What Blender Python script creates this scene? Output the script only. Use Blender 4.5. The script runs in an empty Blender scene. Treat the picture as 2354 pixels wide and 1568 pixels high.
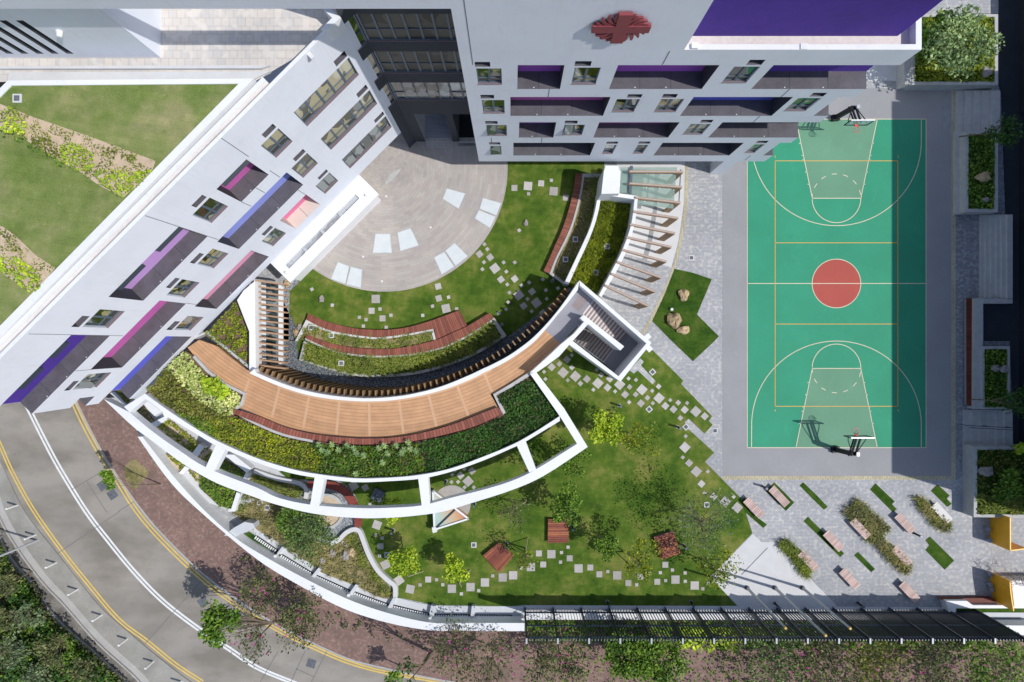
import bpy, math, random
import numpy as np
from mathutils import Vector
random.seed(7); rng = np.random.default_rng(7)
SC = bpy.context.scene
COL = SC.collection
R = math.radians

# ------------------------------------------------------------------ camera, sky, sun
H = 53.0; F = 1441.0; PX = 2354.0          # camera height over the court; focal length in survey pixels
cam = bpy.data.cameras.new('camera'); co = bpy.data.objects.new('camera', cam); COL.objects.link(co)
co.location = (0, 0, H); cam.sensor_width = 36; cam.lens = 36*F/PX; cam.clip_end = 2000; cam.clip_start = .5
SC.camera = co
SUN = Vector((0.70, -0.21, 1.0)).normalized()
w = bpy.data.worlds.new('World'); SC.world = w; w.use_nodes = True
nt = w.node_tree; bg = nt.nodes['Background']
sky = nt.nodes.new('ShaderNodeTexSky'); sky.sky_type = 'NISHITA'; sky.sun_disc = False
sky.sun_elevation = math.asin(SUN.z); sky.sun_rotation = math.atan2(SUN.x, SUN.y)
nt.links.new(sky.outputs[0], bg.inputs[0]); bg.inputs[1].default_value = 0.132
sl = bpy.data.lights.new('sun', 'SUN'); sl.energy = 3.5; sl.angle = R(.5); sl.color = (1, .97, .93)
so = bpy.data.objects.new('sun', sl); COL.objects.link(so); so.rotation_euler = SUN.to_track_quat('Z', 'Y').to_euler()
SC.view_settings.view_transform = 'Standard'; SC.view_settings.look = 'None'
SC.view_settings.exposure = 0.0; SC.view_settings.gamma = 1

# ------------------------------------------------------------------ survey helpers
def T(c, r, *uv): return [(588.5*c + u/4, 392*r + v/4) for u, v in uv]
def Z2(*uv): return [(1275.8 + u*.1759, 620.7 + v*.1759) for u, v in uv]
def ZA(*uv): return [(1091.9 + u*.18326, 660.9 + v*.18326) for u, v in uv]
def Wd(p, z=0): return ((p[0]-1177)*(H-z)/F, (784-p[1])*(H-z)/F)
def W(p, z=0): a = Wd(p, z); return (a[0], a[1], z)
def WL(ps, z=0): return [Wd(p, z) for p in ps]
CX, CY = -10.8, 14.6                       # centre of the round plaza
def smooth(ps, n=6):
    out = []
    for i in range(len(ps)-1):
        p0 = ps[max(i-1, 0)]; p1 = ps[i]; p2 = ps[i+1]; p3 = ps[min(i+2, len(ps)-1)]
        for k in range(n):
            t = k/n
            out.append(tuple(.5*((2*p1[j]) + (-p0[j]+p2[j])*t + (2*p0[j]-5*p1[j]+4*p2[j]-p3[j])*t*t + (-p0[j]+3*p1[j]-3*p2[j]+p3[j])*t**3) for j in (0, 1)))
    out.append(tuple(ps[-1])); return out
def resample(ps, n):
    d = [0]
    for a, b in zip(ps, ps[1:]): d.append(d[-1] + math.dist(a, b))
    out = []
    for k in range(n):
        t = d[-1]*k/(n-1); i = 0
        while i < len(d)-2 and d[i+1] < t: i += 1
        f = (t-d[i])/max(d[i+1]-d[i], 1e-9)
        out.append((ps[i][0]+(ps[i+1][0]-ps[i][0])*f, ps[i][1]+(ps[i+1][1]-ps[i][1])*f))
    return out
def plen(ps): return sum(math.dist(a, b) for a, b in zip(ps, ps[1:]))
def inpoly(P, x, y):
    c = False; j = len(P)-1
    for i in range(len(P)):
        if (P[i][1] > y) != (P[j][1] > y) and x < (P[j][0]-P[i][0])*(y-P[i][1])/(P[j][1]-P[i][1])+P[i][0]: c = not c
        j = i
    return c

# ------------------------------------------------------------------ materials
MATS = {}
class NB:
    def __init__(s, name):
        s.m = bpy.data.materials.new(name); s.m.use_nodes = True; s.t = s.m.node_tree; s.b = s.t.nodes['Principled BSDF']
        s.geo = s.t.nodes.new('ShaderNodeNewGeometry'); s.P = s.geo.outputs['Position']
    def n(s, ty, **k):
        o = s.t.nodes.new('ShaderNode'+ty)
        for a, v in k.items(): setattr(o, a, v)
        return o
    def l(s, a, b): s.t.links.new(a, b)
    def set(s, sock, v):
        if hasattr(v, 'is_output'): s.l(v, sock)
        else: sock.default_value = v
    def math(s, op, a, b=0.0, c=0.0):
        o = s.n('Math', operation=op); s.set(o.inputs[0], a); s.set(o.inputs[1], b); s.set(o.inputs[2], c); return o.outputs[0]
    def noise(s, scale, detail=3, vec=None, rough=.55):
        o = s.n('TexNoise'); s.l(vec or s.P, o.inputs['Vector']); o.inputs['Scale'].default_value = scale
        o.inputs['Detail'].default_value = detail; o.inputs['Roughness'].default_value = rough; return o.outputs['Fac']
    def vor(s, scale, out='Distance', vec=None, feat='F1'):
        o = s.n('TexVoronoi', feature=feat); s.l(vec or s.P, o.inputs['Vector']); o.inputs['Scale'].default_value = scale; return o.outputs[out]
    def mix(s, f, a, b, mode='MIX'):
        o = s.n('Mix', data_type='RGBA', blend_type=mode); s.set(o.inputs[0], f)
        for k, v in ((6, a), (7, b)):
            s.set(o.inputs[k], v if hasattr(v, 'is_output') else (*v[:3], 1))
        return o.outputs[2]
    def ramp(s, f, stops, interp='LINEAR'):
        o = s.n('ValToRGB'); s.l(f, o.inputs[0]); cr = o.color_ramp; cr.interpolation = interp
        while len(cr.elements) < len(stops): cr.elements.new(.5)
        for e, (p, c) in zip(cr.elements, stops): e.position = p; e.color = (*c[:3], 1)
        return o.outputs[0]
    def mr(s, f, a, b, c=0., d=1.):
        o = s.n('MapRange'); s.set(o.inputs[0], f)
        for i, v in enumerate((a, b, c, d)): o.inputs[i+1].default_value = v
        return o.outputs[0]
    def scalev(s, vec, sc, rot=0, loc=(0, 0, 0)):
        o = s.n('Mapping'); s.l(vec, o.inputs[0]); o.inputs['Scale'].default_value = sc; o.inputs['Rotation'].default_value = (0, 0, rot); o.inputs['Location'].default_value = loc
        return o.outputs[0]
    def bump(s, h, st=.3, dist=.02):
        o = s.n('Bump'); o.inputs['Strength'].default_value = st; o.inputs['Distance'].default_value = dist; s.l(h, o.inputs['Height']); s.l(o.outputs[0], s.b.inputs['Normal'])
    def polar(s, cx=CX, cy=CY):
        o = s.n('SeparateXYZ'); s.l(s.P, o.inputs[0]); x = s.math('SUBTRACT', o.outputs[0], cx); y = s.math('SUBTRACT', o.outputs[1], cy)
        return s.math('SQRT', s.math('ADD', s.math('MULTIPLY', x, x), s.math('MULTIPLY', y, y))), s.math('ARCTAN2', y, x)
    def done(s, col, rough=.8, spec=.3):
        s.set(s.b.inputs['Base Color'], col if hasattr(col, 'is_output') else (*col, 1)); s.set(s.b.inputs['Roughness'], rough)
        s.b.inputs['Specular IOR Level'].default_value = spec; MATS[s.m.name] = s.m; return s.m
def k(c, f): return tuple(min(1, x*f) for x in c)
def plain(name, col, rough=.8, var=.12, scale=1.5, fine=30, bump=0, spec=.3):
    b = NB(name); n1 = b.noise(scale, 5); n2 = b.noise(fine, 2)
    f = b.math('ADD', b.math('MULTIPLY', n1, .65), b.math('MULTIPLY', n2, .35))
    c = b.ramp(f, [(.3, k(col, 1-var)), (.7, k(col, 1+var))])
    if name in ('stone_slab', 'plank_a', 'plank_b', 'slat_pink', 'rock_tan', 'fin_brown'): oi = b.n('ObjectInfo'); c = b.mix(1., c, b.ramp(oi.outputs['Random'], [(0, (.82, .81, .80)), (1, (1.16, 1.16, 1.15))]), 'MULTIPLY')
    if bump: b.bump(n2, bump)
    return b.done(c, rough, spec)
def white(name, col, stain):
    b = NB(name); n = b.noise(.35, 6, rough=.6); m = b.noise(6, 4, vec=b.scalev(b.P, (1, 1, .12)))
    c = b.mix(b.mr(n, .45, .75, 0, .8), col, k(col, .91)); m2 = b.noise(2.6, 6, vec=b.scalev(b.P, (1, 1, .06)), rough=.7); pt = b.noise(1.3, 7, rough=.7)
    c = b.mix(b.mr(m, .55, .8, 0, stain*1.2), c, k((.60, .60, .58), 1)); c = b.mix(b.mr(m2, .56, .78, 0, stain*1.6), c, k((.58, .59, .60), 1)); c = b.mix(b.mr(pt, .60, .72, 0, stain*1.3), c, (.56, .56, .53)); return b.done(c, .55, .3)
white('wall_paint', (.74, .765, .83), .22); white('white_render', (.80, .81, .83), .15); white('parapet_white', (.78, .79, .80), .3)
plain('grey_render', (.55, .57, .59), .7, .06); plain('concrete', (.46, .46, .45), .85, .14, 2, 25, .2); plain('concrete_dark', (.3, .31, .32), .85, .15, 2, 20, .2)
plain('light_slab', (.60, .60, .60), .8, .07, 1.2, 15); plain('stone_slab', (.44, .42, .40), .85, .12, 3, 40, .2); plain('dark_slab', (.12, .13, .15), .85, .4, 4, 12, .3)
plain('ledge_floor', (.105, .098, .112), .65, .25, 1.1, 8); plain('dark_metal', (.026, .036, .05), .4, .15, 2, 10, 0, .5); plain('frame_metal', (.09, .125, .17), .4, .1, 2, 10, 0, .5)
plain('black_rubber', (.012, .013, .015), .5, .1); plain('white_metal', (.72, .73, .74), .35, .03, 2, 5, 0, .5); plain('steel', (.45, .47, .5), .3, .08, 2, 9, 0, .6)
plain('shade_toned_paving', (.035, .042, .052), .9, .2, 1, 30, .2); plain('dark_wall', (.022, .027, .034), .8, .3, .6, 8); plain('soffit', (.05, .055, .065), .8, .1)
plain('fin_brown', (.26, .165, .085), .6, .12, 3, 18); plain('rail_brown', (.40, .25, .15), .6, .12, 3, 18); plain('bark', (.17, .13, .09), .9, .3, 6, 30, .4); plain('stake', (.42, .35, .25), .8, .2, 6, 30)
plain('sill_brown', (.17, .13, .14), .7, .15); plain('orange_panel', (.92, .45, .02), .45, .1, 1.2, 8, 0, .4); plain('red_paint', (.24, .05, .06), .5, .12, 1, 6, 0, .4)
plain('rim_red', (.75, .09, .06), .4, .05); plain('purple', (.10, .045, .32), .7, .12, .8); plain('violet', (.36, .10, .50), .7, .1, .8); plain('magenta', (.52, .12, .38), .7, .1, .8)
plain('lilac', (.52, .30, .62), .7, .07, .8); plain('blue', (.12, .13, .60), .7, .1, .8); plain('periwinkle', (.27, .31, .72), .7, .08, .8); plain('pink', (.74, .20, .36), .7, .08, .8); plain('rose', (.74,.33,.47), .7, .08)
plain('deep_purple', (.075, .035, .28), .75, .2, .35, 4); plain('beige_floor', (.62, .56, .50), .8, .06)
plain('terrace_dirty', (.70, .64, .60), .85, .16, .5, 5); plain('grey_tile', (.27, .27, .30), .7, .1, .8, 6); plain('wood_tread', (.26, .22, .22), .7, .15, 3, 14)
plain('nosing', (.66, .60, .57), .6, .08); plain('court_line', (.70, .62, .46), .7, .08, 2, 20); plain('court_yellow', (.66, .42, .10), .7, .08, 2, 20)
plain('road_white', (.72, .73, .72), .7, .12, 3, 12); plain('road_yellow', (.66, .47, .12), .7, .14, 3, 10); plain('soil', (.17, .115, .075), .95, .35, 2.5, 20, .5)
plain('sand', (.55, .43, .31), .95, .2, 3, 25, .3); plain('grey_seat', (.30, .30, .35), .6, .12); plain('joint', (.16, .16, .17), .9, .1)
plain('rock_tan', (.46, .35, .21), .9, .35, 4, 14, .8); plain('rock_grey', (.32, .29, .27), .9, .3, 4, 14, .8); plain('flower', (.55, .03, .30), .7, .3)
plain('gold', (.6, .4, .1), .3, .1)

def grass(name, a, b2, c2, sc=.5):
    b = NB(name); n1 = b.noise(sc, 4); n2 = b.noise(sc*5, 3); n3 = b.noise(38, 3, rough=.7)
    f = b.math('ADD', b.math('MULTIPLY', n1, .55), b.math('ADD', b.math('MULTIPLY', n2, .25), b.math('MULTIPLY', n3, .20)))
    c = b.ramp(f, [(.36, a), (.5, b2), (.64, c2)])
    c = b.mix(1., c, b.ramp(n3, [(.3, (.62, .62, .62)), (.7, (1.35, 1.35, 1.35))]), 'MULTIPLY')
    tf = b.n('TexBrick'); b.l(b.scalev(b.P, (1, 1, 1), R(8)), tf.inputs['Vector']); tf.inputs['Scale'].default_value = 1.0
    tf.inputs['Color1'].default_value = (.88, .88, .88, 1); tf.inputs['Color2'].default_value = (1.14, 1.1, 1.06, 1); tf.inputs['Mortar'].default_value = (.86, .86, .86, 1)
    tf.inputs['Mortar Size'].default_value = .012; tf.inputs['Brick Width'].default_value = 1.3; tf.inputs['Row Height'].default_value = .42
    c = b.mix(.75, c, tf.outputs[0], 'MULTIPLY')
    d1 = b.noise(.9, 6, rough=.72); c = b.mix(b.mr(d1, .58, .72, 0, .55), c, k(c2, 1.15)); d2 = b.noise(2.2, 5, rough=.7); c = b.mix(b.mr(d2, .60, .72, 0, .5), c, k(a, .8)); b.bump(n3, .6, .05); return b.done(c, .95, .1)
grass('lawn_green', (.032, .082, .010), (.088, .150, .020), (.22, .225, .06), .34)
grass('roof_lawn', (.11, .18, .035), (.20, .25, .08), (.34, .32, .16), .3)
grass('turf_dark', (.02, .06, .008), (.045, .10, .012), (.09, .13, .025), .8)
grass('dry_turf', (.10, .11, .03), (.25, .22, .10), (.42, .33, .19), .9)
def pavers(name, c1, c2, c3, bw=.2, rh=.1, rot=0, mort=.5, msz=.012, big=.25):
    b = NB(name); v = b.scalev(b.P, (1, 1, 1), rot)
    o = b.n('TexBrick'); b.l(v, o.inputs['Vector']); o.inputs['Scale'].default_value = 1; o.inputs['Color1'].default_value = (*c1, 1); o.inputs['Color2'].default_value = (*c2, 1)
    o.inputs['Mortar'].default_value = (*k(c1, mort), 1); o.inputs['Mortar Size'].default_value = msz; o.inputs['Brick Width'].default_value = bw; o.inputs['Row Height'].default_value = rh; o.inputs['Bias'].default_value = 0
    wn = b.noise(1/bw*.8, 1); lo = b.noise(big, 4); li = b.noise(.8, 7, rough=.75)
    c = b.mix(b.mr(wn, .52, .66, 0, .8), o.outputs[0], c3); c = b.mix(1., c, b.ramp(lo, [(.3, (.84, .84, .84)), (.7, (1.12, 1.1, 1.08))]), 'MULTIPLY')
    if name == 'red_brick': c = b.mix(b.mr(li, .48, .66, 0, .75), c, (.15, .105, .085)); c = b.mix(b.mr(b.noise(7, 5, rough=.75), .60, .68, 0, .6), c, (.42, .34, .29))
    return b.done(c, .8, .3)
pavers('grey_pavers', (.45, .46, .48), (.37, .385, .41), (.52, .51, .48), .24, .12)
pavers('edge_brick', (.44, .40, .28), (.38, .35, .25), (.36, .34, .24), .36, .2, R(90), 1.3, .02)
pavers('red_brick', (.255, .16, .135), (.195, .125, .105), (.31, .22, .18), .22, .11, R(45), .85, .01, .3)
pavers('roof_tiles', (.66, .61, .55), (.57, .55, .53), (.70, .66, .60), .42, .42, 0, .72, .014)
pavers('shaded_pavers', (.34, .35, .38), (.22, .23, .26), (.40, .40, .41), .24, .12)  # grey pavers again, colour darkened for the shade on the east side
pavers('ruled_boards', (.30, .31, .33), (.25, .26, .28), (.33, .33, .34), 3, .26, R(90), .6, .012)
def polar_stone():
    b = NB('plaza_stone'); r, th = b.polar(); cv = b.n('CombineXYZ'); b.l(b.math('MULTIPLY', th, 6.5), cv.inputs[0]); b.l(r, cv.inputs[1])
    o = b.n('TexBrick'); b.l(cv.outputs[0], o.inputs['Vector']); o.inputs['Scale'].default_value = 1; o.inputs['Color1'].default_value = (.45, .42, .385, 1); o.inputs['Color2'].default_value = (.385, .35, .325, 1)
    o.inputs['Mortar'].default_value = (.33, .31, .30, 1); o.inputs['Mortar Size'].default_value = .009; o.inputs['Brick Width'].default_value = .95; o.inputs['Row Height'].default_value = .24
    n = b.noise(.4, 5); n2 = b.noise(9, 4)
    c = b.mix(1., o.outputs[0], b.ramp(n, [(.3, (.88, .88, .9)), (.7, (1.12, 1.1, 1.07))]), 'MULTIPLY'); c = b.mix(b.mr(n2, .6, .75, 0, .35), c, (.55, .5, .46)); return b.done(c, .75, .3)
polar_stone()
def boards(name, c, dark, mode, pitch, cx=CX, cy=CY, rot=0, gap=.14, rm=14, var=.25):
    b = NB(name)
    if mode == 'lin':
        o = b.n('SeparateXYZ'); b.l(b.scalev(b.P, (1, 1, 1), rot), o.inputs[0]); u = o.outputs[0]; v = o.outputs[1]
    else:
        r, th = b.polar(cx, cy); u = r if mode == 'rad' else b.math('MULTIPLY', th, rm); v = th if mode == 'rad' else r
    q = b.math('DIVIDE', u, pitch); fr = b.math('FRACT', q); idx = b.math('FLOOR', q)
    wn = b.n('TexWhiteNoise', noise_dimensions='1D'); b.l(idx, wn.inputs['W'])
    base = b.ramp(wn.outputs[0], [(0, k(c, 1-var)), (.5, c), (1, k(c, 1+var))]); n = b.noise(1.2, 4); base = b.mix(1., base, b.ramp(n, [(.3, (.86, .86, .86)), (.7, (1.12, 1.1, 1.08))]), 'MULTIPLY')
    col = b.mix(b.math('LESS_THAN', fr, gap), base, dark); return b.done(col, .6, .3)
boards('deck_boards', (.49, .285, .155), (.33, .18, .095), 'rad', .27, gap=.13, var=.10)
boards('bench_wood', (.25, .085, .058), (.08, .03, .022), 'ang', .16, rm=14)
boards('ring_bench_wood', (.24, .055, .04), (.05, .015, .012), 'ang', .17, cx=-15.7, cy=-14.4, rm=3)
boards('square_wood', (.26, .075, .045), (.07, .022, .015), 'lin', .14, rot=0, gap=.12, var=.3)
boards('pale_slats', (.52, .37, .33), (.20, .13, .12), 'lin', .19, rot=R(45), gap=.16, var=.12)
boards('bleached_slats', (.70, .66, .64), (.36, .32, .31), 'lin', .19, rot=R(45), gap=.13, var=.06)
boards('dark_red_wood', (.16, .035, .022), (.08, .02, .012), 'lin', .14, rot=R(90), gap=.1)
plain('deck_strip', (.56, .35, .21), .6, .05)
def gravel(name, c1, c2):
    b = NB(name); v = b.vor(13, 'Color'); s = b.n('SeparateColor'); b.l(v, s.inputs[0]); d = b.vor(13)
    c = b.ramp(s.outputs[0], [(0, c1), (1, c2)]); c = b.mix(b.mr(d, .45, .7, 0, .8), c, k(c1, .4)); b.bump(d, .5, .03); return b.done(c, .7, .4)
gravel('grey_gravel', (.16, .18, .20), (.50, .53, .56)); gravel('dark_gravel', (.07, .085, .10), (.28, .31, .34))
def road_mat():
    b = NB('concrete_road'); n = b.noise(.18, 4); m = b.noise(.22, 3, vec=b.scalev(b.P, (1, 2.2, 1), R(-52))); f = b.noise(14, 4)
    c = b.ramp(m, [(.35, (.21, .19, .16)), (.62, (.325, .295, .255))]); c = b.mix(b.mr(n, .45, .7, 0, .5), c, (.30, .28, .25)); sp = b.noise(2.3, 5, rough=.7); c = b.mix(b.mr(sp, .58, .72, 0, .35), c, (.16, .15, .135)); c = b.mix(1., c, b.ramp(f, [(.35, (.9, .9, .9)), (.65, (1.1, 1.1, 1.1))]), 'MULTIPLY'); return b.done(c, .85, .25)
road_mat()
plain('drain_stone', (.19, .18, .165), .95, .5, 1.5, 9, .6); plain('old_pavement', (.30, .29, .26), .9, .28, .5, 12, .2); plain('old_strip', (.42, .41, .39), .9, .14, 1, 10, .2); plain('pale_kerb', (.40, .39, .37), .9, .15, 2, 8, .2)
def court(name, c):
    b = NB(name); n = b.noise(.35, 4); f = b.noise(60, 2)
    cc = b.ramp(n, [(.3, k(c, .93)), (.7, k(c, 1.07))]); cc = b.mix(1., cc, b.ramp(f, [(.3, (.9, .9, .9)), (.7, (1.1, 1.1, 1.1))]), 'MULTIPLY')
    sc_ = b.noise(1.1, 8, rough=.75, vec=b.scalev(b.P, (1, .5, 1), R(20))); cc = b.mix(b.mr(sc_, .56, .74, 0, .28), cc, k(c, 1.6)); s2 = b.noise(.7, 6, rough=.7); cc = b.mix(b.mr(s2, .57, .72, 0, .22), cc, k(c, .6))
    v3 = b.vor(2.2, vec=b.scalev(b.P, (1.3, .8, 1))); cc = b.mix(b.mr(v3, .035, .02, 0, .5), cc, (.6, .6, .55))
    return b.done(cc, .7, .25)
court('court_green', (.035, .29, .165)); court('key_green', (.135, .30, .19)); court('court_red', (.42, .085, .065)); court('court_grey', (.30, .30, .31))
def glass(name, base, rough=.04, ior=1.9, alpha=1):
    b = NB(name); n = b.vor(1.1, 'Color'); s = b.n('SeparateColor'); b.l(n, s.inputs[0])
    c = b.ramp(s.outputs[0], [(0, k(base, .6)), (.6, base), (.75, base), (1, k(base, 2.6))], 'CONSTANT'); m = b.done(c, rough, 1); b.b.inputs['IOR'].default_value = ior; b.b.inputs['Alpha'].default_value = alpha; return m
def glass2(name, dark, lightc, sc, th, rough=.05):  # dark and pale patches put reflections, curtains and rooms into the pane colour
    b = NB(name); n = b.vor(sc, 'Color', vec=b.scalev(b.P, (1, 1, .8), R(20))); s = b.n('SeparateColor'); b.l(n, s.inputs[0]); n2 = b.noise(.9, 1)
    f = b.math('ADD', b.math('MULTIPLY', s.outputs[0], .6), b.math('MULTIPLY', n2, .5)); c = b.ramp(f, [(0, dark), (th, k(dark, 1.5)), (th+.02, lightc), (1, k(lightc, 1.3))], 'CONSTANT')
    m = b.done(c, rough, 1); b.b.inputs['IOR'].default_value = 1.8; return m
glass2('window_glass', (.02, .032, .012), (.36, .33, .18), 1.1, .56); glass2('curtain_reflection_glass', (.03, .04, .02), (.40, .36, .22), 1.0, .42); glass2('shade_glass', (.055, .075, .075), (.22, .25, .25), 1.6, .55); glass2('link_glass', (.04, .042, .036), (.085, .082, .068), .9, .5, .35); MATS['link_glass'].node_tree.nodes['Principled BSDF'].inputs['IOR'].default_value = 1.2; glass2('slot_glass', (.30, .32, .34), (.42, .43, .45), 2, .5)
b = NB('canopy_glass'); b.done((.30, .44, .39), .12, .5); b.b.inputs['Alpha'].default_value = .5
b = NB('backboard_glass'); b.done((.5, .7, .65), .08, .5); b.b.inputs['Alpha'].default_value = .35
b = NB('floor_light_glass'); n = b.noise(2, 3); b.done(b.ramp(n, [(.3, (.60, .65, .66)), (.7, (.66, .70, .71))]), .4, .4)
b = NB('rainbow_glass'); o = b.n('SeparateXYZ'); b.l(b.P, o.inputs[0]); tt = b.math('ADD', b.math('MULTIPLY', o.outputs[0], .35), b.math('MULTIPLY', o.outputs[1], .12))
ft = b.mr(tt, -4.5, -2.9); b.done(b.ramp(ft, [(0, (.12, .2, .12)), (.35, (.42, .55, .50)), (.65, (.6, .42, .25)), (1, (.45, .10, .05))]), .2, .5)
def leafmat(name, cols, sc=.6):
    b = NB(name); r = b.geo.outputs['Random Per Island']; c = b.ramp(r, [(i/(len(cols)-1), c) for i, c in enumerate(cols)]); n = b.noise(sc, 3)
    c = b.mix(1., c, b.ramp(n, [(.32, (.62, .68, .7)), (.68, (1.35, 1.3, 1.1))]), 'MULTIPLY'); m = b.done(c, .55, .25)
    b.b.inputs['Transmission Weight'].default_value = 0; return m
leafmat('leaf_lime', [(.18, .30, .015), (.32, .45, .025), (.50, .58, .05)]); leafmat('leaf_green', [(.04, .10, .012), (.10, .20, .02), (.21, .31, .035)])
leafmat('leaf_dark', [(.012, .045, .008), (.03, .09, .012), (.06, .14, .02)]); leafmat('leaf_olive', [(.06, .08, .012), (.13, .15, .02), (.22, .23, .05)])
leafmat('leaf_yellowgreen', [(.07, .12, .01), (.17, .22, .012), (.32, .34, .02)]); leafmat('leaf_grey', [(.06, .10, .05), (.12, .17, .08), (.20, .26, .13)])
leafmat('leaf_cream', [(.20, .30, .04), (.42, .48, .16), (.62, .62, .32)]); leafmat('grass_blade', [(.07, .13, .015), (.18, .24, .035), (.36, .36, .10)]); leafmat('grass_dry', [(.13, .14, .04), (.30, .27, .11), (.46, .38, .2)])
leafmat('leaf_scrub', [(.035, .055, .018), (.09, .115, .04), (.19, .19, .08)])
leafmat('leaf_mid', [(.025, .07, .01), (.06, .13, .014), (.15, .22, .02)], 1.3)
leafmat('leaf_mix', [(.045, .09, .02), (.10, .18, .045), (.20, .28, .09)])
leafmat('leaf_pale', [(.10, .17, .06), (.20, .30, .12), (.34, .44, .2)])

# ------------------------------------------------------------------ mesh helpers
from mathutils import Matrix
def att(o, parent):
    L = Vector((0, 0, 0)); p = parent
    while p: L += p.location; p = p.parent
    if L.length > 0: o.data.transform(Matrix.Translation(-L))
    o.parent = parent
class MB:
    def __init__(s): s.v = []; s.f = []; s.mi = []
    def face(s, ps, mi=0):
        b0 = len(s.v); s.v += [tuple(p) for p in ps]; s.f.append(tuple(range(b0, b0+len(ps)))); s.mi.append(mi); return s
    def prism(s, ps, z0, z1, mi=0, side=None, bottom=True):
        A = sum(ps[i-1][0]*ps[i][1]-ps[i][0]*ps[i-1][1] for i in range(len(ps)))
        if A < 0: ps = ps[::-1]
        n = len(ps); sd = mi if side is None else side; b0 = len(s.v)
        s.v += [(x, y, z1) for x, y in ps] + [(x, y, z0) for x, y in ps]
        s.f.append(tuple(range(b0, b0+n))); s.mi.append(mi)
        if bottom: s.f.append(tuple(b0+n+i for i in range(n-1, -1, -1))); s.mi.append(sd)
        for i in range(n):
            j = (i+1) % n; s.f.append((b0+i, b0+n+i, b0+n+j, b0+j)); s.mi.append(sd)
        return s
    def sheet(s, ps, z, mi=0): return s.face([(x, y, z) for x, y in (ps if sum(ps[i-1][0]*ps[i][1]-ps[i][0]*ps[i-1][1] for i in range(len(ps))) > 0 else ps[::-1])], mi)
    def band(s, A, B, z0, z1, mi=0):
        n = max(len(A), len(B)); b0 = len(s.v)
        if len(A) != len(B): n *= 2; A = resample(A, n); B = resample(B, n)
        for a, c in zip(A, B): s.v += [(*a, z1), (*c, z1), (*a, z0), (*c, z0)]
        cr = (A[-1][0]-A[0][0])*(B[0][1]-A[0][1])-(A[-1][1]-A[0][1])*(B[0][0]-A[0][0])
        def q(a, b, c, d): s.f.append((a, b, c, d) if cr < 0 else (d, c, b, a)); s.mi.append(mi)
        for i in range(n-1):
            o = b0+4*i; p = o+4
            q(o, o+1, p+1, p); q(o, p, p+2, o+2); q(o+1, o+3, p+3, p+1); q(o+2, p+2, p+3, o+3)
        q(b0, b0+2, b0+3, b0+1); e = b0+4*(n-1); q(e, e+1, e+3, e+2); return s
    def ribbon(s, A, wd, z, mi=0, th=.004):
        L = []; Rr = []
        for i, p in enumerate(A):
            a = A[max(i-1, 0)]; b = A[min(i+1, len(A)-1)]; d = math.dist(a, b) or 1; nx, ny = -(b[1]-a[1])/d*wd/2, (b[0]-a[0])/d*wd/2
            L.append((p[0]+nx, p[1]+ny)); Rr.append((p[0]-nx, p[1]-ny))
        for i in range(len(A)-1): s.face([(*Rr[i], z), (*Rr[i+1], z), (*L[i+1], z), (*L[i], z)], mi)
        return s
    def wall(s, A, wd, z0, z1, mi=0):
        L = []; Rr = []
        for i, p in enumerate(A):
            a = A[max(i-1, 0)]; b = A[min(i+1, len(A)-1)]; d = math.dist(a, b) or 1; nx, ny = -(b[1]-a[1])/d*wd/2, (b[0]-a[0])/d*wd/2
            L.append((p[0]+nx, p[1]+ny)); Rr.append((p[0]-nx, p[1]-ny))
        return s.band(L, Rr, z0, z1, mi)
    def box(s, x0, x1, y0, y1, z0, z1, mi=0): return s.prism([(x0, y0), (x1, y0), (x1, y1), (x0, y1)], z0, z1, mi)
    def rbox(s, cx, cy, lx, ly, z0, z1, a=0, mi=0):
        c, d = math.cos(a), math.sin(a)
        return s.prism([(cx+c*x-d*y, cy+d*x+c*y) for x, y in ((-lx/2, -ly/2), (lx/2, -ly/2), (lx/2, ly/2), (-lx/2, ly/2))], z0, z1, mi)
    def beam(s, p, q, w0, h0=None, mi=0):
        h0 = h0 or w0; p = Vector(p); q = Vector(q); d = (q-p).normalized(); up = Vector((0, 0, 1)) if abs(d.z) < .95 else Vector((1, 0, 0))
        a = d.cross(up).normalized()*w0/2; c = a.cross(d).normalized()*h0/2; b0 = len(s.v)
        for e in (p, q): s.v += [tuple(e+a+c), tuple(e-a+c), tuple(e-a-c), tuple(e+a-c)]
        for f in ((0, 1, 2, 3), (7, 6, 5, 4), (0, 4, 5, 1), (1, 5, 6, 2), (2, 6, 7, 3), (3, 7, 4, 0)): s.f.append(tuple(b0+i for i in f)); s.mi.append(mi)
        return s
    def tube(s, p, q, r0, r1=None, n=8, mi=0):
        r1 = r0 if r1 is None else r1; p = Vector(p); q = Vector(q); d = (q-p).normalized(); up = Vector((0, 0, 1)) if abs(d.z) < .95 else Vector((1, 0, 0))
        a = d.cross(up).normalized(); c = a.cross(d).normalized(); b0 = len(s.v)
        for e, r in ((p, r0), (q, r1)):
            for i in range(n): t = 2*math.pi*i/n; s.v.append(tuple(e+(a*math.cos(t)+c*math.sin(t))*r))
        for i in range(n): j = (i+1) % n; s.f.append((b0+i, b0+j, b0+n+j, b0+n+i)); s.mi.append(mi)
        s.f.append(tuple(b0+i for i in range(n-1, -1, -1))); s.mi.append(mi); s.f.append(tuple(b0+n+i for i in range(n))); s.mi.append(mi); return s
    def ring(s, c, r, t, n=24, mi=0):
        for i in range(n):
            a, b = 2*math.pi*i/n, 2*math.pi*(i+1)/n
            s.tube((c[0]+r*math.cos(a), c[1]+r*math.sin(a), c[2]), (c[0]+r*math.cos(b), c[1]+r*math.sin(b), c[2]), t, t, 6, mi)
        return s
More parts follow.
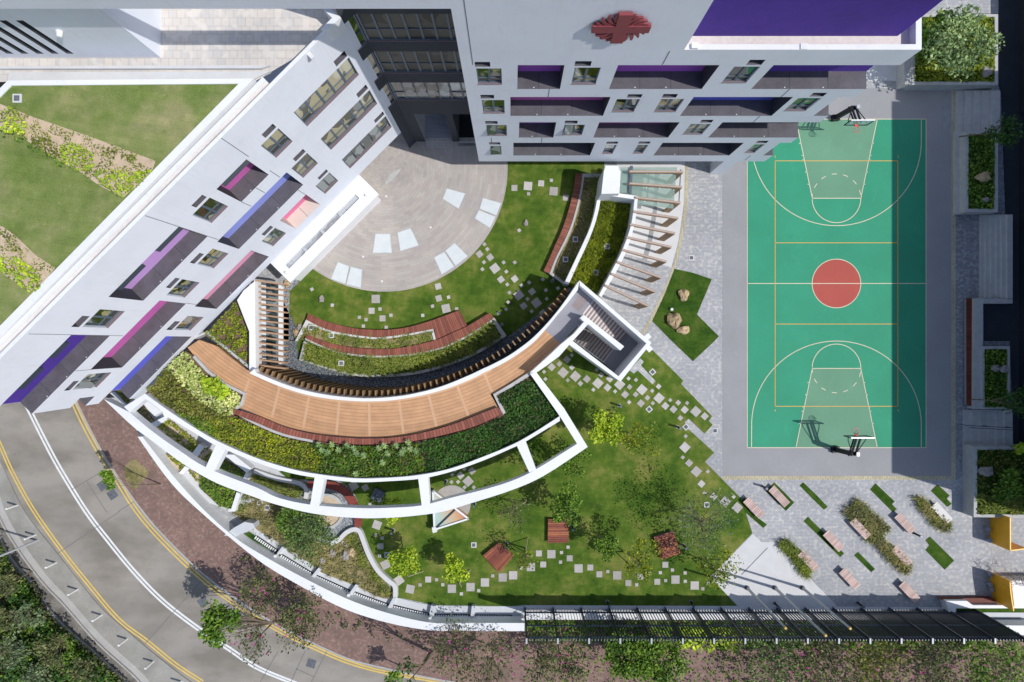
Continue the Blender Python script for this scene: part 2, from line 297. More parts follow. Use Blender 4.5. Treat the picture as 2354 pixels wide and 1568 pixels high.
    def build(s, name, mats, parent=None, smooth=False):
        me = bpy.data.meshes.new(name); me.from_pydata(s.v, [], s.f)
        for m in (mats if isinstance(mats, (list, tuple)) else [mats]): me.materials.append(MATS[m])
        me.polygons.foreach_set('material_index', s.mi)
        if smooth: me.polygons.foreach_set('use_smooth', [True]*len(s.f))
        me.update(); o = bpy.data.objects.new(name, me); COL.objects.link(o)
        if parent: att(o, parent)
        return o
def tag(o, label=None, cat=None, group=None, kind=None):
    if label: o['label'] = label
    if cat: o['category'] = cat
    if group: o['group'] = group
    if kind: o['kind'] = kind
    return o
def thing(name, label, cat, loc=(0, 0, 0), group=None):
    o = bpy.data.objects.new(name, None); COL.objects.link(o); o.location = loc; o.empty_display_size = .3
    return tag(o, label, cat, group)
def struct(name, mb, m): return tag(mb.build(name, m), kind='structure')
ORD = ['first', 'second', 'third', 'fourth', 'fifth', 'sixth', 'seventh', 'eighth', 'ninth', 'tenth', 'eleventh', 'twelfth', 'thirteenth', 'fourteenth', 'fifteenth', 'sixteenth', 'seventeenth', 'eighteenth', 'nineteenth', 'twentieth']
def ordn(i):
    if i < 20: return ORD[i]
    tens = {2: 'twenty', 3: 'thirty', 4: 'forty', 5: 'fifty', 6: 'sixty'}; t, u = divmod(i+1, 10)
    return (tens[t]+'-'+ORD[u-1]) if u else {2: 'twentieth', 3: 'thirtieth', 4: 'fortieth', 5: 'fiftieth'}[t]

def leaf_arrays(P, size, tilt=.9, aspect=1.0, sj=.4):
    P = np.asarray(P); n = len(P); az = rng.uniform(0, 2*np.pi, n); ti = rng.uniform(-tilt, tilt, n); ro = rng.uniform(-tilt, tilt, n)
    u = np.stack([np.cos(az)*np.cos(ti), np.sin(az)*np.cos(ti), np.sin(ti)], 1); v = np.stack([-np.sin(az)*np.cos(ro), np.cos(az)*np.cos(ro), np.sin(ro)], 1)
    s = (size*rng.uniform(1-sj, 1+sj, n)/2)[:, None]; return np.stack([P-u*s*aspect, P-v*s/1.3, P+u*s*aspect, P+v*s/1.3], 1).reshape(-1, 3)
def quadmesh(name, V, m, parent=None):
    n = len(V)//4; me = bpy.data.meshes.new(name); me.vertices.add(len(V)); me.vertices.foreach_set('co', np.asarray(V, dtype=np.float32).ravel())
    me.loops.add(4*n); me.loops.foreach_set('vertex_index', np.arange(4*n, dtype=np.int32)); me.polygons.add(n)
    me.polygons.foreach_set('loop_start', np.arange(0, 4*n, 4, dtype=np.int32)); me.polygons.foreach_set('loop_total', np.full(n, 4, dtype=np.int32))
    me.materials.append(MATS[m]); me.update(); me.validate(); o = bpy.data.objects.new(name, me); COL.objects.link(o)
    if parent: att(o, parent)
    return o
def hn(x, y, s=1.0): return .5+.25*math.sin(x*2.1*s+1.3*math.sin(y*1.7*s))+.25*math.sin(y*2.6*s+1.1*math.sin(x*2.3*s+2))
def polypts(P, n):
    xs = [p[0] for p in P]; ys = [p[1] for p in P]; out = []; x0, x1, y0, y1 = min(xs), max(xs), min(ys), max(ys); g = 0
    while len(out) < n and g < n*40:
        x = random.uniform(x0, x1); y = random.uniform(y0, y1); g += 1
        if inpoly(P, x, y): out.append((x, y))
    return out
def area(P): return abs(sum(P[i-1][0]*P[i][1]-P[i][0]*P[i-1][1] for i in range(len(P))))/2
def foliage(name, P, z0, hh, dens, size, m, label, cat='shrubs', hs=1., asp=1., keep=None, kind='stuff', group=None, parent=None):
    pts = polypts(P, int(area(P)*dens)); V = []
    for x, y in pts:
        t = hn(x, y, hs)
        if keep is not None and (hn(x*1.9+5, y*1.9-3, 1.3)+random.uniform(-.15, .15)) < keep: continue
        V.append((x, y, z0+hh*(.35+.65*t)*random.uniform(.55, 1)))
    o = quadmesh(name, leaf_arrays(V, size, .9, asp), m, parent)
    if parent is None: tag(o, label, cat, group, kind)
    return o
def blades(name, P, z0, hh, dens, m, label, ln=.5, wd=.035, keep=None, kind='stuff', parent=None):
    pts = polypts(P, int(area(P)*dens/7)); V = []
    for x, y in pts:
        if keep is not None and hn(x*1.9, y*1.9, 1.5) < keep: continue
        for q in range(7):
            a = random.uniform(0, 2*math.pi); L = ln*random.uniform(.5, 1.1); h = hh*random.uniform(.6, 1.1); dx, dy = math.cos(a), math.sin(a); nx, ny = -dy*wd/2, dx*wd/2
            bx, by = x+random.uniform(-.06, .06), y+random.uniform(-.06, .06); mx, my = bx+dx*L*.45, by+dy*L*.45; ex, ey = bx+dx*L, by+dy*L
            V += [(bx-nx, by-ny, z0), (bx+nx, by+ny, z0), (mx+nx, my+ny, z0+h), (mx-nx, my-ny, z0+h), (mx-nx, my-ny, z0+h), (mx+nx, my+ny, z0+h), (ex+nx*.3, ey+ny*.3, z0+h*.7), (ex-nx*.3, ey-ny*.3, z0+h*.7)]
    o = quadmesh(name, np.array(V), m, parent)
    if parent is None: tag(o, label, 'grasses', None, kind)
    return o

# ================================================================== THE GROUND
ZR = -1.5                                   # road level
struct('ground', MB().sheet([(-140, -120), (140, -120), (140, 120), (-140, 120)], -1.62), 'soil')
def fit(c, z): return smooth(WL(c, z), 5)
kerbR = T(0, 2, (620, 380), (690, 530), (760, 680), (920, 990), (1110, 1290), (1310, 1568)) + T(0, 3, (1480, 200), (1760, 480), (1910, 610), (2080, 740), (2351, 925)) + T(1, 3, (290, 1095), (520, 1210), (860, 1360), (1130, 1430), (1400, 1490), (1640, 1540), (2100, 1620))
kerbL = [(-30, 1010)] + T(0, 2, (0, 1110), (110, 1350)) + T(0, 3, (230, 10), (380, 210), (520, 380), (730, 650), (930, 890), (1190, 1120), (1440, 1330), (1750, 1568), (1950, 1680))
kR = fit(kerbR, ZR); kL = fit(kerbL, ZR)
top_ext = [(-44, 12), (-62, 12)]
struct('road', MB().sheet(kR + [(-8, -34), (-18, -34)] + kL[::-1] + [(-50, 10), (-31, 10)], ZR), 'concrete_road')
outerW = T(0, 2, (940, 520), (1210, 780), (1265, 880), (1560, 1290), (1840, 1568)) + T(0, 3, (2351, 430)) + T(1, 3, (400, 680), (800, 890), (1200, 1020), (1580, 1090), (2351, 1100)) + T(2, 3, (115, 1100))
oW = smooth(WL(outerW, 1.4), 5)
struct('footpath', MB().sheet(kR + [(-2, -34), (60, -34), (60, -22)] + oW[::-1] + [(-24, 10), (-31, 10)], ZR+.10), 'red_brick')
ygap = MB()
for crv in (kerbR,): ygap.wall(smooth(WL(crv, ZR+.13), 5), .16, ZR-.1, ZR+.13)
struct('kerb', ygap, 'pale_kerb')
pv = T(0, 3, (0, 30), (170, 330), (400, 640), (600, 850), (900, 1190), (1220, 1480), (1330, 1600)); pv = [(-25, 1100)] + pv
pvw = smooth(WL(pv, ZR+.12), 5)
struct('pavement', MB().band(smooth(WL(kerbL, ZR+.12), 5), pvw, ZR-.2, ZR+.12), 'old_pavement')
struct('pavement_edge_strip', MB().band(pvw, [(x+.42, y+.36) for x, y in pvw], ZR+.1, ZR+.135), 'old_strip')
dr = [(-25, 1140)] + T(0, 3, (0, 250), (100, 440), (300, 680), (500, 970), (700, 1160), (900, 1330), (1150, 1568), (1230, 1650))
drw = smooth(WL(dr, ZR+.1), 5)
struct('drain_channel', MB().band(pvw, drw, ZR-.5, ZR+.02), 'drain_stone')
dk = MB().wall(drw, .22, ZR-.4, ZR+.22); dk.wall([(x-.12, y-.1) for x, y in pvw], .14, ZR-.4, ZR+.16); tag(dk.build('drain_kerb', 'pale_kerb'), 'weathered concrete kerbs lining the stone drain beside the hillside scrub', 'kerb')
hillP = [p for p in drw] + [(-14, -40), (-60, -40), (-60, -8)]
struct('hillside', MB().sheet(hillP, ZR+.05), 'soil')
def lines(name, crvs, wd, z, m):
    mb = MB()
    for c in crvs: mb.ribbon(smooth(WL(c, z), 6), wd, z)
    struct(name, mb, m)
yr = T(0, 2, (560, 330), (642, 530), (745, 755), (880, 1005), (1050, 1270), (1240, 1568)) + T(0, 3, (1480, 280), (1870, 650), (2200, 895), (2351, 990)) + T(1, 3, (270, 1140), (500, 1250), (800, 1380), (1100, 1470), (1400, 1525), (1700, 1575))
yr2 = [(x+6.5, y-4) for x, y in yr]
yl = T(0, 2, (-60, 860), (0, 985), (110, 1230), (300, 1568)) + T(0, 3, (560, 368), (800, 672), (1080, 1000), (1340, 1200), (1600, 1412), (1850, 1575)); yl2 = [(x+5, y-4.5) for x, y in yl]
lines('yellow_road_lines', [yr, yr2, yl, yl2], .13, ZR+.006, 'road_yellow')
wl = T(0, 2, (200, 540), (245, 620), (385, 900), (535, 1180), (775, 1568)) + T(0, 3, (980, 270), (1230, 573), (1500, 845), (1840, 1105), (2100, 1275), (2351, 1442)) + T(1, 3, (300, 1570), (600, 1690)); wl2 = [(x+6.5, y-4) for x, y in wl]
lines('white_road_lines', [wl, wl2], .17, ZR+.006, 'road_white')
jn = MB()
for a, b_ in ((T(0, 3, (530, 385))[0], T(0, 3, (1100, 0))[0]), (T(0, 3, (1335, 1215))[0], T(0, 3, (1850, 640))[0]), (T(0, 2, (660, 1365))[0], T(0, 2, (1000, 1165))[0]), (T(0, 2, (1090, 1568))[0], T(0, 2, (1225, 1480))[0]), (T(0, 2, (800, 1295))[0], T(0, 3, (0+985, 10))[0]),
               (T(1, 3, (40, 1568))[0], T(1, 3, (205, 1280))[0]), (T(1, 3, (320, 1568))[0], T(1, 3, (455, 1275))[0]), (T(1, 3, (510, 1568))[0], T(1, 3, (655, 1275))[0]), (T(1, 3, (370, 1445))[0], T(1, 3, (530, 1520))[0])):
    jn.ribbon(WL([a, b_], ZR), .05, ZR+.009)
struct('road_joints', jn, 'joint')
for i, (p, lb) in enumerate(((T(0, 2, (942, 1330))[0], 'square iron manhole cover half under the small street tree branches'), (T(0, 2, (1033, 1412))[0], 'square iron manhole cover just below the small street tree'), (T(0, 3, (1865, 833))[0], 'square iron manhole cover beside the tree shadow on the road bend'), (T(1, 3, (508, 1395))[0], 'square iron manhole cover between road joints near the bottom edge'))):
    x, y = Wd(p, ZR); tag(MB().rbox(x, y, .75, .75, ZR-.05, ZR+.012, R(35 if i < 3 else -18)).build('manhole_cover', 'dark_slab'), lb, 'manhole cover', 'manhole covers on the road')
# campus slab and its finishes
slab = oW + [(60, -21.6), (60, 60), (-30, 60), (-25, 12)]
slabI = WL(T(0, 2, (960, 530), (1230, 790), (1290, 875), (1580, 1270), (1865, 1568)) + T(0, 3, (2351, 400)) + T(1, 3, (400, 640), (800, 860), (1200, 990), (1580, 1060), (2351, 1065)), 0) + [(.8, -23), (60, -23.4), (60, 60), (-30, 60), (-27.5, -4)]
struct('campus_ground', MB().prism(slabI, -1.55, 0), 'grey_pavers')
struct('courtyard_paving', MB().sheet(WL(T(1, 0, (1230, 1000), (2200, 1000)) + [(1180, 372), (1180, 500), (1100, 640), (700, 640)], 0) + [(-26, 14)], .004), 'concrete')
C0 = (CX, CY)
def arc(r, a0, a1, n=60, c=C0): return [(c[0]+r*math.cos(R(a0+(a1-a0)*i/n)), c[1]+r*math.sin(R(a0+(a1-a0)*i/n))) for i in range(n+1)]
lawnD = [(1106, 368), (1390, 368), (1383, 470)] + [(1335, 640), (1312, 655), (1190, 770), (1000, 860), (851, 880), (700, 850), (660, 830), (663, 700), (665, 650), (720, 618), (883, 600)]
struct('courtyard_lawn', MB().sheet(WL(lawnD, 0), .008), 'lawn_green')
struct('plaza', MB().sheet(arc(10.43, -140, 30, 90) + [(-2, 24), (-12, 24), (-14, 17.2)], .016), 'plaza_stone')
struct('gravel_strip', MB().sheet(WL(T(1, 1, (1085, 255), (1125, 290), (525, 905), (310, 1110), (300, 1568), (330, 1560), (380, 1568), (245, 1568), (240, 1100), (310, 1040)), 0), .012), 'grey_gravel')
gb = WL([(650, 690), (690, 770), (682, 800), (690, 820), (760, 846), (830, 860), (900, 860), (1000, 838), (1100, 805), (1165, 775), (1330, 655), (1310, 760), (1180, 850), (1000, 930), (851, 945), (700, 930), (600, 880), (585, 700)], 0)
struct('gravel_bed', MB().sheet(gb, .012), 'dark_gravel')
west = WL(T(0, 2, (1010, 480), (1210, 640), (1290, 875), (1700, 1400), (2130, 1568)) + T(1, 3, (0, 0), (-20, 200)) + T(1, 2, (500, 1568), (900, 1240), (500, 1000)) + [(560, 900), (400, 850)], 0)
struct('west_terrace', MB().sheet(west, .008), 'grey_render')
court_surround = MB().sheet(WL([(1660.7, 380), (1640, 200), (2187, 205), (2187, 1094), (1660.7, 1094)], 0), .006)
struct('court_surround', court_surround, 'court_grey')
struct('court_edging', MB().sheet(WL([(1660.7, 1094), (2187, 1094), (2187, 205), (2196, 205), (2196, 1103), (1660.7, 1103)], 0), .010), 'edge_brick')
# ---------------- basketball court
cc = 1922.5; X0, X1, Y0, Y1 = 1717.5, 2128.5, 274, 1029
def cw(x, y): return Wd((x, y), 0)
struct('basketball_court', MB().sheet([cw(X0, Y0), cw(X1, Y0), cw(X1, Y1), cw(X0, Y1)], .012), 'court_green')
struct('court_keys', MB().sheet([cw(1829.5, Y0), cw(2016.5, Y0), cw(1978.5, 456), cw(1867, 456)], .016).sheet([cw(1829.5, Y1), cw(2016.5, Y1), cw(1978.5, 847), cw(1867, 847)], .016), 'key_green')
struct('court_centre_circle', MB().sheet([cw(cc+55*math.cos(t*math.pi/32), 651.8+55*math.sin(t*math.pi/32)) for t in range(64)], .016), 'court_red')
L = MB(); Yl = MB(); zc = .022; lw = .06
def ln(*ps): L.ribbon([cw(*p) for p in ps], lw, zc)
def lc(cx_, cy_, r, a0, a1, rx=None): L.ribbon([cw(cx_+(rx or r)*math.cos(R(a0+(a1-a0)*i/40)), cy_+r*math.sin(R(a0+(a1-a0)*i/40))) for i in range(41)], lw, zc+.003)
ln((X0, Y0), (X1, Y0)); ln((X1, Y0), (X1, Y1)); ln((X1, Y1), (X0, Y1)); ln((X0, Y1), (X0, Y0)); ln((X0, 651.8), (X1, 651.8)); lc(cc, 651.8, 56, 0, 360)
for s, yb, yk in ((1, Y0, 456), (-1, Y1, 847)):
    ln((1829.5, yb), (1867, yk)); ln((2016.5, yb), (1978.5, yk)); ln((1867, yk), (1978.5, yk)); lc(cc, yk, 56, 0, 180*s)
    for a in range(8, 180, 27): lc(cc, yk, -s*56, a if True else 0, a+12, 56)
    yr_ = yb + s*60
    lc(cc, yr_ if False else yb+s*52, s*193, -3, 183, 195); ln((cc-195, yb), (cc-195, yb+s*52)); ln((cc+195, yb), (cc+195, yb+s*52))
    for yy in (56, 84, 94, 122, 150):
        t = yy/182
        for sx in (-1, 1):
            xk = cc + sx*(93.5+(55.7-93.5)*t); ln((xk, yb+s*yy), (xk+sx*4, yb+s*(yy-.5)))
struct('court_lines', L, 'court_line')
def yl_(*ps): Yl.ribbon([cw(*p) for p in ps], lw, zc+.006)
yl_((1781.5, 370), (2063.5, 370)); yl_((2063.5, 370), (2063.5, 934)); yl_((2063.5, 934), (1781.5, 934)); yl_((1781.5, 934), (1781.5, 370))
for yy in (558.3, 745): yl_((1781.5, yy), (2063.5, yy))
for xx in (1781.5, 2064.5): yl_((xx, 358), (xx, 363)); yl_((xx, 941), (xx, 946))
struct('volleyball_lines', Yl, 'court_yellow')
# ---------------- paving east of the planters, kerb arc, lawns
struct('entrance_slab', MB().sheet(WL([(1417, 372), (1575, 372)] + T(2, 1, (1590, 0), (1580, 300), (1530, 650), (1465, 890), (1240, 825), (1030, 760), (1100, 400)), 0), .008), 'light_slab')
kao = T(2, 1, (1635, -60), (1620, 0), (1600, 430), (1500, 900), (1330, 1300), (1215, 1510), (1180, 1568)); kai = T(2, 1, (1600, -60), (1590, 0), (1575, 400), (1475, 890), (1290, 1310), (1188, 1490), (1160, 1540))
struct('kerb_arc', MB().band(smooth(WL(kao, 0), 5), smooth(WL(kai, 0), 5), -.1, .016), 'edge_brick')
struct('drain_band', MB().sheet(WL(T(2, 1, (1315, 20), (1352, 20), (1330, 400), (1290, 640), (1240, 830), (1198, 815), (1250, 620), (1300, 340)), 0), .016), 'concrete_dark')
mainlawn = T(2, 1, (1180, 1500)) + T(2, 2, (1280, 70), (1575, 365), (1555, 395), (1840, 690), (1810, 735), (1845, 770), (1770, 853), (1625, 715), (1588, 745), (1600, 790), (1860, 1025), (1775, 1110), (2110, 1450)) + T(2, 3, (2210, 200), (1820, 600), (2072, 868), (118, 858)) + T(1, 3, (2351, 870), (2000, 865), (1640, 860), (1280, 785), (1290, 700), (1180, 590), (1060, 430), (1000, 300), (950, 170)) + T(1, 2, (960, 1568), (880, 1400), (740, 1290), (560, 1280), (300, 1270), (210, 1200)) + [(800, 1040), (1190, 880), (1290, 750), (1400, 750)]
struct('main_lawn', MB().sheet(WL(mainlawn, 0), .010), 'lawn_green')
rk = T(2, 1, (1495, 905), (1660, 940), (1835, 1000), (1700, 1325), (1900, 1525)) + T(2, 2, (1860, 0), (1663, 185), (1470, 0)) + T(2, 1, (1290, 1385), (1400, 1150))
struct('rock_lawn', MB().prism(WL(rk, 0), 0, .05), 'turf_dark')
struct('paver_path', MB().sheet(WL(T(2, 2, (1180, 160), (1212, 190), (1185, 222), (1320, 370), (1292, 398), (1155, 270), (1120, 300), (1080, 270)), 0), .018), 'grey_pavers')
struct('concrete_apron', MB().sheet(WL(T(2, 3, (2215, 205), (1820, 605), (2078, 868)) + T(3, 3, (640, 870), (50, 282)) + T(2, 3, (2290, 280)), 0), .008).ribbon(WL(T(2, 3, (2350, 332), (2110, 580)), 0), .05, .014), 'light_slab')
jm = MB().ribbon(WL(T(2, 3, (2350, 332), (2110, 580)), 0), .06, .018); struct('apron_joint', jm, 'joint')
struct('fence_path', MB().sheet(WL(T(2, 3, (118, 862), (2351, 868)) + T(3, 3, (1640, 878), (1665, 925)) + T(2, 3, (118, 892)), 0), .014), 'light_slab')

# ================================================================== BUILDINGS
class Plane:                                 # a facade: s runs along it, d goes inward, z up
    def __init__(s, o, u, inw): s.o = o; s.u = u; s.i = inw
    def w(s, a, d, z): return (s.o[0]+s.u[0]*a+s.i[0]*d, s.o[1]+s.u[1]*a+s.i[1]*d, z)
    def hit(s, p):                           # the facade point seen at a survey pixel
        rx, ry = (p[0]-1177)/F, (784-p[1])/F; n = s.i
        h = (s.o[0]*n[0]+s.o[1]*n[1])/(rx*n[0]+ry*n[1]); x, y = rx*h, ry*h
        return ((x-s.o[0])*s.u[0]+(y-s.o[1])*s.u[1], H-h)
    def hole(s, bl, br, t): a = s.hit(bl); b = s.hit(br); c = s.hit(t); return [a[0], b[0], (a[1]+b[1])/2, c[1]]
FM = Plane((0, 14.15), (1, 0), (0, 1)); XE = 19.9; XW = -2.6
q2 = math.sqrt(.5); FW = Plane((-12.49, 12.49), (q2, q2), (-q2, q2))
def wallholes(mb, pl, s0, s1, z0, z1, holes, mi=0, d=0):
    S = sorted({s0, s1, *[min(max(v, s0), s1) for h in holes for v in h[:2]]}); Zs = sorted({z0, z1, *[min(max(v, z0), z1) for h in holes for v in h[2:4]]})
    for a, b in zip(S, S[1:]):
        for c, e in zip(Zs, Zs[1:]):
            m = ((a+b)/2, (c+e)/2)
            if any(h[0] < m[0] < h[1] and h[2] < m[1] < h[3] for h in holes): continue
            mb.face([pl.w(a, d, c), pl.w(b, d, c), pl.w(b, d, e), pl.w(a, d, e)], mi)
def recess(pl, h, depth, backm, floorm, parent, name='balcony', openr=False, openl=False, sidem='soffit', lv=None):
    a, b, c, e = h; mb = MB(); w = pl.w
    mb.face([w(a, depth, c), w(b, depth, c), w(b, depth, e), w(a, depth, e)], 0)
    if not openl: mb.face([w(a, 0, c), w(a, depth, c), w(a, depth, e), w(a, 0, e)], 1)
    if not openr: mb.face([w(b, depth, c), w(b, 0, c), w(b, 0, e), w(b, depth, e)], 1)
    mb.face([w(a, 0, e), w(a, depth, e), w(b, depth, e), w(b, 0, e)], 1)
    o = mb.build(name, [backm, sidem], parent)
    f = MB(); f.face([w(a, 0, c), w(b, 0, c), w(b, depth, c), w(a, depth, c)], 0)
    nj = int((b-a)/2.2)
    for i in range(1, nj+1):
        sj = a+(b-a)*i/(nj+1); f.face([w(sj-.015, .02, c+.004), w(sj+.015, .02, c+.004), w(sj+.015, depth-.02, c+.004), w(sj-.015, depth-.02, c+.004)], 1)
        f.face([w(sj-.3, .06, c+.006), w(sj-.24, .06, c+.006), w(sj-.24, .12, c+.006), w(sj-.3, .12, c+.006)], 2)
    f.build(name+'_floor', [floorm, 'soffit', 'white_metal'], o)
    if lv:
        g = MB()
        for (l0, l1) in lv:
            A = a+(b-a)*l0; B = a+(b-a)*l1
            for q in range(5): zz = e-.15-.12*q; g.face([w(A, .05, zz), w(B, .05, zz), w(B, .2, zz+.06), w(A, .2, zz+.06)], 0)
        g.build('louvre', 'dark_metal', o)
    return o
def window(pl, h, n, parent, gm='window_glass', dep=.13, trans=.72, open_=()):
    a, b, c, e = h; w = pl.w; mb = MB()
    for (p, q, r, s_) in (((a, 0), (a, dep+.05), c, e), ((b, dep+.05), (b, 0), c, e)): mb.face([w(*p, r), w(*q, r), w(*q, s_), w(*p, s_)], 1)
    mb.face([w(a, 0, e), w(a, dep+.05, e), w(b, dep+.05, e), w(b, 0, e)], 1)
    def bar(a0, a1, z0, z1, t=.05):
        P = [w(a0, dep-t, z0), w(a1, dep-t, z0), w(a1, dep-t, z1), w(a0, dep-t, z1)]; Q = [w(a0, dep+.03, z0), w(a1, dep+.03, z0), w(a1, dep+.03, z1), w(a0, dep+.03, z1)]
        mb.face(P, 0)
        for i in range(4): j = (i+1) % 4; mb.face([P[i], Q[i], Q[j], P[j]], 0)
    fw = .075; bar(a, b, c, c+fw); bar(a, b, e-fw, e); zt = c+(e-c)*(1-trans); pw = (b-a)/n
    bar(a+fw, b-fw, zt, zt+.05)
    for i in range(n+1): x = a+pw*i; hw = fw if 0 < i < n else fw/2; xx = min(max(x, a+fw/2), b-fw/2); bar(xx-hw/1.2, xx+hw/1.2, c+fw, e-fw)
    o = mb.build('window', ['frame_metal', 'wall_paint'], parent)
    g = MB()
    for i in range(n): g.face([w(a+pw*i, dep, c), w(a+pw*(i+1), dep, c), w(a+pw*(i+1), dep, e), w(a+pw*i, dep, e)], 0 if (i % 5) != 3 else 1)
    for i in open_:
        A = a+pw*i+fw; B = a+pw*(i+1)-fw; g.face([w(A, dep-.32, zt+.06), w(B, dep-.32, zt+.06), w(B, dep-.03, e-fw), w(A, dep-.03, e-fw)], 2)
    g.build('pane', [gm, 'link_glass' if gm == 'link_glass' else 'curtain_reflection_glass', 'shade_glass'], o)
    s_ = MB(); s_.face([w(a, -.03, c), w(b, -.03, c), w(b, dep, c+.02), w(a, dep, c+.02)], 0); s_.face([w(a, -.03, c-.04), w(b, -.03, c-.04), w(b, -.03, c), w(a, -.03, c)], 0); s_.build('sill', 'sill_brown', o)
    return o
def vent(pl, h, parent): return recess(pl, h, .32, 'soffit', 'ledge_floor', parent, 'vent_recess')
def tl(c, r, p): return T(c, r, p)[0]
main = thing('school_building', 'tall pale grey school block with purple balconies and a red emblem above the ball court', 'building')
hol = []; jobs = []
def mh(kind, c, bl, br, t, **kw):
    a = FM.hit(tl(c, 0, bl)); b = FM.hit(tl(c, 0, br)); e = FM.hit(tl(c, 0, (0, t)))
    zt = H-14.15*F/(784-t/4); h = [a[0], b[0], a[1], zt]
    if kind == 'b':
        kf = round((a[1]-5.2)/4.2); h[2] = 5.2+4.2*kf; h[3] = h[2]+3.05
        if kw.get('end'): h[1] = XE
    hol.append(h); jobs.append((kind, h, kw)); return h
wn = 'w'; v = 'v'
for c, bl, br, t in ((1, (2040, 772), (2262, 772), 630), (1, (2088, 1038), (2287, 1038), 920), (1, (2127, 1244), (2307, 1244), 1150), (2, (545, 770), (770, 770), 622), (2, (1928, 757), (2155, 757), 613),
                     (2, (915, 1026), (1120, 1026), 912), (2, (1305, 1025), (1505, 1025), 910), (3, (145, 1016), (349, 1016), 902), (2, (462, 1238), (642, 1238), 1148), (2, (1570, 1232), (1748, 1232), 1140)): mh('w', c, bl, br, t, n=2)
for c, bl, br, t in ((1, (2160, 1417), (2258, 1417), 1342), (2, (828, 1410), (925, 1410), 1332), (2, (1110, 1408), (1203, 1408), 1332), (2, (2138, 1402), (2232, 1402), 1327)): mh('w', c, bl, br, t, n=1)
for c, bl, br, t in ((1, (2015, 614), (2155, 614), 570), (1, (2067, 906), (2190, 906), 873), (1, (2110, 1140), (2222, 1140), 1114), (1, (2145, 1330), (2247, 1330), 1310), (2, (573, 607), (722, 607), 563), (2, (2150, 597), (2290, 597), 550),
                     (2, (1055, 898), (1185, 898), 867), (2, (1375, 898), (1505, 898), 865), (3, (378, 888), (504, 888), 854), (2, (482, 1137), (598, 1137), 1110), (2, (1725, 1128), (1832, 1128), 1102), (2, (865, 1323), (968, 1323), 1303), (2, (1158, 1322), (1262, 1322), 1302), (2, (2237, 1317), (2335, 1317), 1295)): mh('v', c, bl, br, t)
mh('b', 2, (48, 825), (440, 825), 612, col='violet'); mh('b', 2, (892, 817), (1745, 817), 603, col='violet'); mh('b', 2, (2208, 808), (3000, 808), 598, col='purple', end=1)
mh('b', 1, (2340, 1072), (3189, 1068), 905, col='magenta'); mh('b', 2, (1545, 1063), (2394, 1058), 900, col='blue'); mh('b', 3, (425, 1059), (600, 1059), 910, col='soffit', end=1)
mh('b', 2, (62, 1274), (378, 1272), 1140, col='violet'); mh('b', 2, (745, 1271), (1432, 1268), 1135, col='magenta'); mh('b', 2, (1803, 1265), (2600, 1265), 1132, col='soffit', end=1)
mh('b', 2, (12, 1442), (712, 1440), 1332, col='soffit'); mh('b', 2, (1293, 1437), (1990, 1435), 1322, col='soffit')
XJ = FM.hit((1753.6, 357.9))[0]; h = [XJ, XE, 5.2, 8.25]; hol.append(h); jobs.append(('b', h, dict(col='soffit', end=1)))
mb = MB(); wallholes(mb, FM, XW, XE, 4.0, 22.45, hol)
XP = 8.37
mb.face([FM.w(XW, 0, 22.45), FM.w(XP, 0, 22.45), FM.w(XP, 0, 30), FM.w(XW, 0, 30)])
mb.box(-40, XW-.001, 14.152, 14.45, 26.3, 28.5)
mb.box(XW, XE, 14.16, 40, 3.6, 3.98); mb.face([(XW, 14.15, 4), (XE, 14.15, 4), (XE, 16, 4), (XW, 16, 4)]); mb.face([(-9, 16.9, 26.3), (XW, 16.9, 26.3), (XW, 40, 26.3), (-9, 40, 26.3)])
for (a, b_, z0, z1) in ((XW, XE, 4, 22),):
    mb.face([(a, 14.15, z0), (a, 40, z0), (a, 40, 30), (a, 14.15, 30)])
mb.face([(XE, 15.2, 4), (XE, 40, 4), (XE, 40, 22), (XE, 15.2, 22)])
for z0, z1 in ((4, 5.2), (8.25, 9.4), (12.45, 13.6), (16.65, 17.8), (20.85, 22)): mb.face([(XE, 14.15, z0), (XE, 15.2, z0), (XE, 15.2, z1), (XE, 14.15, z1)])
mb.face([(XP, 14.15, 22), (XP, 15.08, 22), (XP, 15.08, 30), (XP, 14.15, 30)]); mb.face([(XW, 14.15, 30), (XP, 14.15, 30), (XP, 40, 30), (XW, 40, 30)]); mb.face([(XP, 15.08, 30), (19.07, 15.08, 30), (19.07, 40, 30), (XP, 40, 30)])
mb.face([(XW, 15.16, 4), (XE, 15.16, 4), (XE, 15.16, 20.9), (XW, 15.16, 20.9)])
mb.build('wall', 'wall_paint', main)
for kd, h, kw in jobs:
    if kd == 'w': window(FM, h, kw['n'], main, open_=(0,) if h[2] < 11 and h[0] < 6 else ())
    elif kd == 'v': vent(FM, h, main)
    else: recess(FM, h, 1.0, kw['col'], 'ledge_floor', main, openr=bool(kw.get('end')))
mb = MB()
for x, z0, z1 in ((-2.0, 20.9, 30), (-1.45, 8.3, 9.4), (2.1, 16.6, 17.8), (2.1, 8.3, 9.4), (15.6, 16.65, 17.8), (15.6, 12.5, 13.6), (7.7, 20.9, 22.4), (18.2, 4.0, 5.2)): MB().box(x-.02, x+.02, 14.14, 14.152, z0, z1).build('panel_joint', 'joint', main)
mb = MB(); mb.face([(XP, 15.08, 22), (19.07, 15.08, 22), (19.07, 15.08, 30), (XP, 15.08, 30)]); mb.face([(19.07, 15.08, 22), (19.07, 40, 22), (19.07, 40, 30), (19.07, 15.08, 30)]); mb.build('purple_wall', 'deep_purple', main)
mb = MB(); mb.face([(XP, 14.3, 22), (XE-.1, 14.3, 22), (XE-.1, 40, 22), (XP, 40, 22)]); mb.build('terrace_floor', 'terrace_dirty', main)
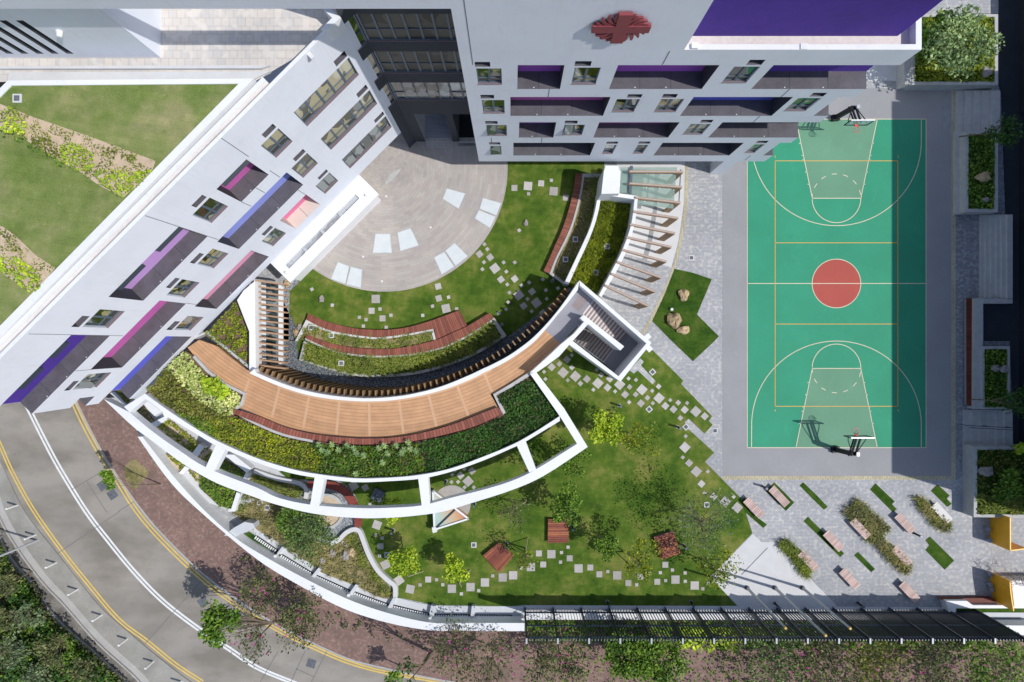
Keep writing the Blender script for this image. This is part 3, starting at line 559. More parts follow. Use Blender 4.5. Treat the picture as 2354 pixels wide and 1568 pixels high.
mb = MB(); mb.box(XP+.002, XE, 14.152, 14.42, 21.9, 22.55).box(XE-.28, XE+.002, 14.42, 40, 21.9, 22.55); mb.box(8.7, 9.0, 14.16, 14.46, 22.55, 22.7).box(14.0, 14.35, 14.16, 14.44, 22.55, 22.6); mb.build('parapet', 'parapet_white', main)
# the emblem
ex, ez = 4.88, 24.92; em = MB(); y0 = 13.72
def fp(ps, d0, d1, m): m.prism([(x, z) for x, z in ps], d0, d1); return m
ec = MB(); ec.prism([(ex-.29, ez-1.27), (ex+.29, ez-1.27), (ex+.29, ez+1.27), (ex-.29, ez+1.27)], 0, .22); ec.prism([(ex-1.3, ez-.29), (ex-.292, ez-.29), (ex-.292, ez+.29), (ex-1.3, ez+.29)], 0, .219); ec.prism([(ex+.292, ez-.29), (ex+1.3, ez-.29), (ex+1.3, ez+.29), (ex+.292, ez+.29)], 0, .219)
ep = MB()
for qx in (-1, 1):
    for qz in (-1, 1):
        for j in range(4):
            a0 = R(15+j*17.5+4); tw = .16 if qx*qz > 0 else -.16; L1 = 1.24; ps = []; ps2 = []
            for i in range(9):
                t = i/8; rr = .40+(L1-.40)*t; aa = a0+tw*math.sin(t*math.pi*1.2)*.8; hw = (.035+.052*math.sin(min(1, t*1.15)*math.pi*.62))*(1 if t < .95 else .55)
                bx, bz = math.cos(aa)*rr, math.sin(aa)*rr; nx, nz = -math.sin(aa)*hw, math.cos(aa)*hw; ps.append((bx+nx, bz+nz)); ps2.append((bx-nx, bz-nz))
            ps = [(ex+qx*x, ez+qz*z) for x, z in ps+ps2[::-1]]; ep.prism(ps, .02+.004*j, .15+.004*j)
for m in (ec, ep): m.v = [(x, y0+.37-d*.75, z) for x, z, d in m.v]
for m in (ec, ep): m.f = [f[::-1] for f in m.f]
emb = thing('emblem', 'dark red cross emblem ringed by flame shaped petals mounted on the grey facade', 'emblem', (ex, 14.15, ez-1.3))
ec.build('cross', 'red_paint', emb); ep.build('petals', 'red_paint', emb)
mb = MB()
for dx, dz in ((-.1, 1), (.1, -1), (-1, 0), (1, 0)): mb.beam((ex+dx, 14.06, ez+dz), (ex+dx, 14.15, ez+dz), .06)
mb.build('bracket', 'steel', emb)
# pier, ground floor and recessed glazed wall in the gap
tag(MB().prism([(16.72, 14.17), (17.85, 14.17), (17.85, 15.0), (16.72, 15.0)], 0, 3.59).build('pier', 'wall_paint'), 'broad pale pier under the school block beside the court corner', 'pier')
gap = thing('glazed_link', 'shaded dark link wall with three bands of glazing between the two school blocks', 'building', (-5, 17, 0))
YG = 16.86; FG = Plane((0, YG), (1, 0), (0, 1)); FS = Plane((-8.1, YG), (q2, q2), (-q2, q2))
mb = MB(); gh = []
for z in (9.2, 13.6, 17.8): gh.append([-8.05, XW, z, z+2.9])
gh.append([-7.3, -5.0, -1, 6.4]); gh.append([-4.45, XW, -1, 6.4])
wallholes(mb, FG, -8.1, XW, 0, 26.3, gh); wallholes(mb, FS, -.8, 0, 0, 26.3, [[-.8, -.05, z, z+2.9] for z in (9.2, 13.6, 17.8)])
mb.face([(-7.3, 20.5, 0), (-4.45, 20.5, 0), (-4.45, 20.5, 7), (-7.3, 20.5, 7)]); mb.face([(-7.3, YG, 6.4), (-7.3, 22, 6.4), (XW, 22, 6.4), (XW, YG, 6.4)])
mb.face([(-5.0, YG, 0), (-5.0, 20, 0), (-5.0, 20, 6.4), (-5.0, YG, 6.4)]); mb.face([(-4.45, YG, 0), (-4.45, 20, 0), (-4.45, 20, 6.4), (-4.45, YG, 6.4)])
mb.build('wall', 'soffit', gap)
for z in (9.2, 13.6, 17.8): window(FG, [-8.05, XW, z, z+2.9], 7, gap, 'link_glass' if z > 10 else 'shade_glass', dep=.1, trans=.6, open_=(1, 2, 3, 4) if z < 10 else ()); window(FS, [-.8, -.05, z, z+2.9], 1, gap, 'window_glass', dep=.1, trans=.6)
mb = MB(); mb.box(-4.45, XW, 17.2, 20, -.02, .02); mb.build('doorway_floor', 'black_rubber', gap)
stp = thing('entrance_steps', 'shaded broad steps climbing under the glazed link wall', 'steps', (-6.1, 17.5, 0))
for i in range(5): MB().box(-7.28, -5.02, 17.15+.55*i, 17.15+.55*(i+1), 0, .17*(i+1)).build('step', 'grey_tile', stp)
mb = MB()
for i in range(22):
    for j in range(5): x = -7.25+i*.105; y = 16.35+j*.12; mb.box(x, x+.04, y, y+.04, .02, .05)
tag(mb.build('tactile_paving', 'white_metal'), 'grid of pale tactile studs in front of the shaded steps', 'tactile paving')
rl = thing('door_railing', 'dark low railing in front of the black doorway beside the school block', 'railing', (-3.6, 16.6, 0))
mb = MB(); mb.beam((-4.5, 16.5, 1.0), (-2.7, 16.5, 1.0), .06); mb.build('handrail', 'steel', rl)
mb = MB()
for i in range(16): mb.beam((-4.45+i*.115, 16.5, 0), (-4.45+i*.115, 16.5, 1), .03)
mb.build('baluster', 'dark_metal', rl)

# ---------------- the diagonal classroom wing
wing = thing('classroom_wing', 'long pale diagonal classroom wing with pink, lilac and blue recessed ledges', 'building', (-20, 6, 0))
SE, SW_ = FW.hit((929, 297.5))[0], FW.hit((236.2, 926.5))[0]; ZB, ZT = 4.0, 21.3
wh = []; wj = []
def wadd(kd, c, r, bl, br, t, **kw):
    h = FW.hole(tl(c, r, bl), tl(c, r, br), tl(c, r, t)); wh.append(h); wj.append((kd, h, kw)); return h
wadd('w', 1, 0, (465, 1158), (942, 680), (850, 532), n=5); wadd('v', 1, 0, (740, 612), (840, 515), (812, 468)); wadd('w', 1, 0, (688, 1378), (1110, 943), (1040, 832), n=5); wadd('v', 1, 0, (943, 902), (1030, 812), (1008, 780))
wadd('w', 1, 0, (862, 1548), (1245, 1160), (1188, 1070), n=5, o=(0, 1, 2, 3)); wadd('v', 1, 0, (1100, 1134), (1180, 1050), (1163, 1028)); wadd('w', 1, 0, (180, 1447), (332, 1295), (203, 1183), n=2); wadd('v', 1, 0, (88, 1270), (187, 1168), (152, 1138))
wadd('w', 1, 0, (430, 1633), (565, 1495), (465, 1410), n=2); wadd('v', 1, 0, (368, 1487), (455, 1392), (428, 1372)); wadd('w', 1, 1, (632, 212), (752, 90), (672, 20), n=2, o=(0, 1)); wadd('v', 1, 1, (587, 87), (662, 5), (645, -10))
wadd('w', 0, 1, (1940, 480), (2090, 325), (1925, 253), n=2); wadd('v', 0, 1, (1807, 343), (1900, 243), (1857, 225)); wadd('w', 1, 1, (152, 694), (272, 573), (175, 527), n=2, o=(1,)); wadd('v', 1, 1, (80, 600), (158, 520), (133, 505))
wadd('w', 0, 1, (1960, 898), (2093, 760), (1955, 718), n=2); wadd('v', 0, 1, (1790, 858), (1875, 768), (1835, 758)); wadd('w', 0, 1, (1690, 1167), (1830, 1028), (1675, 1000), n=2); wadd('v', 0, 1, (1570, 1083), (1652, 993), (1612, 988))
wadd('w', 0, 1, (985, 1447), (1140, 1293), (920, 1275), n=2); wadd('v', 0, 1, (728, 1440), (825, 1340), (757, 1335)); wadd('w', 0, 1, (1745, 1470), (1865, 1347), (1725, 1338), n=2, o=(1,)); wadd('v', 0, 1, (1585, 1467), (1652, 1388), (1608, 1385))
wadd('w', 0, 2, (880, 425), (1018, 288), (815, 298), n=2, o=(0,)); wadd('v', 0, 2, (642, 452), (728, 365), (678, 368))
def wbal(bl, br, t, col, **kw):
    h = FW.hole(bl, br, t); wh.append(h); wj.append(('b', h, dict(col=col, **kw))); return h
wbal((553.75, 464), (618.5, 402), (569.5, 363), 'magenta', lv=[(.15, 1)]); wbal((549.5, 572.5), (696.75, 424.5), (657, 398), 'periwinkle'); wbal(tl(1, 1, (368, 537)), tl(1, 1, (590, 313)), tl(1, 1, (455, 225)), 'pink', fl='beige_floor')
wbal(tl(0, 1, (1322, 1198)), tl(0, 1, (1903, 605)), tl(0, 1, (1640, 520)), 'lilac', lv=[(.1, .45), (.65, 1)]); wbal(tl(0, 1, (1997, 1273)), (617, 589.5), (576, 576.5), 'rose'); wbal(tl(0, 2, (1130, 243)), tl(0, 1, (1705, 1222)), tl(0, 1, (1468, 1195)), 'magenta')
def wend(px_c, br, t, col, **kw):
    h = FW.hole(px_c, br, t); h[0] = SW_; wh.append(h); wj.append(('b', h, dict(col=col, end=1, **kw)))
wend(tl(0, 2, (318, 652)), tl(0, 1, (1003, 1518)), tl(0, 1, (655, 1512)), 'deep_purple', lv=[(.35, .6), (.72, .9)]); wend((303.75, 914), tl(0, 1, (1745, 1527)), tl(0, 1, (1525, 1525)), 'blue')
wend(tl(0, 2, (800, 582)), tl(0, 2, (868, 508)), tl(0, 2, (735, 525)), 'soffit')
mb = MB(); wallholes(mb, FW, SW_, SE, ZB, ZT, wh)
w_ = FW.w
mb.face([w_(SE, 0, ZB), w_(SE, 16, ZB), w_(SE, 16, ZT), w_(SE, 0, ZT)])
zz = sorted([(h[2], h[3]) for kd, h, kw in wj if kw.get('end')]); zc0 = ZB
for a, b_ in zz + [(ZT, ZT)]:
    if a > zc0: mb.face([w_(SW_, 0, zc0), w_(SW_, 1.0, zc0), w_(SW_, 1.0, a), w_(SW_, 0, a)])
    zc0 = b_
mb.face([w_(SW_, 1.0, ZB), w_(SW_, 20, ZB), w_(SW_, 20, ZT), w_(SW_, 1.0, ZT)]); mb.face([w_(SW_, 0, ZB), w_(SW_, 20, ZB), w_(SE, 20, ZB), w_(SE, 0, ZB)])
mb.build('wall', 'wall_paint', wing)
for kd, h, kw in wj:
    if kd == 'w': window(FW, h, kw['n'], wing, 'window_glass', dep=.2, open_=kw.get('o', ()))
    elif kd == 'v': vent(FW, h, wing)
    else: recess(FW, h, 1.02, kw['col'], kw.get('fl', 'ledge_floor'), wing, openl=bool(kw.get('end')), lv=kw.get('lv'), sidem='beige_floor' if kw.get('fl') else 'soffit')
mb = MB()
def fj(p, q):
    a = FW.hit(p); b_ = FW.hit(q); MB().beam(FW.w(a[0], 0, a[1]), FW.w(b_[0], 0, b_[1]), .03).build('panel_joint', 'joint', wing)
fj(tl(0, 1, (1335, 415)), tl(0, 1, (2005, 635))); fj(tl(0, 1, (265, 1503)), tl(0, 1, (1130, 1520))); fj(tl(0, 1, (2220, 288)), tl(0, 1, (2310, 330))); fj(tl(0, 0, (2035, 1270)), tl(0, 0, (2285, 1440))); fj(tl(1, 1, (125, 0)), tl(1, 1, (220, 62))); fj(tl(1, 1, (385, 180)), tl(1, 1, (455, 222))); fj(tl(1, 1, (0, 160)), tl(1, 1, (80, 205)))
fj(tl(0, 1, (1710, 1220)), tl(0, 1, (1810, 1232))); fj(tl(0, 2, (690, 275)), tl(0, 2, (850, 262)))
mb = MB()
def wstrip(d0, d1, z0, z1, s0=None, s1=None): s0 = SW_-14 if s0 is None else s0; s1 = SE if s1 is None else s1; mb.prism([FW.w(s0, d0, 0)[:2], FW.w(s1, d0, 0)[:2], FW.w(s1, d1, 0)[:2], FW.w(s0, d1, 0)[:2]], z0, z1)
wstrip(.002, .20, 20.2, ZT+.002, SW_-2, SE-.002)
mb.build('parapet', 'parapet_white', wing)
mb = MB(); wstrip(.202, .70, 20.2, 20.75, SW_-2, SE-.3-4.9); mb.build('roof_gutter', 'terrace_dirty', wing)
mb = MB(); wstrip(.702, .96, 20.2, 20.85, SW_-2, SE-5.2); mb.build('roof_ledge', 'parapet_white', wing)
# podium at the foot of the wing
pod = thing('ground_floor_annexe', 'low white annexe with a long slot rooflight at the foot of the diagonal wing', 'annexe', (-14, 8, 0))
FP = Plane((0-11.085, 11.085), (q2, q2), (-q2, q2)); a0 = FP.hit(T(1, 1, (1125, 215))[0])[0]; a1 = FP.hit((668, 650))[0]
def pp(s, d): return FP.w(s, d, 0)[:2]
mb = MB(); mb.prism([pp(a1, 0), pp(a0, 0), pp(a0, .85), pp(a1, .85)], 3.1, 3.4); mb.prism([pp(a1, 1.3), pp(a0, 1.3), pp(a0, 3.6), pp(a1, 3.6)], 3.1, 3.45); mb.prism([pp(a0-1.3, .852), pp(a0, .852), pp(a0, 1.298), pp(a0-1.3, 1.298)], 3.1, 3.42); mb.prism([pp(a1, .852), pp(a1+.7, .852), pp(a1+.7, 1.298), pp(a1, 1.298)], 3.1, 3.42); mb.build('roof', 'white_render', pod)
mb = MB(); mb.prism([pp(a1+.1, .55), pp(a0-.15, .55), pp(a0-.15, 4), pp(a1+.1, 4)], 0, 3.1); mb.build('wall', 'white_render', pod)
mb = MB(); mb.face([(*pp(a1+.7, .852), 3.2), (*pp(a0-1.3, .852), 3.2), (*pp(a0-1.3, 1.298), 3.2), (*pp(a1+.7, 1.298), 3.2)]); ro = mb.build('rooflight', 'slot_glass', pod)
mb = MB()
for i in range(1, 4): s_ = a1+.7+(a0-a1-2)*i/4; mb.prism([pp(s_-.12, .86), pp(s_+.12, .86), pp(s_+.12, 1.29), pp(s_-.12, 1.29)], 3.21, 3.36)
mb.build('frame', 'steel', ro)
x, y, _ = FP.w(a0-.75, .6, 0); tag(MB().tube((x, y, 3.4), (x, y, 3.62), .11, .09, 12).build('roof_fan', 'white_metal'), 'small white round fan on the northern end of the annexe roof', 'roof fan', 'round fans on the annexe roof')
x, y, _ = FP.w(a1+.35, .75, 0); tag(MB().tube((x, y, 3.42), (x, y, 3.64), .12, .09, 12).build('roof_fan', 'white_metal'), 'small white round fan on the southern end of the annexe roof', 'roof fan', 'round fans on the annexe roof')
# ---------------- roof terrace, rooftop block and roof garden, north west
ZR3 = 21.0
rg = thing('roof_garden', 'grassed rooftop with white parapets and two sandy shrub beds above the classroom wing', 'roof garden', (-28, 16, 20.4))
gD = [(25, 196.75), (548.75, 192.5), (-4, 753), (-420, 1180), (-560, 760)]
MB().prism(WL(gD, 20.9), 20.4, 20.9).build('lawn', 'roof_lawn', rg)
mb = MB()
mb.band(WL([(18, 185), (583, 180.5)], 20.97), WL([(25, 196.5), (548.5, 192.3)], 20.97), 20.3, 20.97)
mb.band(WL([(18, 185), (-560, 750)], 20.97), WL([(25, 197), (-545, 765)], 20.97), 20.3, 20.97)
mb.band(WL([(548.5, 192.5), (-4, 753), (-420, 1180)], 20.97), WL([(583, 180.5), (12, 762), (-400, 1190)], 20.97), 20.3, 20.97); mb.build('parapet', 'parapet_white', rg)
bedA = T(0, 0, (0, 955), (330, 1085), (800, 1245), (1430, 1480), (1400, 1568)) + T(0, 1, (1230, 170), (1130, 250), (900, 130), (720, 0)) + T(0, 0, (560, 1490), (300, 1330), (120, 1200), (0, 1190))
bedB = T(0, 1, (0, 500), (130, 590), (330, 780), (470, 870), (510, 890), (330, 1130), (100, 1000), (0, 930))
mb = MB(); mb.sheet(WL(bedA, 20.91), 20.91); mb.sheet(WL(bedB, 20.91), 20.91); bd = mb.build('bed', 'sand', rg)
struct('roof_terrace', MB().sheet(WL([(-300, 0), (620, 0), (780, 20), (700, 120), (590, 185), (-300, 190)], 20.4) + [], 20.4), 'roof_tiles')
mb = MB(); mb.band(WL([(-100, 152), (620, 150)], 20.6), WL([(-100, 158), (600, 157)], 20.6), 20.3, 20.6); mb.band(WL([(20, 165), (620, 163)], 20.55), WL([(16, 184), (585, 180)], 20.55), 20.3, 20.5); tag(mb.build('roof_gutter', 'light_slab'), 'pale rainwater channel running along the north side of the roof garden parapet', 'gutter')
YB = (784-133)*32.6/F; XB = (370-1177)*32.6/F; FB = Plane((0, YB), (1, 0), (0, 1))
blk = thing('rooftop_block', 'grey rooftop block with slanting louvre slots left of the tiled roof terrace', 'building', (XB-6, YB, 20.4))
sl_ = [FB.hole(tl(0, 0, (x, 495)), tl(0, 0, (x+62, 495)), tl(0, 0, (0, 188))) for x in (-340, -205, -70, 66, 203, 343, 480, 618)]
mb = MB(); wallholes(mb, FB, -40, XB, 20.4, 28.4, sl_); mb.face([(XB, YB, 20.4), (XB, 30, 20.4), (XB, 30, 28.4), (XB, YB, 28.4)]); mb.face([(-40, YB, 28.4), (XB, YB, 28.4), (XB, 30, 28.4), (-40, 30, 28.4)]); mb.build('wall', 'wall_paint', blk)
for h in sl_: recess(FB, h, .3, 'dark_metal', 'ledge_floor', blk, 'louvre_slot')
p = FB.hit(tl(0, 0, (545, 285))); tag(MB().tube((p[0], YB, p[1]), (p[0], YB-.3, p[1]), .16, .12, 12).build('wall_lamp', 'white_metal'), 'round white lamp on the grey rooftop block wall beside the slots', 'lamp')
p = FW.hit(tl(1, 0, (487, 497))); x, y, z = FW.w(p[0], -.15, p[1]); tag(MB().rbox(x, y, .2, .34, z-.1, z+.1, R(45)).beam((x, y, z), FW.w(p[0]+.05, 0, p[1]+.1), .06).build('security_camera', 'white_metal'), 'small white security camera near the top of the diagonal wing', 'camera')
nk = T(1, 0, (620, 85), (695, 85), (780, 160), (660, 272), (595, 265), (700, 165))
tag(MB().prism(WL(nk, 21.6), 20.4, 21.6).build('parapet_end', 'parapet_white'), 'white return of the wing parapet beside the dark glazed gap', 'parapet')

# ================================================================== THE RAISED DECK, STAIR TOWER AND WHITE FRAMES
ZD, ZP = 3.9, 5.2
br = thing('raised_deck', 'curved raised timber deck with white parapet and brown upright fins between lawns', 'walkway', (-7, -3, 0))
inI = T(1, 2, (0, 290), (230, 385), (450, 455), (680, 500), (900, 522), (1050, 527), (1250, 515), (1450, 485), (1700, 420), (1950, 320)) + ZA((100, 1020), (200, 975), (400, 870), (550, 770), (700, 655), (850, 510), (1000, 340), (1130, 170)) + [(1331.7, 645)]
inO = T(1, 2, (0, 325), (200, 410), (430, 485), (650, 528), (870, 550), (1050, 555), (1250, 545), (1500, 505), (1750, 440), (1980, 350)) + ZA((110, 1070), (210, 1025), (400, 925), (600, 795), (760, 665), (900, 510), (1030, 350), (1150, 210), (1290, 30))
pI = smooth(WL(inI, ZP), 5); pO = smooth(WL(inO, ZP), 5)
c0 = WL([(573, 853), (588, 848)], ZP)
pI2 = [WL([(585, 848)], ZP)[0]] + pI; pO2 = [WL([(573.5, 858)], ZP)[0]] + pO
MB().band(pI2, pO2, ZD-.5, ZP).build('parapet', 'parapet_white', br)
dkI = [(445, 778), (475, 770), (560, 842)] + [(x, y-2) for x, y in inO[1:15]]
dkO = T(0, 2, (1725, 60), (1780, 130), (1880, 240), (2060, 380), (2240, 480), (2210, 590), (2300, 650)) + T(1, 2, (0, 680), (300, 800), (600, 862), (900, 890), (1050, 893), (1250, 885), (1500, 845), (1800, 765), (2100, 650), (2225, 603), (2155, 490), (2354, 392)) + T(2, 2, (60, 330), (260, 180), (430, 40))
towerstart = Z2((0, 990), (60, 985))
MB().prism(WL(T(0, 2, (1725, 60), (1830, -10)) + [(500, 796), (556, 842), (573, 852)] + inO[1:14] + ZA((400, 925), (600, 795), (760, 665), (870, 525), (1085, 720), (900, 880), (700, 1060), (480, 1180), (240, 1330))[2 if len(inO) > 99 else 0:] + T(1, 2, (2155, 490), (2225, 603), (2100, 650), (1800, 765), (1500, 845), (1250, 885), (1050, 893), (900, 890), (600, 862), (300, 800), (0, 680)) + T(0, 2, (2300, 650), (2150, 600), (2240, 480), (2060, 380), (1880, 240), (1780, 130)), ZD), ZD-.5, ZD).build('deck', 'deck_boards', br)
mb = MB()
for p, q in (((215, 430), (145, 705)), ((490, 503), (432, 805)), ((767, 545), (738, 860)), ((1040, 560), (1045, 875)), ((1315, 540), (1355, 850)), ((1585, 488), (1660, 787)), ((1848, 405), (1955, 695)), ((2100, 300), (2170, 470)), ((-60, 350), (-150, 590))):
    a, b_ = WL(T(1, 2, p, q), ZD+.006); mb.ribbon([a, b_], .20, ZD+.006)
mb.ribbon([p for p in smooth(WL([(x-1, y+2) for x, y in inO[1:12]], ZD), 4)], .16, ZD+.010)
mb.build('deck_strip', 'deck_strip', br)
bI = smooth(WL([(537, 940)] + T(1, 2, (0, 683), (300, 803), (600, 866), (900, 894), (1050, 897), (1250, 889), (1500, 850), (1800, 770), (2100, 654), (2225, 607)), ZD+.42), 5)
bO = smooth(WL([(536, 951)] + T(1, 2, (0, 750), (250, 850), (520, 910), (800, 945), (1100, 950), (1450, 920), (1800, 845), (2050, 770), (2272, 665)), ZD+.42), 5)
bnch = thing('curved_bench', 'long red brown curved bench along the outer edge of the raised deck', 'bench', (-9, -8, ZD))
MB().band(bI, bO, ZD+.34, ZD+.42).build('seat', 'bench_wood', bnch); MB().band([(x, y-.12) for x, y in bI], bO, ZD, ZD+.335).build('base', 'concrete_dark', bnch)
# fins under the inner edge
fc = smooth(WL(T(1, 2, (40, 262), (250, 342), (460, 412), (690, 455), (900, 478), (1050, 483), (1280, 473), (1500, 428), (1750, 353), (1960, 268)) + ZA((58, 970), (190, 900), (322, 820), (447, 733), (563, 645), (682, 545), (795, 440), (902, 333), (1005, 220), (1100, 102), (1150, 35)), 4.55), 6)
nf = int(plen(fc)/.47); fpos = resample(fc, nf)
for i, (x, y) in enumerate(fpos):
    a = math.atan2(y-CY, x-CX) + (.0 if i > 6 else 0)
    MB().rbox(x, y, .46, .11, .05, 4.55, a).build('fin', 'fin_brown', br)
mb = MB(); mb.wall([(CX+(x-CX)*1.024, CY+(y-CY)*1.024) for x, y in fc], .10, 3.2, 3.4); mb.build('fin_rail', 'dark_metal', br)
MB().band([(CX+(x-CX)*1.045, CY+(y-CY)*1.045) for x, y in pI], [(CX+(x-CX)*1.065, CY+(y-CY)*1.065) for x, y in pI], 0, ZD-.5).build('wall', 'grey_render', br)
# deck-level planters
pl1 = thing('deck_hedge_planter', 'wide curved raised planter outside the timber deck filled with mixed green hedging', 'planter', (-9, -9, 0))
ringT_in = [(545-215, 784+0)] and T(0, 2, (1335, 485), (1520, 620), (1760, 780), (2000, 920), (2354, 1075)) + T(1, 2, (300, 1170), (540, 1220), (900, 1262), (1200, 1258), (1500, 1232), (1800, 1170), (2100, 1060)) + T(2, 2, (0, 955), (200, 845), (440, 690))
ringT_out = T(0, 2, (1335, 530), (1480, 640), (1540, 695), (1830, 870), (1985, 960), (2354, 1115)) + T(1, 2, (280, 1205), (540, 1255), (900, 1297), (1200, 1290), (1520, 1265), (1800, 1200), (2100, 1095)) + T(2, 2, (0, 985), (45, 965), (125, 925), (440, 735))
hedge_in = T(0, 2, (1700, 90), (1780, 140), (1900, 270), (2060, 395), (2225, 480), (2150, 640)) + [(537, 955)] + T(1, 2, (0, 760), (250, 860), (520, 920), (800, 955), (1100, 960), (1450, 930), (1800, 855), (2050, 780), (2280, 665), (2200, 500), (2354, 420)) + T(2, 2, (60, 380), (165, 300))
hedge_poly = [(x, y) for x, y in ringT_in] + hedge_in[::-1]
MB().prism(WL(hedge_poly, 3.95), 3.3, 3.95).build('soil', 'soil', pl1)
MB().wall(WL(T(0, 2, (1780, 140), (1900, 270), (2060, 395), (2245, 485), (2215, 590), (2140, 640)), ZD+.25), .22, 3.3, ZD+.25).build('kerb', 'concrete', pl1)
MB().wall(smooth(WL(T(0, 2, (2140, 645), (2354, 760)) + T(1, 2, (250, 862), (520, 922)), ZD+.3), 4), .18, 3.3, ZD+.3).build('kerb', 'concrete', pl1)
MB().wall(WL(T(1, 2, (2285, 668), (2195, 495), (2354, 405)) + T(2, 2, (165, 300)), ZD+.3), .26, 3.3, ZD+.3).build('kerb', 'concrete', pl1)
MB().wall(WL([(445, 777), (475, 764), (573, 845)], ZD+.25), .18, 3.3, ZD+.25).build('kerb', 'concrete', pl1)
pass
def WP(z, *g): return WL(g, z)
hz = ZD
foliage('hedge', WL(T(0, 2, (1370, 440), (1560, 250), (1760, 400), (1900, 560), (2100, 650), (2100, 760), (1900, 780), (1650, 650), (1500, 560)), hz), hz, .7, 170, .17, 'leaf_olive', 'olive green clipped hedge in the deck planter nearest the diagonal wing', 'hedge')
foliage('variegated_hedge', WL(T(0, 2, (1560, 240), (1730, 90), (1800, 200), (1950, 340), (2100, 420), (2230, 490), (2200, 640), (2100, 690), (1880, 560), (1700, 400)), hz), hz, .8, 170, .20, 'leaf_cream', 'cream and green variegated shrubs at the western end of the deck planter', 'hedge')
foliage('tall_shrubs', WL(T(0, 2, (1900, 330), (2040, 350), (2150, 460), (2100, 520), (1930, 450)), hz), hz+.4, .7, 60, .42, 'leaf_lime', 'bright green large leaved shrubs beside the timber deck bend', 'shrubs', asp=1.5)
foliage('dark_hedge', WL(T(0, 2, (1640, 640), (1800, 690), (1950, 730), (2050, 900), (1900, 890), (1750, 780)), hz), hz, .7, 170, .17, 'leaf_green', 'deep green hedge along the thin white ring near its western end', 'hedge')
foliage('yellow_hedge', WL(T(0, 2, (1950, 690), (2200, 700), (2354, 780), (2354, 1065), (2200, 1010), (1990, 880)) + T(1, 2, (500, 1210), (250, 1160)) and T(0, 2, (1950, 690), (2200, 690), (2354, 770)) + T(1, 2, (220, 870), (500, 935), (640, 1080), (560, 1205), (300, 1160), (0, 1080)) + T(0, 2, (2200, 1010), (1990, 880)), hz), hz, .65, 170, .16, 'leaf_yellowgreen', 'yellow green hedge in the deck planter below the long curved bench', 'hedge')
foliage('hedge', WL(T(1, 2, (500, 940), (800, 960), (1100, 965), (1500, 930), (1560, 1100), (1560, 1215), (1200, 1250), (900, 1255), (560, 1210), (620, 1080)), hz), hz, .7, 170, .18, 'leaf_mid', 'mid green hedge at the lowest point of the curved deck planter', 'hedge')
foliage('hedge', WL(T(1, 2, (1500, 930), (1800, 860), (2050, 785), (2300, 680), (2220, 500), (2354, 430)) + T(2, 2, (170, 330), (440, 690), (200, 840), (0, 950)) + T(1, 2, (2100, 1055), (1800, 1165), (1560, 1215), (1560, 1100)), hz), hz, .7, 180, .17, 'leaf_dark', 'dark green hedge at the eastern end of the deck planter by the stair tower', 'hedge')
V = []
for u, v_ in ((610, 1000), (700, 950), (760, 1000), (840, 960), (900, 985), (925, 1030), (990, 1050), (1130, 985), (1210, 1030), (1360, 1000), (1400, 930), (1420, 990), (1470, 1010), (580, 950), (660, 1020), (1180, 960), (1290, 960), (1340, 1030), (920, 1220), (1165, 1115)):
    x, y = Wd(T(1, 2, (u, v_))[0], hz+.8)
    for q in range(9):
        a = q*.7+random.random()*.3; dx, dy = math.cos(a), math.sin(a)
        V += [(x, y, hz+.85), (x+dx*.15-dy*.045, y+dy*.15+dx*.045, hz+.92), (x+dx*.30, y+dy*.30, hz+.84), (x+dx*.15+dy*.045, y+dy*.2-dx*.06, hz+.92)]
tag(quadmesh('palmate_shrubs', np.array(V), 'leaf_pale'), 'pale star shaped leaf rosettes scattered through the hedge beside the long curved bench', 'shrubs', None, 'stuff')
foliage('hedge', WL([(476, 768), (505, 735), (545, 692), (571, 762), (571, 842), (530, 812)], hz), hz, .45, 150, .16, 'leaf_yellowgreen', 'low hedge in the triangular bed between the wing and the white walled walkway', 'hedge', keep=.28)
tag(MB().prism(WL([(470, 770), (505, 735), (545, 690), (573, 762), (573, 845), (530, 812)], hz-.05), 3.3, hz-.05).build('planter_bed', 'soil'), 'triangular soil bed between the diagonal wing and the white walled walkway', 'planter')

fr = thing('white_ring_frame', 'large white curved frame of two ring beams with cross beams around the deck planter', 'frame', (-8, -13, 0))
ZF = 4.6
MB().band(smooth(WL(ringT_in, ZF), 4), smooth(WL(ringT_out, ZF), 4), 3.2, ZF).build('inner_ring', 'parapet_white', fr)
orI = T(0, 2, (1190, 655), (1400, 830), (1640, 1000), (1900, 1165), (2354, 1345)) + T(1, 2, (200, 1440), (500, 1505), (900, 1535), (1200, 1535), (1525, 1512), (1800, 1440), (2100, 1365)) + T(2, 2, (0, 1285), (225, 1178), (600, 945))
orO = T(0, 2, (955, 535), (1210, 775), (1400, 920), (1700, 1140), (2000, 1310), (2354, 1440)) + T(1, 3, (100, -90), (430, 0), (700, 42), (950, 60), (1150, 60), (1400, 45), (1700, 5)) + T(1, 2, (1950, 1500)) + T(2, 2, (0, 1370), (300, 1235), (695, 975))
MB().band(smooth(WL(orI, ZF), 4), smooth(WL(orO, ZF), 4), 3.7, ZF).build('outer_ring', 'parapet_white', fr)
def zb(c, r, *uv, z1=ZF-.003, z0=3.75): MB().prism(WL(T(c, r, *uv), ZF), z0, z1).build('cross_beam', 'parapet_white', fr)
zb(1, 2, (540, 1250), (628, 1270), (580, 1515), (498, 1505)); zb(1, 2, (1490, 1255), (1580, 1250), (1600, 1500), (1525, 1518)); zb(2, 2, (45, 965), (125, 925), (222, 1180), (160, 1210)); zb(0, 2, (1985, 955), (2072, 1000), (1965, 1200), (1890, 1165)); zb(0, 2, (1140, 605), (1335, 485), (1340, 530), (1190, 655))
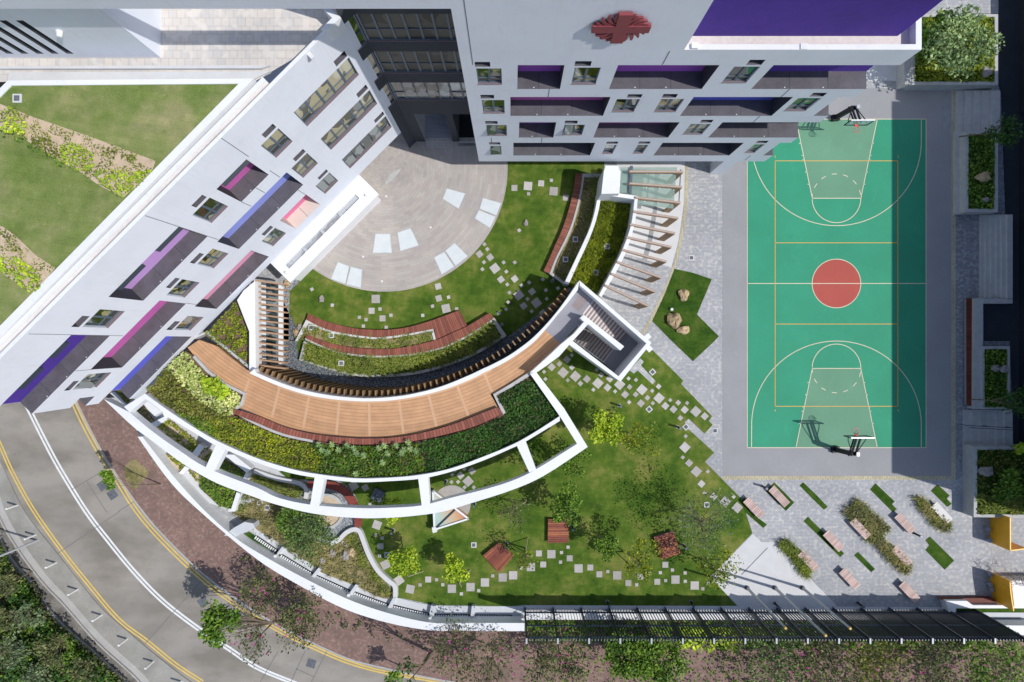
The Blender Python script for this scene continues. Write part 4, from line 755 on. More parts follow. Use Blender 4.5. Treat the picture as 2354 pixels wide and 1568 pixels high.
MB().band(WL(T(2, 2, (165, 300), (440, 692), (600, 947)), ZF), WL(T(2, 2, (225, 290), (480, 620), (697, 975)), ZF), 3.7, ZF+.003).build('end_beam', 'parapet_white', fr)
for c, r, p in ((1, 2, (610, 1262)), (1, 2, (1560, 1252)), (2, 2, (90, 945)), (0, 2, (1480, 690)), (0, 2, (2010, 970))):
    x, y = Wd(T(c, r, p)[0], ZF-.1); MB().rbox(x, y, .45, .45, 0, 3.7, .5).build('post', 'white_render', fr)
# ---- stair tower
st = thing('stair_tower', 'white walled open stair with two striped flights at the eastern end of the deck', 'staircase', (8, 2, 0))
w_i = MB()
w_i.prism(WL(Z2((318, 135), (1262, 950), (1195, 960), (325, 200)), ZP), .0, ZP); w_i.prism(WL(Z2((1262, 950), (855, 1460), (830, 1390), (1195, 960)), ZP), 0, ZP-.003)
w_i.prism(WL(Z2((855, 1460), (180, 972), (235, 930), (830, 1390)), ZP), 2.0, ZP-.006); w_i.band(WL(ZA((1370, 430), (1240, 580), (1070, 720), (900, 880), (690, 1070)), ZP), WL(ZA((1425, 455), (1200, 700), (1060, 860), (900, 980), (765, 1072)), ZP), 3.4, ZP-.009)
w_i.build('wall', 'parapet_white', st)
MB().prism(WL(Z2((330, 630), (375, 585), (905, 1000), (855, 1052), (425, 700), (370, 668)), ZP), 1.9, ZP-.015).build('central_wall', 'parapet_white', st)
MB().prism(WL(Z2((300, 225), (500, 385), (360, 575), (365, 665), (150, 880)) + ZA((1085, 720), (870, 525), (1030, 350), (1200, 150)), ZD+.02), 3.4, ZD+.012).build('upper_landing', 'grey_tile', st)
MB().prism(WL(Z2((330, 310), (430, 400), (310, 545), (215, 470)), ZD+.02), ZD+.012, ZD+.016).build('mat', 'wood_tread', st)
MB().prism(WL(Z2((960, 800), (1180, 930), (815, 1370), (640, 1215), (780, 1030), (845, 950)), 2.0), 1.7, 2.0).build('half_landing', 'grey_tile', st)
def flight(A0, A1, B0, B1, za, zb_, n, dk):
    for i in range(n):
        z = za+(zb_-za)*(i+1)/(n+1); q = []
        for t in (i/n, (i+1)/n):
            q.append((A0[0]+(A1[0]-A0[0])*t, A0[1]+(A1[1]-A0[1])*t)); q.append((B0[0]+(B1[0]-B0[0])*t, B0[1]+(B1[1]-B0[1])*t))
        a, b_, c, d = q; wa, wb, wc, wd_ = [Wd(p, z) for p in (a, b_, c, d)]
        s_ = MB().prism([wa, wb, wd_, wc], z-.3, z).build('step', 'wood_tread', st)
        f = .42; na = (wa[0]+(wc[0]-wa[0])*f, wa[1]+(wc[1]-wa[1])*f); nb = (wb[0]+(wd_[0]-wb[0])*f, wb[1]+(wd_[1]-wb[1])*f)
        MB().prism([wa, wb, nb, na], z+.001, z+.012).build('nosing', 'nosing', s_)
a, b_, c, d = Z2((505, 385), (360, 575), (975, 800), (850, 950)); flight(a, c, b_, d, ZD, 2.0, 13, 0)
a, b_, c, d = Z2((770, 1040), (640, 1215), (385, 755), (240, 925)); flight(a, c, b_, d, 2.0, .05, 11, 0)
mb = MB()
for A, B, zA, zB in (((520, 380), (1010, 810), 4.8, 3.0), ((425, 775), (790, 1040), 1.0, 2.9), ((250, 925), (640, 1210), 1.0, 2.9)):
    a, b_ = Z2(A, B); mb.beam(W(a, zA), W(b_, zB), .05)
mb.build('handrail', 'steel', st)
for uv, lb in (((1215, 870), 'upper'), ((1235, 1030), 'lower')):
    x, y = Wd(Z2(uv)[0], 2.5); tag(MB().rbox(x, y, .42, .42, 2.3, 2.5, R(-50)).build('wall_light', 'white_metal'), f'white box light outside the stair tower, the {lb} of two', 'light', 'box lights on the stair tower')
# ---- curved bench and planters in the courtyard
def cbench(name, label, A, B, z=.45, m='bench_wood'):
    o = thing(name, label, 'bench', (*Wd(A[len(A)//2], 0), 0)); a = smooth(WL(A, z), 5); b_ = smooth(WL(B, z), 5)
    MB().band(a, b_, z-.08, z).build('seat', m, o); a2 = resample(a, 20); b2 = resample(b_, 20)
    MB().band([(p[0]*.85+q[0]*.15, p[1]*.85+q[1]*.15) for p, q in zip(a2, b2)], [(p[0]*.1+q[0]*.9, p[1]*.1+q[1]*.9) for p, q in zip(a2, b2)], 0, z-.085).build('base', 'concrete_dark', o); return o
bA = cbench('curved_bench', 'upper red wood curved bench facing the lawn, widening into a platform at its right end', T(1, 1, (480, 1315), (640, 1385), (900, 1450), (1180, 1465), (1400, 1440), (1640, 1372)), T(1, 1, (463, 1372), (600, 1442), (750, 1487), (1050, 1531), (1200, 1529), (1400, 1500), (1640, 1455)))
MB().prism(WL(T(1, 1, (1640, 1370), (1870, 1285), (1945, 1432), (1800, 1490), (1655, 1555), (1640, 1455)), .45), .1, .447).build('platform', 'bench_wood', bA)
cbench('curved_bench', 'lower red wood curved bench between the two grassy courtyard planters', T(1, 1, (468, 1508), (660, 1580), (900, 1628), (1180, 1643), (1400, 1618), (1650, 1560), (1800, 1495), (1945, 1430), (2150, 1308)), T(1, 1, (450, 1540), (700, 1648), (900, 1688), (1150, 1703), (1450, 1683), (1700, 1628), (1830, 1573), (2000, 1482), (2190, 1355)), z=.6)
cbench('curved_bench', 'red wood curved bench on the right side of the courtyard lawn', T(2, 1, (585, 25), (570, 150), (530, 330), (470, 520), (400, 680), (330, 840), (290, 925)), T(2, 1, (648, 28), (635, 150), (600, 310), (545, 500), (480, 650), (400, 810), (345, 950)))
gpA = thing('grass_planter', 'narrow curved planter with dry grass between the two courtyard benches', 'planter', (-11, 1, 0))
mb = MB().band(smooth(WL(T(1, 1, (463, 1372), (600, 1442), (750, 1487), (1050, 1531), (1200, 1529), (1400, 1500), (1625, 1457)), .4), 4), smooth(WL(T(1, 1, (470, 1395), (600, 1462), (750, 1505), (1050, 1548), (1200, 1545), (1400, 1517), (1610, 1478)), .4), 4), 0, .42)
mb.prism(WL(T(1, 1, (1605, 1458), (1630, 1455), (1655, 1560), (1635, 1560)), .4), 0, .425); mb.prism(WL(T(1, 1, (463, 1370), (490, 1395), (385, 1568), (360, 1568)), .4), 0, .428); mb.build('kerb', 'light_slab', gpA)
gA = T(1, 1, (490, 1395), (600, 1462), (750, 1505), (1050, 1548), (1200, 1545), (1400, 1517), (1610, 1478), (1635, 1558), (1400, 1618), (1180, 1643), (900, 1628), (660, 1580), (460, 1510), (400, 1568), (385, 1550))
MB().prism(WL(gA, .3), 0, .3).build('soil', 'dry_turf', gpA)
blades('planter_grass', WL(gA, .4), .3, .25, 90, 'grass_blade', 'tufted grass growing in the narrow planter between the courtyard benches')
gB = thing('grass_planter', 'large curved planter of strappy grass and orange flowers bordered by concrete below the benches', 'planter', (-9, -1, 0))
mb = MB().band(smooth(WL(T(1, 2, (395, 175), (700, 270), (950, 325), (1200, 330), (1500, 300), (1800, 215), (2050, 110), (2300, -45)), .5), 4), smooth(WL(T(1, 2, (440, 172), (700, 250), (950, 303), (1200, 307), (1500, 274), (1800, 190), (2030, 90), (2262, -58)), .5), 4), 0, .5)
mb.prism(WL(T(1, 2, (440, 0), (470, 15), (438, 175), (395, 178)), .5), 0, .503); mb.prism(WL(T(1, 1, (2190, 1352), (2305, 1520), (2262, 1530), (2165, 1375)), .5), 0, .503)
mb.band(smooth(WL(T(1, 1, (450, 1540), (700, 1648), (900, 1688), (1150, 1703), (1450, 1683), (1700, 1628), (1830, 1573), (2000, 1482), (2190, 1355)), .55), 4), smooth(WL(T(1, 1, (455, 1560), (700, 1664), (900, 1704), (1150, 1719), (1450, 1699), (1700, 1643), (1835, 1588), (2010, 1498), (2195, 1372)), .55), 4), 0, .55); mb.build('kerb', 'concrete', gB)
gBp = T(1, 2, (470, 20), (700, 96), (900, 136), (1150, 151), (1450, 131), (1700, 75), (1835, 20)) + T(1, 1, (2010, 1500), (2165, 1380), (2262, 1530)) + T(1, 2, (2030, 90), (1800, 190), (1500, 274), (1200, 307), (950, 303), (700, 250), (445, 172))
MB().prism(WL(gBp, .35), 0, .35).build('soil', 'turf_dark', gB)
blades('planter_grass', WL(gBp, .45), .35, .38, 200, 'grass_blade', 'strappy grass filling the large curved planter below the courtyard benches', .5)
foliage('planter_grass', WL(T(2, 1, (660, 60), (800, 60), (780, 250), (720, 480), (650, 660), (560, 840), (480, 1020), (385, 945), (480, 760), (560, 580), (630, 350)), .45), .32, .15, 120, .14, 'grass_dry', 'brown dry grass in the planter behind the right curved bench', 'grasses')
gC = thing('grass_planter', 'curved planter behind the right courtyard bench with brown dry grass and concrete edges', 'planter', (1, 6, 0))
mb = MB().band(smooth(WL(T(2, 1, (648, 28), (635, 150), (600, 310), (545, 500), (480, 650), (400, 810), (345, 950)), .5), 4), smooth(WL(T(2, 1, (664, 60), (650, 160), (616, 320), (562, 508), (497, 660), (418, 818), (372, 945)), .5), 4), 0, .5)
mb.prism(WL(T(2, 1, (648, 28), (835, 30), (835, 62), (662, 60)), .5), 0, .503).prism(WL(T(2, 1, (345, 950), (372, 940), (490, 1030), (470, 1045)), .5), 0, .503); mb.build('kerb', 'concrete', gC)
MB().prism(WL(T(2, 1, (664, 60), (835, 62), (815, 230), (760, 400), (690, 640), (590, 850), (485, 1035), (372, 942), (497, 660), (562, 508), (616, 320)), .3), 0, .3).build('soil', 'dry_turf', gC)
blades('planter_grass', WL(T(2, 1, (740, 60), (830, 62), (815, 230), (750, 420), (690, 620), (600, 840), (495, 1020), (450, 985), (570, 780), (690, 520)), .4), .3, .4, 100, 'grass_blade', 'long green grass along the white wall behind the right curved bench', .5)
gD_ = thing('white_walled_planter', 'tall white walled curved planter full of yellow green grass beside the portal frames', 'planter', (5, 7, 0))
wl1 = smooth(WL(T(2, 1, (790, 205), (770, 340), (720, 520), (640, 700), (560, 870), (480, 1040)), 1.9), 4); wl2_ = smooth(WL(T(2, 1, (822, 215), (800, 350), (760, 500), (690, 680), (610, 850), (520, 1050)), 1.9), 4)
MB().band(wl1, wl2_, 0, 1.9).build('wall', 'parapet_white', gD_)
wr1 = smooth(WL(T(2, 1, (1128, 262), (1095, 500), (1020, 720), (930, 900), (800, 1145)), 3.4), 4); wr2 = smooth(WL(T(2, 1, (1160, 235), (1130, 480), (1060, 720), (960, 930), (822, 1165)), 3.4), 4)
mb = MB().band(wr1, wr2, 0, 3.4); mb.prism(WL(T(2, 1, (825, 205), (985, 210), (1160, 235), (1125, 264), (825, 222)), 3.4), 0, 3.397); mb.build('wall', 'parapet_white', gD_)
gDp = T(2, 1, (822, 225), (1100, 262), (1060, 480), (990, 720), (900, 900), (770, 1130), (620, 1010), (570, 1070), (520, 1050), (610, 850), (690, 680), (760, 500), (800, 350))
MB().prism(WL(gDp, 1.4), 0, 1.4).build('soil', 'turf_dark', gD_)
foliage('planter_grass', WL(gDp, 1.5), 1.4, .35, 110, .15, 'leaf_yellowgreen', 'yellow green grassy ground cover in the tall white walled planter', 'grasses', hs=1.6)
blades('planter_grass', WL(gDp, 1.5), 1.45, .45, 160, 'leaf_yellowgreen', 'arching yellow green blades in the tall white walled planter', .45)
tag(MB().prism(WL(T(2, 1, (845, 5), (862, -45), (975, -45), (990, 0), (1000, 0), (988, 212), (822, 215)), 4.2), 0, 4.2).build('entrance_block', 'parapet_white'), 'plain white box wall between the courtyard and the glass canopy', 'wall')
# drain grates in planting
def grate(c, r, u, v_, z, lb, s=.45, rot=0, fr_='light_slab', cat='drain'):
    x, y = Wd(T(c, r, (u, v_))[0], z); o = thing('drain_grate', lb, cat, (x, y, z), 'drain covers with pale surrounds'); MB().rbox(x, y, s, s, z-.2, z, rot).build('surround', fr_, o); MB().rbox(x, y, s*.6, s*.6, z+.002, z+.03, rot).build('grille', 'dark_slab', o)
for a in ((2, 1, 583, 632, .55, 'drain cover in the dry planter behind the right bench, the northern one'), (2, 1, 493, 818, .55, 'drain cover in the dry planter behind the right bench, the southern one'), (2, 1, 875, 697, 1.8, 'drain cover in the yellow green planter, the northern one'), (2, 1, 770, 938, 1.8, 'drain cover in the yellow green planter, the southern one'),
          (1, 1, 505, 1445, .45, 'drain cover at the left tip of the narrow courtyard planter'), (1, 1, 692, 1517, .45, 'drain cover in the narrow courtyard planter near its left tip'), (1, 2, 783, 205, .7, 'drain cover half hidden in the large courtyard planter grass'), (0, 2, 1350, 712, .1, 'drain cover in the dry bed under the western end of the white frame'),
          (1, 2, 35, 1487, .08, 'left drain cover of the pair just outside the white ring frame'), (1, 2, 100, 1532, .08, 'right drain cover of the pair just outside the white ring frame'), (1, 3, 815, 298, .08, 'drain cover above the two boulders in the dry bed'), (1, 3, 1206, 400, .04, 'drain cover in the lawn beside the winding white kerb'), (1, 3, 2003, 308, .04, 'drain cover in the lawn left of the tilted wooden platform'),
          (2, 2, 1293, 285, .04, 'grey grate in the lawn right of the stair tower'), (2, 2, 1262, 628, .04, 'grate in the lawn among the stepping stones'), (2, 2, 1600, 790, .04, 'grate at the end of the paver strip in the lawn'), (2, 2, 1868, 825, .03, 'grate in the grey pavers beside the court'), (2, 1, 1650, 803, .03, 'grate in the grey pavers north of the boulder lawn'), (2, 2, 1792, 1507, .04, 'round holed cover in the lawn beside the lowest stepping stones'), (0, 0, 155, 903, 20.95, 'drain cover in the corner of the rooftop lawn')):
    grate(*a[:5], a[5], rot=R(0 if a[1] != 2 or a[0] != 2 or a[2] > 1700 else 42))
# ---- portal frames and glass canopy
for i, (p, q) in enumerate((((1110, 8), (1575, 12)), ((1110, 120), (1565, 152)), ((1165, 250), (1550, 295)), ((1145, 380), (1530, 438)), ((1112, 500), (1500, 577)), ((1080, 618), (1468, 705)), ((1040, 735), (1422, 838)), ((992, 850), (1375, 985)), ((940, 960), (1320, 1115)), ((885, 1070), (1255, 1245)))):
    z = 3.55; a, b_ = WL(T(2, 1, p, q), z); a = np.array(a); b_ = np.array(b_); d = (b_-a)/np.linalg.norm(b_-a); a2 = a-d*.25
    o = thing('portal_frame', f'brown timber portal frame arching from the white planter wall, {ordn(i)} from the school block', 'frame', (*b_, 0), 'portal frames beside the white planter')
    ang = math.atan2(d[1], d[0]); m = (a2+b_)/2; Lb = np.linalg.norm(b_-a2); mb = MB(); mb.rbox(*m, Lb, .17, z-.32, z, ang); mb.build('beam', 'rail_brown', o)
    m2 = b_-d*.26; MB().rbox(*m2, .52, .168, 0, z-.322, ang).build('post', 'fin_brown', o)
    MB().rbox(*m, Lb, .05, z+.001, z+.02, ang).build('cap_strip', 'steel', o)
cnp = thing('glass_canopy', 'pale green glass canopy with steel beam below the first three portal frames', 'canopy', (7, 12, 0))
MB().prism(WL(T(2, 1, (1112, -30), (1520, -30), (1510, 30), (1485, 352), (1160, 312), (1160, 240), (1090, 220), (1105, 0)), 2.9), 2.87, 2.9).build('glass', 'canopy_glass', cnp); MB().prism(WL(T(2, 1, (1000, -30), (1085, -30), (1075, 210), (990, 205)), 2.9), 2.87, 2.9).build('glass', 'canopy_glass', cnp)
a, b_ = WL(T(2, 1, (1098, -40), (1085, 215)), 3.0); MB().beam((*a, 3.0), (*b_, 3.0), .22).build('beam', 'frame_metal', cnp); a, b_ = WL(T(2, 1, (1552, -10), (1535, 285)), 2.8); MB().beam((*a, 2.8), (*b_, 2.8), .07).build('rail', 'frame_metal', cnp)
mb = MB()
for u, v_ in ((1240, 30), (1368, 32), (1497, 35), (1235, 157), (1358, 166), (1485, 175), (1220, 283), (1342, 298), (1470, 315)): x, y = Wd(T(2, 1, (u, v_))[0], 2.93); mb.tube((x, y, 2.9), (x, y, 2.96), .06, .05, 8)
mb.build('glass_fixing', 'white_metal', cnp)
# ---- covered walkway with horizontal fins at the left of the courtyard
wk = thing('finned_walkway', 'white strip and dark rooflight crossed by sixteen brown fins left of the courtyard lawn', 'walkway', (-18, 1, 0))
MB().prism(WL([(545, 690), (560, 668), (586, 646), (588, 858), (573, 852), (573, 762)], 4.6), 3.4, 4.6).build('wall', 'parapet_white', wk)
MB().prism(WL([(584, 642), (611, 648), (611, 840), (584, 846)], .2), 0, .2).build('roof', 'white_render', wk); MB().prism(WL([(611, 645), (640, 652), (640, 838), (611, 842)], .15), 0, .15).build('rooflight', 'shade_glass', wk); MB().prism(WL([(640, 650), (650, 660), (650, 835), (640, 840)], .2), 0, .2).build('roof_edge', 'white_render', wk)
for i in range(16):
    y = 645+i*12.9; a = Wd((586, y), 4.0); b_ = Wd((656, y+5+.0*i + 4), 4.0); c, d = a, b_
    mid = ((c[0]+d[0])/2, (c[1]+d[1])/2); MB().rbox(*mid, math.dist(c, d), .12, 3.25, 4.0, math.atan2(d[1]-c[1], d[0]-c[0])).build('fin', 'rail_brown', wk)
# ---- outer boundary wall, ledge, slot railing
bw = thing('boundary_wall', 'long thick white curved boundary wall between the garden and the roadside footpath', 'wall', (-15, -18, 0))
wO = smooth(WL(T(0, 2, (1265, 880), (1560, 1290), (1840, 1568)) + T(0, 3, (2351, 430)) + T(1, 3, (400, 680), (800, 890), (1200, 1020), (1580, 1090), (1900, 1097), (2351, 1100)) + T(2, 3, (115, 1100)), 1.4), 5); wI = smooth(WL(T(0, 2, (1310, 880), (1600, 1250), (1890, 1568)) + T(0, 3, (2150, 230), (2351, 365)) + T(1, 3, (400, 590), (830, 800), (1200, 930), (1590, 1020), (1900, 1024), (2351, 1025)) + T(2, 3, (115, 1025)), 1.4), 5)
MB().band(wI, wO, -1.55, 1.4).build('wall', 'parapet_white', bw)
slO = T(0, 3, (2240, 205)) + T(1, 3, (0, 285), (170, 400), (510, 590), (850, 760), (1210, 880), (1590, 975), (1970, 980), (2351, 985)); slI = T(0, 3, (2290, 188)) + T(1, 3, (0, 230), (230, 400), (520, 570), (880, 740), (1220, 850), (1600, 940), (1970, 950), (2351, 955))
MB().band(smooth(WL(slI, .06), 5), smooth(WL(slO, .06), 5), .02, .06).build('planting_slot', 'turf_dark', bw)
ledI = T(1, 3, (0, 165), (280, 330), (500, 480), (600, 560), (830, 650), (950, 700), (1170, 800), (1280, 790), (1640, 862), (2351, 872)) + T(2, 3, (110, 872)); MB().band(smooth(WL(ledI, .05), 4), smooth(WL(slI[1:] + T(2, 3, (115, 955)), .05), 4), .03, .045).build('ledge', 'grey_render', bw)
MB().band(smooth(WL(slO + T(2, 3, (115, 985)), .05), 5), smooth(WL(T(0, 3, (2150, 232)) + T(1, 3, (0, 360), (400, 592), (830, 800), (1200, 930), (1590, 1020), (2351, 1025)) + T(2, 3, (115, 1025)), .05), 5), .02, .048).build('wall_base', 'grey_render', bw)
for pts in (((155, 430), (170, 435), (265, 335), (240, 325)), ((500, 610), (530, 620), (600, 535), (575, 515)), ((840, 780), (875, 790), (945, 678), (915, 670)), ((1210, 885), (1250, 890), (1285, 795), (1262, 790)), ((1588, 975), (1630, 978), (1655, 870), (1610, 865)), ((1970, 985), (2010, 985), (2018, 870), (1985, 870))):
    MB().prism(WL(T(1, 3, *pts), .5), 0, .5).build('cross_wall', 'grey_render', bw)
MB().prism(WL(T(0, 3, (2060, 220), (2150, 150), (2250, 95), (2330, 110), (2345, 150), (2250, 190), (2160, 235)), 1.2), 0, 1.2).build('cross_wall', 'grey_render', bw)
def slot_rail(lbl, lo, hi):
    o = thing('slot_railing', lbl, 'railing', (*Wd(T(1, 3, lo)[0], 0), 0), 'railings in the boundary slot'); a, b_ = WL(T(1, 3, lo, hi), .1); MB().beam((*a, .10), (*b_, .10), .36, .05).build('rail', 'black_rubber', o)
    n = int(math.dist(a, b_)/.19); mb = MB()
    for i in range(n): t = i/n; x = a[0]+(b_[0]-a[0])*t; y = a[1]+(b_[1]-a[1])*t; mb.rbox(x, y, .12, .26, .127, .18, math.atan2(b_[1]-a[1], b_[0]-a[0]))
    mb.build('bars', 'white_metal', o)
for i, (p, q) in enumerate((((0, 238), (195, 370)), ((235, 410), (515, 580)), ((550, 600), (860, 740)), ((890, 750), (1215, 868)), ((1255, 875), (1590, 955)), ((1640, 962), (1965, 966)), ((2010, 968), (2351, 970)))):
    slot_rail(f'low black and white railing in the boundary slot, {ordn(i)} bay from the west', p, q)
for i, (u, v_) in enumerate(((115, 270), (175, 412), (850, 772), (1600, 980))): x, y = Wd(T(1, 3, (u, v_))[0], 1.0); tag(MB().tube((x, y, 0), (x, y, .9), .09, .09, 10).tube((x, y, .9), (x, y, 1.0), .14, .12, 12).build('wall_lamp', 'white_metal'), f'small white capped lamp on the ledge of the boundary wall, {ordn(i)} from the west', 'lamp', 'lamps along the boundary ledge')
x, y = Wd(T(2, 3, (97, 995))[0], 1.0); tag(MB().tube((x, y, 0), (x, y, .9), .09, .09, 10).tube((x, y, .9), (x, y, 1.0), .14, .12, 12).build('wall_lamp', 'white_metal'), 'small white capped lamp on the ledge beside the start of the dark fence', 'lamp', 'lamps along the boundary ledge')

# ================================================================== GARDEN BEDS, WEST SIDE
def bed(lb, P, z, soil='soil', name='planting_bed'): return tag(MB().prism(WL(P, z), 0, z).build(name, soil), lb, 'bed')
wbeds = [(T(0, 2, (1060, 430), (1205, 520), (1160, 578), (1045, 452)), 'leaf_olive', 'narrow strip', 'narrow green bed tucked under the south end of the diagonal wing'),
 (T(0, 2, (1240, 640), (1300, 580), (1400, 735), (1362, 765)), 'grass_dry', 'small', 'small dry bed behind the first opening of the white frame'),
 (T(0, 2, (1410, 790), (1520, 700), (1828, 945), (1755, 1048), (1560, 905)), 'leaf_yellowgreen', 'long', 'yellow green bed seen through the long western opening of the frame'),
 (T(0, 2, (1800, 1075), (1875, 980), (1955, 1022), (1900, 1135)), 'leaf_yellowgreen', 'patchy', 'patchy bed with bare soil just west of the first wide cross beam'),
 (T(0, 2, (1510, 1040), (1600, 1060), (1690, 1150), (1650, 1195), (1580, 1120)), 'leaf_yellowgreen', 'tiny', 'small patchy bed outside the frame beside the boundary wall'),
 (T(0, 2, (1725, 1185), (1850, 1230), (1870, 1330), (1800, 1290)), 'leaf_yellowgreen', 'tip', 'pointed patchy tip of bed outside the frame above the dark green shrubs'),
 (T(0, 2, (1850, 1235), (2172, 1390), (2125, 1540), (2010, 1515), (1830, 1345)), 'leaf_green', 'dark', 'dark green shrub bed between the outer ring and the boundary wall'),
 (T(0, 2, (1995, 1165), (2050, 1085), (2255, 1215), (2222, 1285)), 'leaf_green', 'mid', 'deep green bed seen through the second opening of the frame')]
for i, (P, m, n_, lb) in enumerate(wbeds):
    z = .35; bed(lb.replace('bed', 'soil bed', 1), P, .3, 'soil' if m == 'leaf_green' or i < 2 else 'sand'); foliage('bed_shrubs', WL(P, z+.3), .32, .6 if i in (6, 7) else .4, 170, .16, m, 'foliage of the '+lb, 'shrubs', keep=.34 if m != 'leaf_green' else None)
mb = MB(); mb.prism(WL(T(0, 2, (1365, 770), (1520, 690), (1540, 720), (1420, 795)), .8), 0, .8); mb.prism(WL(T(0, 2, (1755, 1050), (1830, 945), (1880, 975), (1800, 1078)), .7), 0, .7); mb.prism(WL(T(0, 2, (2222, 1285), (2260, 1210), (2330, 1165), (2290, 1260), (2250, 1310)), .9), 0, .9); mb.prism(WL(T(0, 2, (2125, 1545), (2175, 1390), (2210, 1405), (2160, 1568), (2090, 1568)), .8), 0, .8)
for i, vv in enumerate(range(0, len(mb.f), 6)): pass
ws = thing('bed_walls', 'low white walls dividing the sunken beds beneath the white frame', 'wall', (-22, -10, 0))
for P, z in ((T(0, 2, (1365, 770), (1520, 690), (1540, 720), (1420, 795)), .8), (T(0, 2, (1755, 1050), (1830, 945), (1880, 975), (1800, 1078)), .7), (T(0, 2, (2222, 1285), (2260, 1210), (2290, 1230), (2250, 1310)), .9), (T(0, 2, (2125, 1545), (2175, 1390), (2210, 1405), (2160, 1568), (2090, 1568)), .8), (T(0, 2, (1645, 1215), (1700, 1150), (1740, 1170), (1680, 1225)), .6), (T(0, 2, (2060, 1045), (2150, 1045), (2310, 1170), (2270, 1215)), .9), (T(0, 2, (1300, 560), (1345, 540), (1490, 650), (1420, 690)), 1.0)): MB().prism(WL(P, z), 0, z).build('wall_segment', 'parapet_white', ws)
dry = T(0, 2, (2210, 1400), (2354, 1460)) + T(0, 3, (2130, 0), (2250, 90), (2345, 150)) + T(1, 3, (240, 340), (400, 440), (600, 560), (830, 650), (950, 700), (1170, 800), (1240, 780), (1255, 720), (1150, 600), (1040, 450), (960, 260), (905, 180), (780, 260), (680, 300), (560, 0)) + T(1, 2, (640, 1460), (470, 1420), (430, 1370), (300, 1310), (130, 1270), (0, 1240)) + T(0, 2, (2290, 1260))
struct('dry_bed', MB().sheet(WL(dry, .02), .03), 'dry_turf')
blades('dry_grass', WL(dry, .1), .03, .28, 85, 'grass_dry', 'straw coloured ornamental grass covering the bed inside the winding white kerb', .35)
blades('tall_grass', WL(T(1, 3, (830, 200), (905, 180), (970, 300), (1050, 450), (1150, 600), (1255, 720), (1240, 780), (1150, 700), (1000, 500), (900, 330)), .1), .03, .4, 120, 'grass_blade', 'taller green grass edging the winding white kerb', .55)
blades('tall_grass', WL(T(1, 2, (-40, 1220), (150, 1260), (420, 1340), (430, 1430), (250, 1400), (0, 1330)), .1), .03, .4, 140, 'grass_blade', 'green ornamental grass seen through the frame left of the round sand bed', .55)
blades('tall_grass', WL(T(0, 2, (2210, 1400), (2300, 1430), (2250, 1568), (2160, 1540)), .1), .03, .4, 120, 'grass_blade', 'green grass corner beside the dark shrub bed outside the frame', .5)
MBk = MB().wall(smooth(WL(T(1, 3, (690, 298), (760, 262), (830, 195), (900, 165), (950, 185), (985, 270), (1040, 410), (1120, 545), (1220, 640), (1275, 690), (1280, 790)), .45), 5), .36, 0, .45); tag(MBk.build('winding_kerb', 'light_slab'), 'winding white concrete kerb between the dry grass bed and the lawn', 'kerb')
tag(MB().wall(smooth(WL(T(1, 2, (-20, 1195), (200, 1268), (400, 1310), (460, 1370), (455, 1450)), .45), 5), .34, 0, .45).build('winding_kerb', 'light_slab'), 'curved pale kerb seen through the frame left of the round sand bed', 'kerb')
sc = Wd(T(1, 2, (650, 1560))[0], 0)
struct('gravel_ring', MB().sheet(arc(2.75, 0, 360, 40, sc), .036), 'grey_gravel')
sr = thing('sand_pit', 'round sand bed with concrete rim partly hidden by the white ring frame', 'sand bed', (*sc, 0)); MB().band(arc(1.55, 0, 360, 40, sc), arc(1.28, 0, 360, 40, sc), 0, .3).build('rim', 'concrete', sr); MB().prism(arc(1.28, 0, 354, 39, sc), 0, .2).build('sand', 'sand', sr)
rb = thing('ring_bench', 'dark red slatted bench curving round the sand bed under the white frame', 'bench', (*sc, 0)); ro_ = smooth(WL(T(1, 2, (470, 1292), (620, 1285), (760, 1312), (870, 1390), (930, 1480)) + T(1, 3, (972, 65), (968, 142)), .45), 4); ri_ = smooth(WL(T(1, 2, (478, 1355), (620, 1350), (750, 1388), (825, 1450), (870, 1530)) + T(1, 3, (900, 65), (908, 142)), .45), 4)
MB().band(ri_, ro_, .36, .45).build('seat', 'ring_bench_wood', rb); MB().band([(p[0]*.8+q[0]*.2, p[1]*.8+q[1]*.2) for p, q in zip(ri_, ro_)], [(p[0]*.2+q[0]*.8, p[1]*.2+q[1]*.8) for p, q in zip(ri_, ro_)], 0, .355).build('base', 'concrete_dark', rb)
# round pad with a triangular skylight
pc = Wd(T(1, 2, (1800, 1500))[0], 0); struct('round_pad', MB().sheet(arc(1.6, 0, 360, 40, pc), .03), 'stone_slab')
A_, B_, C_ = WL([(995, 1128), (999, 1217), (1077, 1192)], .8); tsk = thing('triangular_skylight', 'triangular glass skylight with rainbow coloured glass beside the round pad', 'skylight', (*A_, 0))
mb = MB(); g3 = ((A_[0]+B_[0]+C_[0])/3, (A_[1]+B_[1]+C_[1])/3)
for p, q in ((A_, B_), (B_, C_), (C_, A_)): mb.beam((*p, .85), (*q, .85), .14, .12)
mb.build('frame', 'parapet_white', tsk); MB().prism([A_, B_, C_], 0, .79).build('glass', 'rainbow_glass', tsk)
m_ = ((A_[0]*.3+C_[0]*.7), (A_[1]*.3+C_[1]*.7)); MB().beam((*B_, .83), (A_[0]*.35+C_[0]*.65, A_[1]*.35+C_[1]*.65, .83), .12, .1).build('bar', 'dark_metal', tsk); MB().rbox(*B_, .35, .45, 0, .95, .2).build('corner_post', 'white_metal', tsk)

